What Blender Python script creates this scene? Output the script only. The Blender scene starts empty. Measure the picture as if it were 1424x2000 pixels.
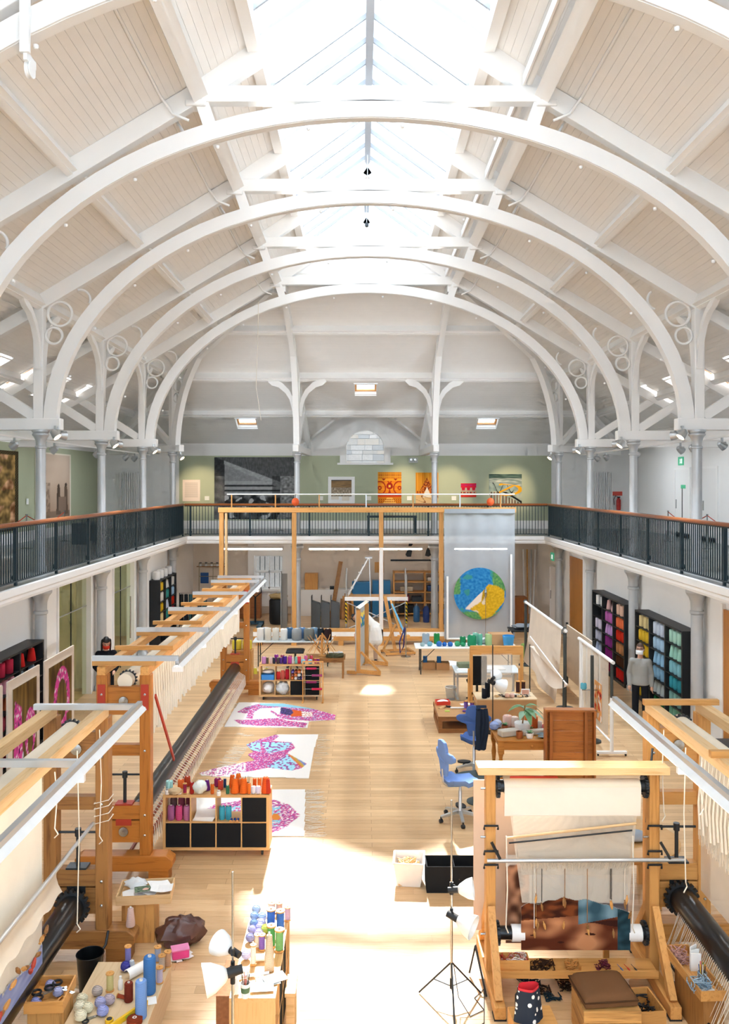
import bpy, bmesh, math, random
from mathutils import Vector, Matrix
S = bpy.context.scene
C = S.collection
RND = random.Random(11)
PI = math.pi
# ------------------------------------------------------------------ camera
F, VX, VY, CX, CZ = 1680., 706., 944., -.15, 5.15      # focal length in pixels of a 1424x2000 frame, vanishing point, eye
cam = bpy.data.cameras.new('camera'); cam_o = bpy.data.objects.new('camera', cam); C.objects.link(cam_o)
cam_o.location = (CX, 0, CZ); cam_o.rotation_euler = (PI/2, 0, 0)
cam.sensor_fit = 'VERTICAL'; cam.sensor_height = 36; cam.lens = F/2000*36
cam.shift_x = (712-VX)/2000; cam.shift_y = (VY-1000)/2000
cam.clip_start = .05; cam.clip_end = 200
S.camera = cam_o
# ------------------------------------------------------------------ sky, sun, exposure
SKY, SUN, EXPO, YNEAR = 1.9, 14., .74, -3.1
w = bpy.data.worlds.new('sky'); S.world = w; w.use_nodes = True
w.node_tree.nodes['Background'].inputs[0].default_value = (.69, .845, 1, 1)
w.node_tree.nodes['Background'].inputs[1].default_value = SKY
sun = bpy.data.lights.new('sun', 'SUN'); sun.energy = SUN; sun.angle = math.radians(2.2); sun.color = (1, .98, .95)
so = bpy.data.objects.new('sun', sun); C.objects.link(so)
so.rotation_euler = Vector((.02, -1, -.94)).to_track_quat('-Z', 'Y').to_euler()
def portal(loc, rot, sx, sy):                           # guides the sky's light through an opening, emits nothing itself
    l = bpy.data.lights.new('skylight_portal', 'AREA'); l.shape = 'RECTANGLE'; l.size = sx; l.size_y = sy
    l.cycles.is_portal = True
    o = bpy.data.objects.new('skylight_portal', l); C.objects.link(o); o.location = loc; o.rotation_euler = rot
for sd in (-1, 1):
    portal((sd*.92, 13.3, 12.85), (0, sd*math.atan2(1.3, 1.8), 0), 2.15, 24.2)
portal((0, YNEAR, 6.5), (PI/2, 0, 0), 18, 11)                # tall opening added in the unseen near wall for fill light
S.view_settings.view_transform = 'Standard'; S.view_settings.look = 'None'
S.view_settings.exposure = EXPO; S.view_settings.gamma = 1; S.view_settings.use_curve_mapping = False
S.cycles.diffuse_bounces = 4; S.cycles.glossy_bounces = 2; S.cycles.max_bounces = 6; S.cycles.transparent_max_bounces = 12; S.cycles.adaptive_threshold = .12; S.cycles.adaptive_min_samples = 12
S.cycles.caustics_reflective = False; S.cycles.caustics_refractive = False; S.cycles.sample_clamp_indirect = 6

# ------------------------------------------------------------------ materials
def lin(c):
    if isinstance(c, str): c = [int(c[i:i+2], 16)/255 for i in (0, 2, 4)]
    return tuple(x/12.92 if x <= .04045 else ((x+.055)/1.055)**2.4 for x in c) + (1,)
MC = {}
def N(nt, t, **kw):
    n = nt.nodes.new(t)
    for k, v in kw.items():
        if k.startswith('i_'): n.inputs[k[2:].replace('_', ' ')].default_value = v
        else: setattr(n, k, v)
    return n
def base(name, col, rough=.6, metal=0, spec=.4):
    m = bpy.data.materials.new(name); m.use_nodes = True; nt = m.node_tree; b = nt.nodes['Principled BSDF']
    b.inputs['Base Color'].default_value = lin(col); b.inputs['Roughness'].default_value = rough
    b.inputs['Metallic'].default_value = metal; b.inputs['Specular IOR Level'].default_value = spec
    m.diffuse_color = lin(col)
    return m, nt, b
def ramp(nt, fac, stops, interp='LINEAR'):
    r = nt.nodes.new('ShaderNodeValToRGB'); r.color_ramp.interpolation = interp
    e = r.color_ramp.elements
    while len(e) < len(stops): e.new(.5)
    for x, (p, c) in zip(e, stops): x.position = p; x.color = lin(c)
    nt.links.new(fac, r.inputs[0]); return r.outputs[0]
def coords(nt, scale=(1, 1, 1), kind='Object', loc=(0, 0, 0), rot=(0, 0, 0)):
    tc = nt.nodes.new('ShaderNodeTexCoord'); mp = nt.nodes.new('ShaderNodeMapping')
    mp.inputs['Scale'].default_value = scale; mp.inputs['Location'].default_value = loc; mp.inputs['Rotation'].default_value = rot
    nt.links.new(tc.outputs[kind], mp.inputs[0]); return mp.outputs[0]
def bump(nt, b, h, strength=.3, dist=.01):
    n = nt.nodes.new('ShaderNodeBump'); n.inputs['Strength'].default_value = strength; n.inputs['Distance'].default_value = dist
    nt.links.new(h, n.inputs['Height']); nt.links.new(n.outputs[0], b.inputs['Normal'])
def plain(name, col, rough=.6, metal=0, spec=.4, vary=.06, scale=8):
    """paint, plastic, metal: one colour with slight mottling and fine relief"""
    if name in MC: return MC[name]
    m, nt, b = base(name, col, rough, metal, spec)
    no = N(nt, 'ShaderNodeTexNoise', i_Scale=scale, i_Detail=4.); nt.links.new(coords(nt), no.inputs['Vector'])
    c = lin(col)
    mx = N(nt, 'ShaderNodeMix', data_type='RGBA'); mx.inputs[6].default_value = tuple(max(0, x*(1-vary)) for x in c[:3])+(1,)
    mx.inputs[7].default_value = tuple(min(1, x*(1+vary)) for x in c[:3])+(1,)
    nt.links.new(no.outputs[0], mx.inputs[0]); nt.links.new(mx.outputs[2], b.inputs['Base Color'])
    bump(nt, b, no.outputs[0], .08, .004)
    MC[name] = m; return m
def wood(name, c1, c2, axis=0, rough=.5, scale=1., rnd=.12):
    """grain stretched along an axis, tone shifting from object to object"""
    if name in MC: return MC[name]
    m, nt, b = base(name, c1, rough)
    sc = [14*scale]*3; sc[axis] = .9*scale
    v = coords(nt, sc)
    no = N(nt, 'ShaderNodeTexNoise', i_Scale=2.2, i_Detail=6., i_Roughness=.6, i_Distortion=.6); nt.links.new(v, no.inputs['Vector'])
    col = ramp(nt, no.outputs[0], [(.25, c2), (.5, c1), (.8, c1)])
    oi = nt.nodes.new('ShaderNodeObjectInfo'); hs = nt.nodes.new('ShaderNodeHueSaturation')
    mr = N(nt, 'ShaderNodeMapRange'); mr.inputs[3].default_value = 1-rnd; mr.inputs[4].default_value = 1+rnd
    nt.links.new(oi.outputs['Random'], mr.inputs[0]); nt.links.new(mr.outputs[0], hs.inputs['Value']); nt.links.new(col, hs.inputs['Color'])
    nt.links.new(hs.outputs[0], b.inputs['Base Color']); bump(nt, b, no.outputs[0], .12, .003)
    MC[name] = m; return m
def yarn(col):
    """wound wool: fine horizontal turns"""
    k = 'yarn_'+col
    if k in MC: return MC[k]
    m, nt, b = base(k, col, .9, 0, .1)
    v = coords(nt)
    wv = N(nt, 'ShaderNodeTexWave', wave_type='BANDS', bands_direction='Z', i_Scale=34., i_Distortion=1.2, i_Detail=1.)
    nt.links.new(v, wv.inputs['Vector'])
    c = [x for x in lin(col)[:3]]
    mx = N(nt, 'ShaderNodeMix', data_type='RGBA'); mx.inputs[6].default_value = tuple(x*.72 for x in c)+(1,); mx.inputs[7].default_value = tuple(min(1, x*1.08) for x in c)+(1,)
    nt.links.new(wv.outputs[0], mx.inputs[0]); nt.links.new(mx.outputs[2], b.inputs['Base Color'])
    bump(nt, b, wv.outputs[0], .35, .004)
    MC[k] = m; return m
def cloth(name, col, rough=.9, alpha=1., scale=120):
    if name in MC: return MC[name]
    m, nt, b = base(name, col, rough, 0, .1)
    v = coords(nt)
    no = N(nt, 'ShaderNodeTexNoise', i_Scale=scale, i_Detail=2.); nt.links.new(v, no.inputs['Vector'])
    n2 = N(nt, 'ShaderNodeTexNoise', i_Scale=2., i_Detail=3.); nt.links.new(v, n2.inputs['Vector'])
    c = lin(col)[:3]
    mx = N(nt, 'ShaderNodeMix', data_type='RGBA'); mx.inputs[6].default_value = tuple(x*.85 for x in c)+(1,); mx.inputs[7].default_value = tuple(min(1, x*1.08) for x in c)+(1,)
    nt.links.new(n2.outputs[0], mx.inputs[0]); nt.links.new(mx.outputs[2], b.inputs['Base Color'])
    bump(nt, b, no.outputs[0], .25, .003)
    if alpha < 1: b.inputs['Alpha'].default_value = alpha
    MC[name] = m; return m
def emit(name, col, s):
    if name in MC: return MC[name]
    m, nt, b = base(name, col); b.inputs['Emission Color'].default_value = lin(col); b.inputs['Emission Strength'].default_value = s
    MC[name] = m; return m
def glass(name, tint='ffffff', clear=.9, rough=.05):
    """a thin pane: mostly clear, with a surface reflection"""
    if name in MC: return MC[name]
    m = bpy.data.materials.new(name); m.use_nodes = True; nt = m.node_tree; nt.nodes.remove(nt.nodes['Principled BSDF'])
    t = N(nt, 'ShaderNodeBsdfTransparent'); t.inputs[0].default_value = lin(tint)
    g = N(nt, 'ShaderNodeBsdfGlossy'); g.inputs['Roughness'].default_value = rough
    mx = N(nt, 'ShaderNodeMixShader'); mx.inputs[0].default_value = 1-clear
    nt.links.new(t.outputs[0], mx.inputs[1]); nt.links.new(g.outputs[0], mx.inputs[2])
    nt.links.new(mx.outputs[0], nt.nodes['Material Output'].inputs[0]); MC[name] = m; return m
def frosted(name, k=.06):
    m = bpy.data.materials.new(name); m.use_nodes = True; nt = m.node_tree; nt.nodes.remove(nt.nodes['Principled BSDF'])
    t = N(nt, 'ShaderNodeBsdfTransparent'); g = N(nt, 'ShaderNodeBsdfTranslucent'); g.inputs[0].default_value = (.95, .95, .95, 1)
    mx = N(nt, 'ShaderNodeMixShader'); mx.inputs[0].default_value = k
    nt.links.new(t.outputs[0], mx.inputs[1]); nt.links.new(g.outputs[0], mx.inputs[2]); nt.links.new(mx.outputs[0], nt.nodes['Material Output'].inputs[0]); return m
WHITE = plain('white_paint', 'f8f6f3', .55, vary=.02, scale=3)
BOARD = plain('board_paint', 'f5f1ec', .6, vary=.03, scale=3)
WALLW = plain('wall_plaster', 'f5f3f0', .8, vary=.02, scale=2)
GREENW = plain('sage_wall_paint', 'b4b99c', .85, vary=.03, scale=2)
SILVER = plain('silver_column_paint', 'c3c5c6', .42, .35, vary=.05)
IRON = plain('dark_green_iron', '26363c', .45, .2)
OAKRAIL = wood('varnished_handrail', '9a5526', '6e3815', 1, .3)
BLACKM = plain('black_paint', '1f2022', .5, vary=.2)
ALU = plain('brushed_aluminium', 'c9ccce', .35, .8)
STEEL = plain('chrome_steel', 'b8bab9', .22, .95)
OLDW = {a: wood('aged_oak_%d' % a, '9a6a38', '6b4220', a, .5) for a in (0, 1, 2)}
LOOMB = {a: wood('orange_pine_%d' % a, 'b9742f', '8f5119', a, .42) for a in (0, 1, 2)}
LITE = {a: wood('light_pine_%d' % a, 'd49a56', 'b07433', a, .5) for a in (0, 1, 2)}
PINE = {a: wood('pale_pine_%d' % a, 'e3bd8a', 'c99a5f', a, .55) for a in (0, 1, 2)}
BEECH = {a: wood('beech_veneer_%d' % a, 'dcae74', 'c8965a', a, .45, 1.4) for a in (0, 1, 2)}
PLY = {a: wood('plywood_%d' % a, 'dec39c', 'cfae82', a, .55, .8) for a in (0, 1, 2)}
CARD = plain('brown_cardboard', 'b98d60', .8, vary=.06)
REDP = plain('red_oxide_paint', 'b03a26', .5)
BLKCLOTH = cloth('black_felt', '232426')
PIPE = plain('black_pipe', '17191b', .28, .3, .6, vary=.3, scale=20)
STRING = cloth('cotton_string', 'ece2d2')
PAPER = plain('white_paper', 'f3f1ee', .8)
DARKMET = plain('dark_steel', '3d4043', .4, .7)

# ------------------------------------------------------------------ mesh helpers
def P(px, py, Z=0):                                      # the spot on the level plane Z that the photograph shows there
    Y = (CZ-Z)*F/(py-VY); return Vector(((px-VX)*Y/F+CX, Y, Z))
class MB:
    def __init__(s): s.v = []; s.f = []; s.mi = []; s.cur = 0
    def add(s, vs, fs):
        k = len(s.v); s.v += [tuple(x) for x in vs]; s.f += [tuple(k+i for i in f) for f in fs]; s.mi += [s.cur]*len(fs); return s
    def box(s, x0, x1, y0, y1, z0, z1, m=None):
        vs = [Vector((x, y, z)) for z in (z0, z1) for y in (y0, y1) for x in (x0, x1)]
        if m is not None: vs = [m @ v for v in vs]
        return s.add(vs, [(0, 2, 3, 1), (4, 5, 7, 6), (0, 1, 5, 4), (2, 6, 7, 3), (0, 4, 6, 2), (1, 3, 7, 5)])
    def cbox(s, cx, cy, cz, sx, sy, sz, m=None): return s.box(cx-sx/2, cx+sx/2, cy-sy/2, cy+sy/2, cz-sz/2, cz+sz/2, m)
    def bar(s, a, b, w, h, up=(0, 0, 1)):
        """a straight timber from a to b, w wide, h deep along up"""
        a, b = Vector(a), Vector(b); d = (b-a).normalized(); up = Vector(up); x = d.cross(up)
        if x.length < 1e-4: x = d.cross(Vector((0, 1, 0)))
        x.normalize(); u = x.cross(d)
        vs = [p+x*i*w/2+u*j*h/2 for p in (a, b) for i, j in ((-1, -1), (1, -1), (1, 1), (-1, 1))]
        return s.add(vs, [(3, 2, 1, 0), (4, 5, 6, 7), (0, 1, 5, 4), (1, 2, 6, 5), (2, 3, 7, 6), (3, 0, 4, 7)])
    def sweep(s, pts, w, h, side):
        """a bent rectangular rib through pts; side = the direction of its width"""
        side = Vector(side).normalized(); n = len(pts); vs = []; pts = [Vector(p) for p in pts]
        for i, p in enumerate(pts):
            d = (pts[min(i+1, n-1)]-pts[max(i-1, 0)]).normalized(); u = side.cross(d).normalized()
            hh = h[i] if isinstance(h, (list, tuple)) else h
            vs += [p+side*a*w/2+u*b*hh/2 for a, b in ((-1, -1), (1, -1), (1, 1), (-1, 1))]
        fs = [(3, 2, 1, 0), tuple(4*(n-1)+i for i in range(4))]
        for k in range(n-1):
            for i in range(4): j = (i+1) % 4; fs.append((4*k+i, 4*k+j, 4*k+4+j, 4*k+4+i))
        return s.add(vs, fs)
    def tube(s, pts, r, n=8, closed=False, cap=True):
        pts = [Vector(p) for p in pts]; m = len(pts); vs = []; ref = None
        for i, p in enumerate(pts):
            d = (pts[(i+1) % m]-pts[i-1]) if closed else (pts[min(i+1, m-1)]-pts[max(i-1, 0)])
            d.normalize()
            if ref is None:
                ref = d.cross(Vector((0, 0, 1)))
                if ref.length < 1e-3: ref = d.cross(Vector((0, 1, 0)))
            ref = (ref-d*ref.dot(d)).normalized(); b = d.cross(ref)
            rr = r[i] if isinstance(r, (list, tuple)) else r
            vs += [p+(ref*math.cos(t*2*PI/n)+b*math.sin(t*2*PI/n))*rr for t in range(n)]
        fs = []
        for k in range(m if closed else m-1):
            for i in range(n): j = (i+1) % n; q = ((k+1) % m)*n; fs.append((k*n+i, k*n+j, q+j, q+i))
        if cap and not closed: fs += [tuple(range(n))[::-1], tuple((m-1)*n+i for i in range(n))]
        return s.add(vs, fs)
    def lathe(s, prof, n=16, o=(0, 0, 0), m=None, sx=1, sy=1):
        vs = []; o = Vector(o)
        for r, z in prof: vs += [Vector((r*sx*math.cos(t*2*PI/n), r*sy*math.sin(t*2*PI/n), z)) for t in range(n)]
        if m is not None: vs = [m @ v for v in vs]
        vs = [v+o for v in vs]; fs = []
        for k in range(len(prof)-1):
            for i in range(n): j = (i+1) % n; fs.append((k*n+i, k*n+j, k*n+n+j, k*n+n+i))
        if prof[0][0] > 1e-5: fs.append(tuple(range(n))[::-1])
        if prof[-1][0] > 1e-5: fs.append(tuple((len(prof)-1)*n+i for i in range(n)))
        return s.add(vs, fs)
    def ring(s, c, R, r, ax=1, n=24, k=6, a0=0, a1=2*PI):
        """a hoop round the axis ax"""
        full = a1-a0 > 6.28; pts = []
        for i in range(n if full else n+1):
            t = a0+(a1-a0)*i/n; u, v = R*math.cos(t), R*math.sin(t)
            d = {0: (0, u, v), 1: (u, 0, v), 2: (u, v, 0)}[ax]; pts.append(Vector(c)+Vector(d))
        return s.tube(pts, r, k, closed=full)
    def prism(s, poly, z0, z1, m=None, rev=False):
        """a flat outline (x, y) given thickness z0..z1, carried by the matrix m"""
        n = len(poly); vs = [Vector((x, y, z)) for z in (z0, z1) for x, y in poly]
        if m is not None: vs = [m @ v for v in vs]
        return s.add(vs, [tuple(range(n))[::-1], tuple(range(n, 2*n))]+[(i, (i+1) % n, n+(i+1) % n, n+i) for i in range(n)])
    def quad(s, a, b, c, d): return s.add([a, b, c, d], [(0, 1, 2, 3)])
    def grid(s, fn, nu, nv, thick=None):
        vs = [Vector(fn(i/nu, j/nv)) for j in range(nv+1) for i in range(nu+1)]
        return s.add(vs, [(j*(nu+1)+i, j*(nu+1)+i+1, (j+1)*(nu+1)+i+1, (j+1)*(nu+1)+i) for j in range(nv) for i in range(nu)])
    def blob(s, c, rx, ry, rz, n=12, k=8, jit=0, seed=0):
        r = random.Random(seed); vs = [Vector(c)+Vector((0, 0, -rz))]; fs = []; c = Vector(c)
        for j in range(1, k):
            a = PI*j/k-PI/2
            for i in range(n):
                q = 1+r.uniform(-jit, jit); t = 2*PI*i/n
                vs.append(c+Vector((rx*math.cos(a)*math.cos(t)*q, ry*math.cos(a)*math.sin(t)*q, rz*math.sin(a)*q)))
        vs.append(c+Vector((0, 0, rz)))
        for i in range(n): fs.append((0, 1+(i+1) % n, 1+i)); fs.append((len(vs)-1, 1+(k-2)*n+i, 1+(k-2)*n+(i+1) % n))
        for j in range(k-2):
            for i in range(n): a = 1+j*n; b = (i+1) % n; fs.append((a+i, a+b, a+n+b, a+n+i))
        return s.add(vs, fs)
    def mesh(s, name, mats, smooth=None):
        me = bpy.data.meshes.new(name); me.from_pydata(s.v, [], s.f)
        bm = bmesh.new(); bm.from_mesh(me); bmesh.ops.recalc_face_normals(bm, faces=bm.faces); bm.to_mesh(me); bm.free()
        for mm in (mats if isinstance(mats, (list, tuple)) else [mats]): me.materials.append(mm)
        if isinstance(mats, (list, tuple)): me.polygons.foreach_set('material_index', s.mi)
        if smooth is not None: me.shade_smooth(); me.set_sharp_from_angle(angle=math.radians(smooth))
        return me
    def to(s, name, mats, parent=None, smooth=None, bev=0, loc=None, rz=None, label=None):
        o = bpy.data.objects.new(name, s.mesh(name, mats, smooth)); C.objects.link(o)
        if parent is not None: o.parent = parent
        if loc is not None: o.location = loc
        if rz is not None: o.rotation_euler = (0, 0, rz)
        if bev:
            b = o.modifiers.new('bevel', 'BEVEL'); b.width = bev; b.segments = 2; b.limit_method = 'ANGLE'
        if label: o['label'] = label
        return o
def tag(o, label=None, cat=None, group=None, kind=None):
    for k, v in (('label', label), ('category', cat), ('group', group), ('kind', kind)):
        if v: o[k] = v
    return o
def T(name, label, cat, loc=(0, 0, 0), rz=0, group=None, kind=None):
    o = bpy.data.objects.new(name, None); C.objects.link(o); o.location = loc; o.rotation_euler = (0, 0, rz); o.empty_display_size = .1
    return tag(o, label, cat, group, kind)
def struct(o): o['kind'] = 'structure'; return o
def link(name, me, parent, loc=None, rot=None):          # another object on the same mesh
    o = bpy.data.objects.new(name, me); C.objects.link(o); o.parent = parent
    if loc is not None: o.location = loc
    if rot is not None: o.rotation_euler = rot
    return o
def copy_tree(o, parent=None):
    c = o.copy(); C.objects.link(c); c.parent = parent
    for ch in o.children: copy_tree(ch, c)
    return c
ORD = ['first', 'second', 'third', 'fourth', 'fifth', 'sixth', 'seventh', 'eighth', 'ninth', 'tenth', 'eleventh', 'twelfth', 'thirteenth', 'fourteenth', 'fifteenth', 'sixteenth', 'seventeenth', 'eighteenth', 'nineteenth', 'twentieth']
def rotm(loc, ax, ang): return Matrix.Translation(loc) @ Matrix.Rotation(ang, 4, ax)
# ------------------------------------------------------------------ the hall: measures
W, YT = 6.63, [29.56-4.06*k for k in range(7)]            # column line, depths of the column rows
WU, YB, YN = 10.6, 34., -3.                               # upper walls, back wall, near end
ZG, ZGB, XR, YR = 3.36, 3.2, 6.2, 29.13                   # gallery floor, its underside, railing lines
PRO = [(10.6, 6.72), (6.63, 8.95), (2.68, 11.35), (1.8, 11.95)]   # ceiling boards, from the eaves up
HIP = [(34., 6.72), (29.56, 8.95), (25.55, 11.35)]
XL = 6.8                                                  # lower side walls
# floor ------------------------------------------------------------
def floor_mat(name, per_object):
    m, nt, b = base(name, 'd9bb97', .34, 0, .45)
    v = coords(nt)
    gr = N(nt, 'ShaderNodeTexNoise', i_Scale=3., i_Detail=6., i_Roughness=.65); mp = coords(nt, (1.1, 26, 1)); nt.links.new(mp, gr.inputs['Vector'])
    grain = ramp(nt, gr.outputs[0], [(.3, 'd8ae7c'), (.55, 'e7c394'), (.8, 'eecfa4')])
    mix = N(nt, 'ShaderNodeMix', data_type='RGBA', blend_type='MULTIPLY'); mix.inputs[0].default_value = 1
    nt.links.new(grain, mix.inputs[6])
    if per_object:
        oi = nt.nodes.new('ShaderNodeObjectInfo'); nt.links.new(ramp(nt, oi.outputs['Random'], [(0, 'e6dfd8'), (.5, 'f6f1ec'), (1, 'ffffff')]), mix.inputs[7])
    else:
        br = N(nt, 'ShaderNodeTexBrick', offset=.37, i_Scale=1., i_Mortar_Size=.0025, i_Mortar_Smooth=.2, i_Brick_Width=1.9, i_Row_Height=.14)
        br.inputs['Color1'].default_value = lin('e6dfd8'); br.inputs['Color2'].default_value = lin('ffffff'); br.inputs['Mortar'].default_value = lin('b09a84')
        nt.links.new(v, br.inputs['Vector']); nt.links.new(br.outputs[0], mix.inputs[7]); bump(nt, b, br.outputs['Fac'], -.25, .003)
    nt.links.new(mix.outputs[2], b.inputs['Base Color']); return m
FLOORM, PLANKM = floor_mat('strip_floor', False), floor_mat('floor_plank', True)
GFLOOR = plain('grey_gallery_floor', '8d8f8f', .3, vary=.05)
fl = struct(MB().box(-XL-4, XL+.2, 11.06, YB+.2, -.2, 0).box(-XL-4, XL+.2, YN-.2, 11.06, -.2, -.006).to('floor', FLOORM))
tag(fl, 'pale strip wood floor of the hall')
pm = {}
for r in range(25):                                       # boards one by one where the photograph shows them
    y0 = 7.56+.14*r
    x = -3.6-(r*.73 % 1.9)
    while x < 3.7:
        L = 1.9
        if 'p' not in pm: pm['p'] = MB().box(0.0012, L-.0012, .0012, .1388, -.006, 0).mesh('floor_plank', PLANKM)
        link('plank', pm['p'], fl, (x, y0, 0)); x += L
# walls ------------------------------------------------------------
def wallbox(name, boxes, mt, label=None):
    m = MB()
    for b in boxes: m.box(*b)
    o = struct(m.to(name, mt)); 
    if label: o['label'] = label
    return o
wallbox('wall_back_lower', [(-11, -4.4, YB, YB+.25, 0, 3.3), (-3.2, 11, YB, YB+.25, 0, 3.3), (-4.4, -3.2, YB, YB+.25, 0, .97), (-4.4, -3.2, YB, YB+.25, 2.31, 3.3)], plain('warm_dim_wall_tint', 'e0d2c2', .8, vary=.02, scale=2), 'end wall below the gallery, tinted beige for warm dim light')  # beige puts the warm, dim light under the gallery into the colour
wb = [(-11, 11, YB, YB+.25, 3.3, 4), (-11, -.77, YB, YB+.25, 4, 8), (.77, 11, YB, YB+.25, 4, 8), (-.77, .77, YB, YB+.25, 4, 5.96)]
m = MB()
for b in wb: m.box(*b)
AZ = 6.5                                                   # spring line of the arched window
for k in range(16):                                        # wall round the arch
    a0, a1 = PI*k/16, PI*(k+1)/16
    p = [(.77*math.cos(a0), AZ+.77*math.sin(a0)), (.77*math.cos(a0), 8), (.77*math.cos(a1), 8), (.77*math.cos(a1), AZ+.77*math.sin(a1))]
    m.prism(p, 0, .25, Matrix(((1, 0, 0, 0), (0, 0, 1, YB), (0, 1, 0, 0), (0, 0, 0, 1))))
wbk = tag(struct(m.to('wall_back', WALLW)), 'white plaster end wall of the hall')
m = MB(); gz0, gz1 = 3.68, 6.24
for b in [(-7.35, -.98, YB-.03, YB, gz0, gz1), (.98, 7.35, YB-.03, YB, gz0, gz1), (-.98, .98, YB-.03, YB, gz0, 5.94)]: m.box(*b)
m.to('green_panel', GREENW, wbk, label='sage green painted band of the end wall')
for sd, nm in ((-1, 'wall_left'), (1, 'wall_right')):
    wallbox(nm, [(sd*WU-.1, sd*WU+.1, YN, YB, ZG, 6.9)], WALLW, 'white gallery wall on the %s' % nm[5:])
MB().box(-10.5, -10.47, 2, 33.96, gz0, 6.35).to('green_panel', GREENW, bpy.data.objects['wall_left'], label='sage green painted band of the left gallery wall')
wallbox('wall_near', [(-11, -9, YN-.2, YN, 0, 13.5), (9, 11, YN-.2, YN, 0, 13.5), (-9, 9, YN-.2, YN, 0, 1), (-9, 9, YN-.2, YN, 12, 13.5)], WALLW, 'white near end wall with an opening added for fill light')  # the opening behind the camera is added to let in fill light
# lower side walls with their openings
GL = [(18.75, 21.1), (22.95, 25.1)]
lw = [(-XL-.2, -XL, YN, 18.75, 0, ZGB), (-XL-.2, -XL, 21.1, 22.95, 0, ZGB), (-XL-.2, -XL, 25.1, YB, 0, ZGB), (-XL-.2, -XL, 18.75, 25.1, 3.0, ZGB)]
wallbox('wall_lower_left', lw, WALLW, 'white ground floor wall under the left gallery')
wallbox('wall_lower_right', [(XL, XL+.2, YN, YB, 0, ZGB)], WALLW, 'white ground floor wall under the right gallery')
OLIVE = plain('olive_room_paint', 'e0dab6', .8)
wallbox('wall_side_room', [(-10.6, -10.4, 14, 23, 0, ZGB), (-10.6, -10.4, 26, 29, 0, ZGB), (-10.6, -10.4, 23, 26, 2.5, ZGB), (-10.6, -10.4, 23, 26, 0, .9), (-10.6, -XL-.2, 13.8, 14, 0, ZGB), (-10.6, -XL-.2, 29, 29.2, 0, ZGB), (-10.4, -XL-.2, 22.3, 22.45, 0, ZGB), (-10.4, -XL-.2, 21.6, 21.62, 0, ZGB)], OLIVE, 'pale olive wall of the glazed side room')
# gallery floors
g = MB()
g.box(-WU, -XR+.12, YN, YB, ZGB, ZG); g.box(XR-.12, WU, YN, YB, ZGB, ZG); g.box(-XR+.12, XR-.12, YR-.12, YB, ZGB, ZG)
gf = tag(struct(g.to('floor_gallery', [GFLOOR])), 'grey floor of the upper gallery')
MB().box(-WU, -XR+.1, YN, YB, ZGB-.012, ZGB).box(XR-.1, WU, YN, YB, ZGB-.012, ZGB).box(-XR+.1, XR-.1, YR-.1, YB, ZGB-.012, ZGB).to('soffit', WALLW, gf)
def fascia(a, b, n, nm):
    """moulded white edge beam of the gallery, a..b, n = towards the hall"""
    a, b, n = Vector(a), Vector(b), Vector(n); d = (b-a).normalized(); m = MB()
    pr = [(0, 3.12), (.03, 3.12), (.05, 3.17), (.05, 3.22), (.08, 3.25), (.08, 3.37), (.0, 3.37)]
    k = len(pr); vs = []
    for p in (a, b): vs += [Vector((p.x, p.y, 0))+n*u+Vector((0, 0, z)) for u, z in pr]
    m.add(vs, [tuple(range(k)), tuple(range(k, 2*k))]+[(i, (i+1) % k, k+(i+1) % k, k+i) for i in range(k)])
    return m.to(nm, WHITE, gf)
fascia((-XR+.12, YN, 0), (-XR+.12, YR-.12, 0), (1, 0, 0), 'fascia_beam'); fascia((XR-.12, YN, 0), (XR-.12, YR-.12, 0), (-1, 0, 0), 'fascia_beam'); fascia((-XR+.12, YR-.12, 0), (XR-.12, YR-.12, 0), (0, -1, 0), 'fascia_beam')
# scrolled iron brackets under the gallery edge
sc = MB(); pts = [(0, 3.19), (.0, 3.05), (-.04, 2.99), (.05, 3.0), (.13, 3.04), (.2, 3.11), (.3, 3.13), (.36, 3.19)]
sc.prism(pts, -.02, .02, Matrix(((1, 0, 0, 0), (0, 0, 1, 0), (0, 1, 0, 0), (0, 0, 0, 1))))
sme = sc.mesh('scroll_bracket', WHITE)
for sd in (-1, 1):
    for k in range(17):
        y = 12.8+k*1.015
        link('scroll_bracket', sme, gf, (sd*(XR+.3), y, 0), (0, 0, 0 if sd < 0 else PI))
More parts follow.
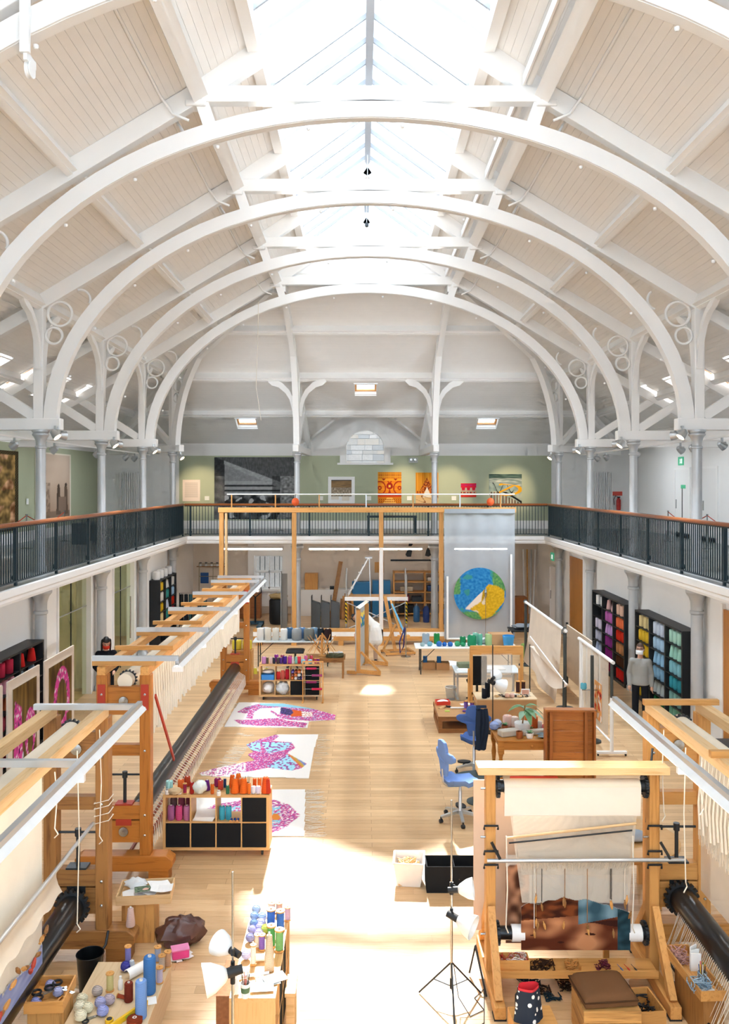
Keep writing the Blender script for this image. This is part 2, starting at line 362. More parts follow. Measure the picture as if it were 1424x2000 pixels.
# ------------------------------------------------------------------ ceiling of painted boards
ceil = struct(MB().box(-1.9, 1.9, 25.5, 25.6, 11.2, 11.32).to('ceiling', WHITE)); tag(ceil, 'white boarded hipped ceiling over the hall')
BW = .13; deck = MB()
def interp(p, x):                                          # piecewise map for the hip line
    for (a, b), (c, d) in zip(p, p[1:]):
        if min(a, c)-1e-6 <= x <= max(a, c)+1e-6: return b+(d-b)*(x-a)/(c-a)
    return p[-1][1]
HL = [(10.6, 34.), (6.63, 29.56), (2.68, 25.55), (0, 25.55)]; HLI = [(b, a) for a, b in HL[:3]]
WIN_SIDE = [(y-.36, y+.36) for y in (5.0, 9.1, 13.2, 17.3, 19.6, 21.6, 23.6, 25.7)]
WSX = (9.15, 8.25)                                         # across the lower slope
def boards(a, b, place, ends, holes):
    L = math.dist(a, b); n = max(1, round(L/BW))
    for i in range(n):
        e = []
        for f in (i/n, (i+1)/n):
            u = a[0]+(b[0]-a[0])*f; z = a[1]+(b[1]-a[1])*f; e.append((u, z))
        um = (e[0][0]+e[1][0])/2
        segs = [[ends(e[0][0])[0], ends(e[1][0])[0], ends(e[0][0])[1], ends(e[1][0])[1]]]
        for (ua, ub, va0, va1) in holes(e[0][0], e[1][0]):
            if min(ua, ub) < um < max(ua, ub):
                ns = []
                for s in segs:
                    if va0[0] > max(s[0], s[1]) and va1[0] < min(s[2], s[3]): ns += [[s[0], s[1], va0[0], va0[1]], [va1[0], va1[1], s[2], s[3]]]
                    else: ns.append(s)
                segs = ns
        for s in segs:
            for dz, mbx, gap in ((0, None, .0018), (.03, deck, -.004)):
                m = mbx if mbx is not None else MB(); vs = []
                for t in (dz, dz+.02):
                    for j in (0, 1):
                        u, z = e[j]; k = gap/L*(1 if j == 0 else -1); u += (b[0]-a[0])*k; z += (b[1]-a[1])*k
                        vs += [place(u, s[j], z+t), place(u, s[2+j], z+t)]
                m.add(vs, [(0, 1, 3, 2), (4, 6, 7, 5), (0, 4, 5, 1), (2, 3, 7, 6), (0, 2, 6, 4), (1, 5, 7, 3)])
                if mbx is None: m.to('plank', BOARD, ceil)
for sd in (-1, 1):
    pl = lambda u, v, z, sd=sd: Vector((sd*u, v, z)); en = lambda u: (YN, interp(HL, u))
    hs = lambda u0, u1: [(WSX[0], WSX[1], (a, a), (b, b)) for a, b in WIN_SIDE]
    no = lambda u0, u1: []
    boards(PRO[0], PRO[1], pl, en, hs); boards(PRO[1], PRO[2], pl, en, no); boards(PRO[2], PRO[3], pl, lambda u: (YN, 25.55), no)
plh = lambda u, v, z: Vector((v, u, z)); enh = lambda u: (-interp(HLI, u), interp(HLI, u))
nw = lambda y: .74+max(0, y-31.8)/2.2*1.66
XW1 = 4.37
def hip_holes(y0, y1):
    h = [(34.1, 31.82, (-nw(y0), -nw(y1)), (nw(y0), nw(y1)))]
    h += [(32.95, 32.3, (x-.4, x-.4), (x+.4, x+.4)) for x in (-4.5, 4.62)]
    h += [(30.85, 30.2, (-.42, -.42), (.42, .42))]
    return h
boards(HIP[0], HIP[1], plh, enh, hip_holes); boards(HIP[1], HIP[2], plh, enh, lambda a, b: [])
tag(deck.to('roof_deck', BOARD, ceil), kind='stuff')
# the dormer over the arched window
d = MB(); zt = 7.83; th = .03
d.box(-.74, .74, 31.8, 34, zt, zt+th)
for sd in (-1, 1):
    a, b, c = Vector((sd*2.4, 34, 6.72)), Vector((sd*.74, 31.8, zt)), Vector((sd*.74, 34, zt)); o = Vector((0, 0, th))
    d.add([a, b, c, a+o, b+o, c+o], [(0, 1, 2), (3, 4, 5), (0, 1, 4, 3), (1, 2, 5, 4), (0, 2, 5, 3)])
d.to('dormer_lining', WHITE, ceil)
for sd in (-1, 1): MB().bar((sd*2.42, 33.97, 6.70), (sd*.74, 31.8, zt-.03), .07, .08).to('dormer_trim', WHITE, ceil)
# purlins
def slope_z(u): return interp(PRO, u)
for sd in (-1, 1):
    for u, ww, hh in ((8.6, .15, .2), (6.63, .16, .26), (4.65, .16, .24), (2.68, .22, .3)):
        z = slope_z(u)-hh/2; y1 = interp(HL, u)
        m = MB().bar((sd*u, YN, z), (sd*u, y1, z), ww, hh, (sd*.5, 0, .86))
        m.bar((sd*(u-.015), YN, z-hh/2-.015), (sd*(u-.015), y1, z-hh/2-.015), ww*.6, .03, (sd*.5, 0, .86))
        m.to('purlin', WHITE, ceil)
for y, hh in ((31.8, .2), (29.56, .26), (27.5, .24)):
    x = interp(HLI, y); z = interp(HIP, y)-hh/2
    MB().bar((-x, y, z), (x, y, z), .15, hh, (0, .5, .86)).bar((-x, y-.015, z-hh/2-.015), (x, y-.015, z-hh/2-.015), .09, .03, (0, .5, .86)).to('purlin', WHITE, ceil)
# ------------------------------------------------------------------ ridge skylights
PANE = frosted('skylight_glass')
GBAR = plain('grey_glazing_bar', 'a9adb3', .5, .3)
GB, GT = (1.8, 12.05), (0.04, 13.32)
ybay = [YN+1]+sorted(YT)[:6]
wn = 0
for sd in (-1, 1):
    for y0, y1 in zip(ybay, ybay[1:]):
        wn += 1; wl = struct(T('window_%d' % wn, None, None)); tag(wl, 'roof skylight glazing beside the ridge')
        nb = 5
        pm_ = MB(); v = [(sd*GB[0], 0, GB[1]), (sd*GT[0], 0, GT[1])]
        L = (y1-y0)/nb
        pm_.add([(v[0][0], .03, v[0][2]), (v[1][0], .03, v[1][2]), (v[1][0], L-.03, v[1][2]), (v[0][0], L-.03, v[0][2])], [(0, 1, 2, 3)])
        me = pm_.mesh('pane', PANE)
        bme = MB().bar((sd*GB[0], 0, GB[1]-.03), (sd*GT[0], 0, GT[1]-.03), .045, .08, (0, 0, 1)).mesh('glazing_bar', GBAR)
        for k in range(nb):
            link('pane', me, wl, (0, y0+k*L, 0)); link('glazing_bar', bme, wl, (0, y0+k*L, 0))
        MB().box(min(sd*1.72, sd*1.9), max(sd*1.72, sd*1.9), y0, y1, 11.78, 12.1).to('curb', WHITE, wl)
MB().box(-.07, .07, YN, 25.5, 13.18, 13.36).to('ridge_beam', GBAR, ceil)
m = MB(); m.prism([(-2.7, 11.3), (2.7, 11.3), (0, 13.36)], 0, .1, Matrix(((1, 0, 0, 0), (0, 0, 1, 25.56), (0, 1, 0, 0), (0, 0, 0, 1)))); m.to('skylight_gable', WHITE, ceil)
# small roof windows with pine frames
ROOFPINE = wood('roof_window_pine', 'e0a66a', 'c98a4e', 0, .5)
def roof_window(cx, n, up, side, w_, h_, label):
    """n = normal into the room, up = up the slope"""
    global wn; wn += 1
    c, n, up, side = [Vector(q) for q in (cx, n, up, side)]; wl = struct(T('window_%d' % wn, None, None, tuple(c))); tag(wl, label)
    def fr(q, d, t): 
        m = MB()
        for s in (-1, 1):
            m.bar(side*s*(w_/2-t/2)-up*h_/2+n*q, side*s*(w_/2-t/2)+up*h_/2+n*q, t, d, n); m.bar(up*s*(h_/2-t/2)-side*(w_/2-t)+n*q, up*s*(h_/2-t/2)+side*(w_/2-t)+n*q, t, d, n)
        return m
    fr(-.08, .2, .035).to('reveal', WHITE, wl); fr(-.2, .06, .1).to('sash', ROOFPINE, wl)
    MB().quad(*[side*a*(w_/2-.09)+up*b*(h_/2-.09)-n*.2 for a, b in ((-1, -1), (1, -1), (1, 1), (-1, 1))]).to('pane', PANE, wl)
    MB().bar(-side*(w_/2-.1)+up*(h_/2-.13)-n*.14, side*(w_/2-.1)+up*(h_/2-.13)-n*.14, .05, .03, n).to('blind_box', PAPER, wl)
sl = math.atan2(PRO[1][1]-PRO[0][1], 3.97)
for sd in (-1, 1):
    for a, b in WIN_SIDE:
        u = (WSX[0]+WSX[1])/2
        roof_window((sd*u, (a+b)/2, slope_z(u)), (-sd*math.sin(sl), 0, -math.cos(sl)), (-sd*math.cos(sl), 0, math.sin(sl)), (0, 1, 0), .74, 1.02, 'pine framed roof window in the lower slope')
sh = math.atan2(HIP[1][1]-HIP[0][1], 4.44)
for x, y, t in ((-4.5, 32.62, 'roof window low on the end slope above the mural photograph'), (4.62, 32.62, 'roof window low on the end slope above the yellow and black tapestry'), (0, 30.52, 'roof window high on the end slope over the arched window')):
    roof_window((x, y, interp(HIP, y)), (0, -math.sin(sh), -math.cos(sh)), (0, -math.cos(sh), math.sin(sh)), (1, 0, 0), .84, .8, t)
# ------------------------------------------------------------------ trusses
def arch_pts(n=40, a=6.42, b=4.62, z0=6.3): return [(a*math.cos(PI-PI*i/n), z0+b*math.sin(PI*i/n)) for i in range(n+1)]
BKP = [(0, 7.45), (.03, 7.75), (.1, 8.05), (.24, 8.3), (.48, 8.52), (.72, 8.62), (.85, 8.72)]
def truss(y, label):
    t = T('roof_truss', label, 'roof truss', (0, y, 0), 0, 'arched roof trusses')
    MB().sweep([(x, 0, z) for x, z in arch_pts()], .2, .26, (0, 1, 0)).to('arch_rib', WHITE, t, 30)
    m = MB().sweep([(x*.985, 0, 6.3+(z-6.3)*.975) for x, z in arch_pts()], .14, .05, (0, 1, 0)); m.to('arch_moulding', WHITE, t, 30)
    MB().box(-2.75, 2.75, -.1, .1, 11.02, 11.27).to('collar_beam', WHITE, t, bev=.012)
    bm_ = MB().lathe([(.028, 0), (.028, .03), (.016, .045)], 8).mesh('bolt', WHITE)
    for k in range(3, 38, 3):
        x, z = arch_pts()[k]; link('bolt', bm_, t, (x*.968, 0, 6.3+(z-6.3)*.955), (PI, 0, 0))
    for sd in (-1, 1):
        MB().bar((sd*10.55, 0, 6.5), (sd*6.6, 0, 8.72), .18, .24).to('lower_rafter', WHITE, t, bev=.01)
        MB().bar((sd*6.72, 0, 8.74), (sd*2.62, 0, 11.2), .18, .3).to('rafter', WHITE, t, bev=.01)
        MB().bar((sd*2.75, 0, 11.12), (sd*-.02, 0, 13.0), .18, .36).to('upper_rafter', WHITE, t, bev=.01)
        MB().box(sd*6.65-.1, sd*6.65+.1, -.1, .1, 6.42, 8.85).to('post', WHITE, t, bev=.012)
        MB().box(min(sd*6.2, sd*10.6), max(sd*6.2, sd*10.6), -.11, .11, 6.22, 6.46).to('tie_beam', WHITE, t, bev=.02)
        MB().bar((sd*6.75, 0, 6.5), (sd*8.65, 0, 7.72), .14, .2).to('strut', WHITE, t)
        MB().bar((sd*2.62, 0, 11.05), (sd*2.45, 0, 10.55), .16, .2, (1, 0, 0)).to('hanger', WHITE, t)
        MB().box(sd*2.7-.16, sd*2.7+.16, -.13, .13, 10.95, 11.05).to('corbel', WHITE, t, bev=.02)
        for (dx, z, r) in ((6.24, 8.57, .245), (6.36, 8.13, .165)):
            MB().ring((sd*dx, 0, z), r, .028, 1, 28, 6).to('spandrel_ring', WHITE, t, 60)
        MB().ring((sd*5.83, 0, 8.86), .2, .026, 1, 20, 6, -.4 if sd < 0 else PI-.9, PI+.6+(-.0) if False else (2.2*1.0-.0)+(-.4 if sd < 0 else PI-.9)).to('spandrel_scroll', WHITE, t, 60)
        for q in (-1, 1):
            MB().sweep([(sd*6.63, q*(.12+u), z) for u, z in BKP], .11, [.08, .1, .11, .12, .13, .14, .12], (1, 0, 0)).to('curved_brace', WHITE, t, 30)
    return t
tl = ['first arched truss, nearest, only its haunch showing at the top', 'second arched truss, largest whole arch across the ceiling', 'third arched truss from the near end', 'fourth arched truss from the near end', 'farthest full arched truss before the end slope']
for y, l in zip(YT[5:0:-1], ['']+tl): truss(y, 'white timber '+(l or 'truss overhead, out of the picture'))
# half arches of the hipped end
def half_rib(base_, top, label, w_=.2):
    b0, tp = Vector(base_), Vector(top); h = Vector((tp.x-b0.x, tp.y-b0.y, 0)); L = h.length; d = h/L; sd = d.cross(Vector((0, 0, 1)))
    t = T('half_arch', label, 'half arch', (b0.x, b0.y, 0), 0, 'half arches of the hipped end'); pts = []
    for i in range(19):
        a = PI/2*i/18; pts.append(d*(L*(1-math.cos(a)))+Vector((0, 0, b0.z+(tp.z-b0.z)*math.sin(a))))
    MB().sweep(pts, w_, .24, sd).to('arch_rib', WHITE, t, 30)
    q = -d*.2
    MB().bar(q+Vector((0, 0, 6.42)), q+Vector((0, 0, 8.8)), .19, .19, d).to('post', WHITE, t, bev=.01)
    MB().bar(q+Vector((0, 0, 8.72)), h+Vector((0, 0, 11.15)), .17, .28).to('rafter', WHITE, t)
    MB().bar(d*.35+Vector((0, 0, 6.34)), -d*4.3+Vector((0, 0, 6.34)), .2, .24).to('tie_beam', WHITE, t, bev=.02)
    MB().bar(q-d*.1+Vector((0, 0, 6.5)), -d*2.1+Vector((0, 0, 7.7)), .14, .18).to('strut', WHITE, t)
    MB().bar(q+Vector((0, 0, 8.72)), -d*4.4+Vector((0, 0, 6.5)), .17, .2).to('lower_rafter', WHITE, t)
    for r, z, u in ((.22, 8.5, .12), (.15, 8.08, .03)):
        pts = [d*(u+r*math.cos(k*PI/12))+Vector((0, 0, z+r*math.sin(k*PI/12))) for k in range(24)]
        MB().tube(pts, .025, 6, True).to('spandrel_ring', WHITE, t, 60)
    for s in (-1, 1):
        if abs(d.x) < .1: MB().sweep([q+sd*s*(.1+u)+Vector((0, 0, z)) for u, z in BKP], .11, [.1, .12, .14, .17, .2, .24, .2], d).to('curved_brace', WHITE, t, 30)
    return t
y4 = YT[0]
half_rib((-2.36, y4-.2, 6.3), (-2.5, 25.5, 10.95), 'white half arch rising from the end column beside the mural photograph')
half_rib((2.36, y4-.2, 6.3), (2.5, 25.5, 10.95), 'white half arch rising from the end column between orange and red tapestries')
half_rib((-6.5, y4-.13, 6.3), (-2.7, 25.7, 10.95), 'white diagonal half arch in the far left corner of the roof')
half_rib((6.5, y4-.13, 6.3), (2.7, 25.7, 10.95), 'white diagonal half arch in the far right corner of the roof')
# ------------------------------------------------------------------ columns
SHU = MB().lathe([(.125, 3.36), (.125, 3.44), (.1, 3.47), (.098, 5.9), (.09, 5.95)], 20).mesh('shaft', SILVER, 40)
CAU = MB().lathe([(.09, 5.84), (.115, 5.86), (.115, 5.89), (.095, 5.91), (.1, 6.0), (.13, 6.08), (.165, 6.12), (.165, 6.15), (.145, 6.16), (.17, 6.19), (.17, 6.23)], 20).mesh('capital', SILVER, 30)
SHL = MB().lathe([(.17, 0), (.17, .1), (.13, .16), (.125, .2), (.115, 2.6)], 20).mesh('shaft', SILVER, 40)
CAL = MB().lathe([(.115, 2.5), (.14, 2.52), (.14, 2.57), (.12, 2.59), (.125, 2.75), (.16, 2.86), (.22, 2.94), (.22, 3.0), (.19, 3.02), (.22, 3.06), (.22, 3.19)], 20).mesh('capital', SILVER, 30)
KNOB = MB().lathe([(.09, 6.23), (.1, 6.3), (.085, 6.36), (.03, 6.4), (0, 6.41)], 14).mesh('boss', WHITE, 50)
pos = [(s*W, y) for s in (-1, 1) for y in YT[:6]]+[(-2.36, y4), (2.36, y4)]
for x, y in pos:
    far = abs(x) < 3
    side = 'left' if x < 0 else 'right'
    k = YT.index(y); nm = ['far corner', 'fourth', 'third', 'second', 'first', 'nearest'][k]
    wh = ('end wall, %s of the pair' % side) if far else '%s row, %s' % (side, ['the one in the far corner', 'next to the far corner', 'third from the far corner', 'fourth from the far corner', 'fifth from the far corner', 'sixth from the far corner'][k])
    a = T('gallery_column', 'slim silver iron column on the gallery, %s' % wh, 'column', (x, y, 0), 0, 'silver gallery columns')
    link('shaft', SHU, a); link('capital', CAU, a)
    b_ = T('column', 'silver iron column standing on the hall floor, %s' % wh, 'column', (x, y, 0), 0, 'silver ground floor columns')
    link('shaft', SHL, b_); link('capital', CAL, b_)
# ------------------------------------------------------------------ gallery railings
BAL = MB().box(-.009, .009, -.009, .009, 3.44, 4.38).mesh('baluster', IRON)
PST = MB().box(-.03, .03, -.022, .022, 3.36, 4.4).lathe([(.05, 0), (.05, .02)], 10, (0, -.03, 3.5), Matrix.Rotation(PI/2, 4, 'X')).mesh('rail_post', IRON)
def railing(a, b, label):
    a, b = Vector(a), Vector(b); L = (b-a).length; ang = math.atan2(b.y-a.y, b.x-a.x)
    t = T('gallery_railing', label, 'railing', tuple(a), ang)
    prof = [(-.05, 4.40), (.05, 4.40), (.055, 4.43), (.04, 4.46), (0, 4.47), (-.04, 4.46), (-.055, 4.43)]
    m = MB(); m.prism(prof, 0, L, Matrix(((0, 0, 1, 0), (1, 0, 0, 0), (0, 1, 0, 0), (0, 0, 0, 1)))); m.to('handrail', OAKRAIL, t)
    MB().box(0, L, -.022, .022, 4.37, 4.4).box(0, L, -.022, .022, 3.42, 3.445).to('iron_rail', IRON, t)
    n = int(L/.1)
    for i in range(1, n):
        if i % 20 == 0: link('rail_post', PST, t, (i*L/n, 0, 0))
        else: link('baluster', BAL, t, (i*L/n, 0, 0))
    if abs(a.y-b.y) > 1:
        for q in (0, L): link('rail_post', PST, t, (q, 0, 0))
railing((-XR, YR, 0), (-XR, YR-16.1, 0), 'dark iron balustrade with brown handrail along the left gallery')
railing((XR, YR-16.1, 0), (XR, YR, 0), 'dark iron balustrade with brown handrail along the right gallery')
railing((XR-.06, YR, 0), (-XR+.06, YR, 0), 'dark iron balustrade across the far end of the hall')
# ------------------------------------------------------------------ prints and weavings: colour laid over a fine grid
from mathutils import noise as _nz
def nz(x, y, z=0.): return _nz.noise(Vector((x, y, z)))
def mat_print(name, rough, sc, bs):
    m, nt, b = base(name, 'ffffff', rough, 0, .15); a = N(nt, 'ShaderNodeAttribute', attribute_name='Col'); nt.links.new(a.outputs[0], b.inputs['Base Color'])
    no = N(nt, 'ShaderNodeTexNoise', i_Scale=sc, i_Detail=2.); nt.links.new(coords(nt), no.inputs['Vector']); bump(nt, b, no.outputs[0], bs, .004); return m
PRINT, WEAVE = mat_print('printed_sheet', .6, 30, .03), mat_print('woven_wool', .95, 220, .4)
def picture(name, mapf, fn, nu, nv, th=.02, mt=None, parent=None, loc=None, rz=None, edge='d8cfc0'):
    """fn(u, v) gives the colour (hex) or None where there is no cloth; mapf(u, v, d) the place, d behind the face"""
    vs = []; cl = []; n = (nu+1)*(nv+1)
    for d in (0, th):
        for j in range(nv+1):
            for i in range(nu+1):
                vs.append(tuple(mapf(i/nu, j/nv, d)))
                cl.append(None if d else fn(i/nu, j/nv))
    ec = lin(edge); has = [c is not None for c in cl[:n]]
    col = [lin(c) if c is not None else ec for c in cl]
    idx = lambda i, j: j*(nu+1)+i
    keep = {(i, j): all(has[k] for k in (idx(i, j), idx(i+1, j), idx(i, j+1), idx(i+1, j+1))) for i in range(nu) for j in range(nv)}
    fs = []
    for (i, j), k in keep.items():
        if not k: continue
        q = (idx(i, j), idx(i+1, j), idx(i+1, j+1), idx(i, j+1)); fs.append(q); fs.append(tuple(n+x for x in q[::-1]))
        for di, dj, a, b in ((0, -1, q[0], q[1]), (1, 0, q[1], q[2]), (0, 1, q[2], q[3]), (-1, 0, q[3], q[0])):
            if not keep.get((i+di, j+dj), False): fs.append((b, a, n+a, n+b))
    me = bpy.data.meshes.new(name); me.from_pydata(vs, [], fs); me.materials.append(mt or PRINT)
    at = me.color_attributes.new('Col', 'FLOAT_COLOR', 'POINT'); at.data.foreach_set('color', [x for c in col for x in c])
    if not all(has):
        bm = bmesh.new(); bm.from_mesh(me); bmesh.ops.delete(bm, geom=[v for v in bm.verts if not v.link_faces], context='VERTS'); bm.to_mesh(me); bm.free()
    o = bpy.data.objects.new(name, me); C.objects.link(o)
    if parent is not None: o.parent = parent
    if loc is not None: o.location = loc
    if rz is not None: o.rotation_euler = (0, 0, rz)
    return o
def flat(w_, h_): return lambda u, v, d: ((u-.5)*w_, d, v*h_)     # upright, facing -Y, foot at 0
def hx(a, b, t):
    t = max(0, min(1, t)); return ''.join('%02x' % round(int(a[i:i+2], 16)*(1-t)+int(b[i:i+2], 16)*t) for i in (0, 2, 4))
def inpoly(x, y, p):
    c = False; j = len(p)-1
    for i in range(len(p)):
        if (p[i][1] > y) != (p[j][1] > y) and x < (p[j][0]-p[i][0])*(y-p[i][1])/(p[j][1]-p[i][1])+p[i][0]: c = not c
        j = i
    return c
YW = YB-.03
def AX(px): return (px-VX)*YW/F+CX
def AZ_(py): return CZ-(py-VY)*YW/F
def wall_art(name, x0, x1, y0, y1, fn, nu, nv, label, cat, mt=None, th=.03):
    o = picture(name, flat(AX(x1)-AX(x0), AZ_(y0)-AZ_(y1)), fn, nu, nv, th, mt, loc=((AX(x0)+AX(x1))/2, YW-th, AZ_(y1)))
    return tag(o, label, cat)
# the mural photograph of weavers in an old workshop
def mural(u, v):
    n = .5+.5*nz(u*26, v*20)+.35*nz(u*60, v*50, 3); roof = .62+.36*(1-u)*.9
    if v > .97-.0: base_ = '4a4a48'
    if v > .55 and (v-.55) > (u-.22)*-1.4 and v > .98-.55*(u-.05)*.9: g = .34+.12*nz(u*90, v*14)
    elif u > .1 and v > .95-.55*u and v < 1.12-.6*u and u > .12: g = .72+.1*nz(u*20, v*40)
    elif u < .13: g = .35+.4*nz(u*9, v*7) if v < .7 else .2
    elif v < .4:
        g = .12+.9*max(0, .5+nz(u*9, v*9, 1)-.45)+.3*max(0, nz(u*24, v*18, 5)); g = .86 if .5+.5*nz(u*12, v*10, 8) > .62 else g
    elif v < .62: g = .75 if (int(v*34) % 3) else .15
    else: g = .62 if u < .6 else .3
    if .72 < u and v < .7: g = g*.6 if .82 > u else .55+.3*nz(u*30, v*30)
    g = max(.08, min(.9, g*.8+.12*n)); h = '%02x' % int(255*g); return h*3
wall_art('mural_photograph', 419, 576, 893, 1014, mural, 130, 100, 'large black and white photograph of weavers at work on green wall', 'photograph')
wall_art('text_panel', 357, 391, 937, 979, lambda u, v: 'c9b8aa' if (.12 < u < .86 and .15 < v < .88 and int(v*40) % 2 == 0) else 'f0ddd0', 20, 40, 'pinkish printed text panel left of the mural photograph', 'sign')
for px, nx in ((400, 'beside the pink text panel'), (622, 'left of the white framed weaving'), (716, 'between framed weaving and orange tapestry'), (795, 'between the two orange tapestries'), (882, 'left of the red fringed weaving')):
    wall_art('wall_caption', px, px+9, 969, 977, lambda u, v: 'f2efe6', 2, 2, 'small white caption card on green wall %s' % nx, 'caption card')
fr = T('framed_weaving', 'white framed small brown weaving on the green wall', 'picture', ((AX(641)+AX(693))/2, YW, AZ_(983)))
fw, fh = AX(693)-AX(641), AZ_(931)-AZ_(983)
MB().box(-fw/2, fw/2, -.05, 0, 0, fh).to('frame', PAPER, fr, bev=.006)
picture('weaving', lambda u, v, d: ((u-.5)*fw*.76, -.07+d, fh*.26+v*fh*.62), lambda u, v: hx('6b5b4a', 'd8c8b0', .5+.6*nz(u*14, v*14, 2)) if v < .55 else (hx('a9855a', '7a6248', .5+nz(u*4, v*60)) if v < .93 else '4d4844'), 40, 40, .018, WEAVE, fr)
MB().box(-fw*.38, -fw*.1, -.06, -.05, fh*.14, fh*.27).box(fw*.02, fw*.3, -.06, -.05, fh*.1, fh*.27).to('fringe', STRING, fr)
def aztec(u, v):
    c = hx('e8962a', 'd9701c', (v*7) % 1*.8); x = abs(u-.5)
    if (u-.5)**2*1.0+((v-.56)*1.35)**2 < .02: c = 'a5281c' if not (abs(u-.5) < .05 and .52 < v < .6) else 'e9b34a'
    elif .33 < v < .72 and .05 < ((x-.42)**2+((v-.5)*1.2)**2)**.5*1.4 % .26 < .12: c = 'a8301e'
    if v > .8: c = 'e39a30' if int(v*60) % 2 else ('96301c' if int(u*24) % 2 else 'd98a26')
    if .73 < v < .8: c = '8e2c1d' if abs((u*2 % 1)-.5) < (v-.73)*3 else 'e29a2c'
    if .2 < v < .34: c = 'b5331f' if int(v*28) % 2 else 'd4541f'
    if v < .2: c = 'c9761f' if x > .3-v else 'e8b45a'; 
    if v < .14 and int(v*50) % 3 == 0: c = '7f2a1a' if int(u*22) % 2 else 'd9872a'
    return c
wall_art('orange_tapestry', 738, 784, 922, 984, aztec, 56, 80, 'orange and red geometric tapestry with central roundel on green wall', 'tapestry', WEAVE)
def pyre(u, v):
    c = hx('e8a63c', 'c9791d', .5+.8*nz(u*18, .2)); x = abs(u-.5)
    if v < .32: c = hx('ecc894', 'e2b273', v*3); 
    if .3 < v < .42: c = 'a34b20' if int(u*17) % 2 else 'd9822d'
    if .4 < v < .85 and x < (.85-v)*.75: c = '7a2f1d' if nz(u*24, v*24) > -.05 else 'd47a2e'
    if .22 < v < .55 and x < (.55-v)*.62: c = 'f0e3cc' if x > (.5-v)*.45 or v < .33 else 'efe0cf'
    if v < .3 and abs(math.sin(u*9+v*20)*.1+.16-v) < .012: c = '8c4a25'
    return c
wall_art('amber_tapestry', 812, 856, 923, 985, pyre, 50, 70, 'amber tapestry with pale tent shape behind the end column', 'tapestry', WEAVE)
def redw(u, v):
    if v > .72: c = 'd9263a' if abs(math.sin(u*9.6))*.12+.78 > v or v > .93 else 'c12a6a'
    elif v > .55: c = 'c9223a' if (u*3 % 1-.5)**2+(v-.74)**2*.8 < .1 else 'c8b3a0'
    elif v > .3: c = ['8f2436', 'd8a06a', '6b3a3a', 'c94a3a', 'b7a090'][int(u*12) % 5] if .38 < v < .46 else 'bca58f'
    elif v > .12: c = 'd23a2e'
    else: c = 'd8c4a8' if int(u*40) % 2 else None
    return c
wall_art('red_fringed_weaving', 900, 930, 944, 975, redw, 60, 60, 'small red fringed weaving on the green wall', 'tapestry', WEAVE)
def land(u, v):
    if v > .86: return hx('2f4640', '6a7d72', .5+.8*nz(u*5, v*30))
    if v > .74-.12*u: return hx('6f8078', 'c8c9bd', .5+nz(u*5, v*26))
    e = ((u-.52)/.44)**2+((v-.5)/.18)**2
    if abs(e-1) < .28 and u > .3: return 'eba61c'
    if abs(v-.5-.5*(u-.5)) < .03 and .3 < u < .75: return 'eba61c'
    if v < .42 and abs(v-(.52-.62*(u-.25)**1.2 if u > .25 else .5)) < .035: return '1c1c1e'
    if abs(v-.56-.16*math.sin(u*16)) < .022 and .1 < u < .75: return '1c1c1e'
    if v < .42 and int(u*22) % 2 and v < .45-.5*max(0, u-.2): return '4a4238' if nz(u*30, 1) > 0 else '8a6a5a'
    return hx('7f9189', 'a9b4a8', .5+nz(u*8, v*8)) if v > .45 else hx('8fa093', 'c8c6ad', .5+nz(u*9, v*5))
wall_art('landscape_tapestry', 955, 1019, 926, 986, land, 90, 84, 'green and grey tapestry with yellow and black looping lines', 'tapestry', WEAVE)
# emergency light
e = T('emergency_light', 'grey twin-lamp emergency light box high on the green wall', 'emergency light', (AX(807), YW, AZ_(904)))
MB().box(-.18, .18, -.09, 0, 0, .2).to('housing', plain('grey_plastic', 'b9bdb8', .5), e, bev=.01)
for x in (-.08, .08): MB().lathe([(.055, 0), (.06, .03), (.05, .05), (0, .055)], 14, (x, -.09, .12), Matrix.Rotation(PI/2, 4, 'X')).to('lamp_head', STEEL, e, 40)
# arched window, its glass, and the stone wall outside
wn += 1; aw = struct(T('window_%d' % wn, None, None)); tag(aw, 'round-headed window in the end wall with stone wall outside')
pts = [(1.0*math.cos(PI*k/20), AZ+1.0*math.sin(PI*k/20)) for k in range(21)]; inn = [(.75*math.cos(PI*k/20), AZ+.75*math.sin(PI*k/20)) for k in range(21)]
m = MB(); o2 = [(1.0, 5.96)]+pts+[(-1.0, 5.96)]; i2 = [(.75, 5.96)]+inn+[(-.75, 5.96)]
for k in range(len(o2)-1):
    q = [o2[k], o2[k+1], i2[k+1], i2[k]]; m.prism(q, YB-.08, YB+.2, Matrix(((1, 0, 0, 0), (0, 0, 1, 0), (0, 1, 0, 0), (0, 0, 0, 1))))
m.to('architrave', WHITE, aw); MB().box(-1.1, 1.1, YB-.16, YB+.2, 5.88, 5.96).to('sill', WHITE, aw)
CLEAR = glass('window_glass', 'ffffff', .93)
MB().add([(x, YB+.2, z) for x, z in i2], [tuple(range(len(i2)))]).to('pane', CLEAR, aw)
STONES = [plain('pale_stone_%d' % i, c, .9, vary=.15, scale=12) for i, c in enumerate(('c4b9ae', 'b5a99c', 'bfae9b', 'a9a29b'))]
ow = struct(MB().box(-9, 6, YB+2.3, YB+2.5, 0, 12).to('wall_outside', STONES[3])); tag(ow, 'pale stone wall of the neighbouring building')
z = 5.4; r = 0; SM = {}
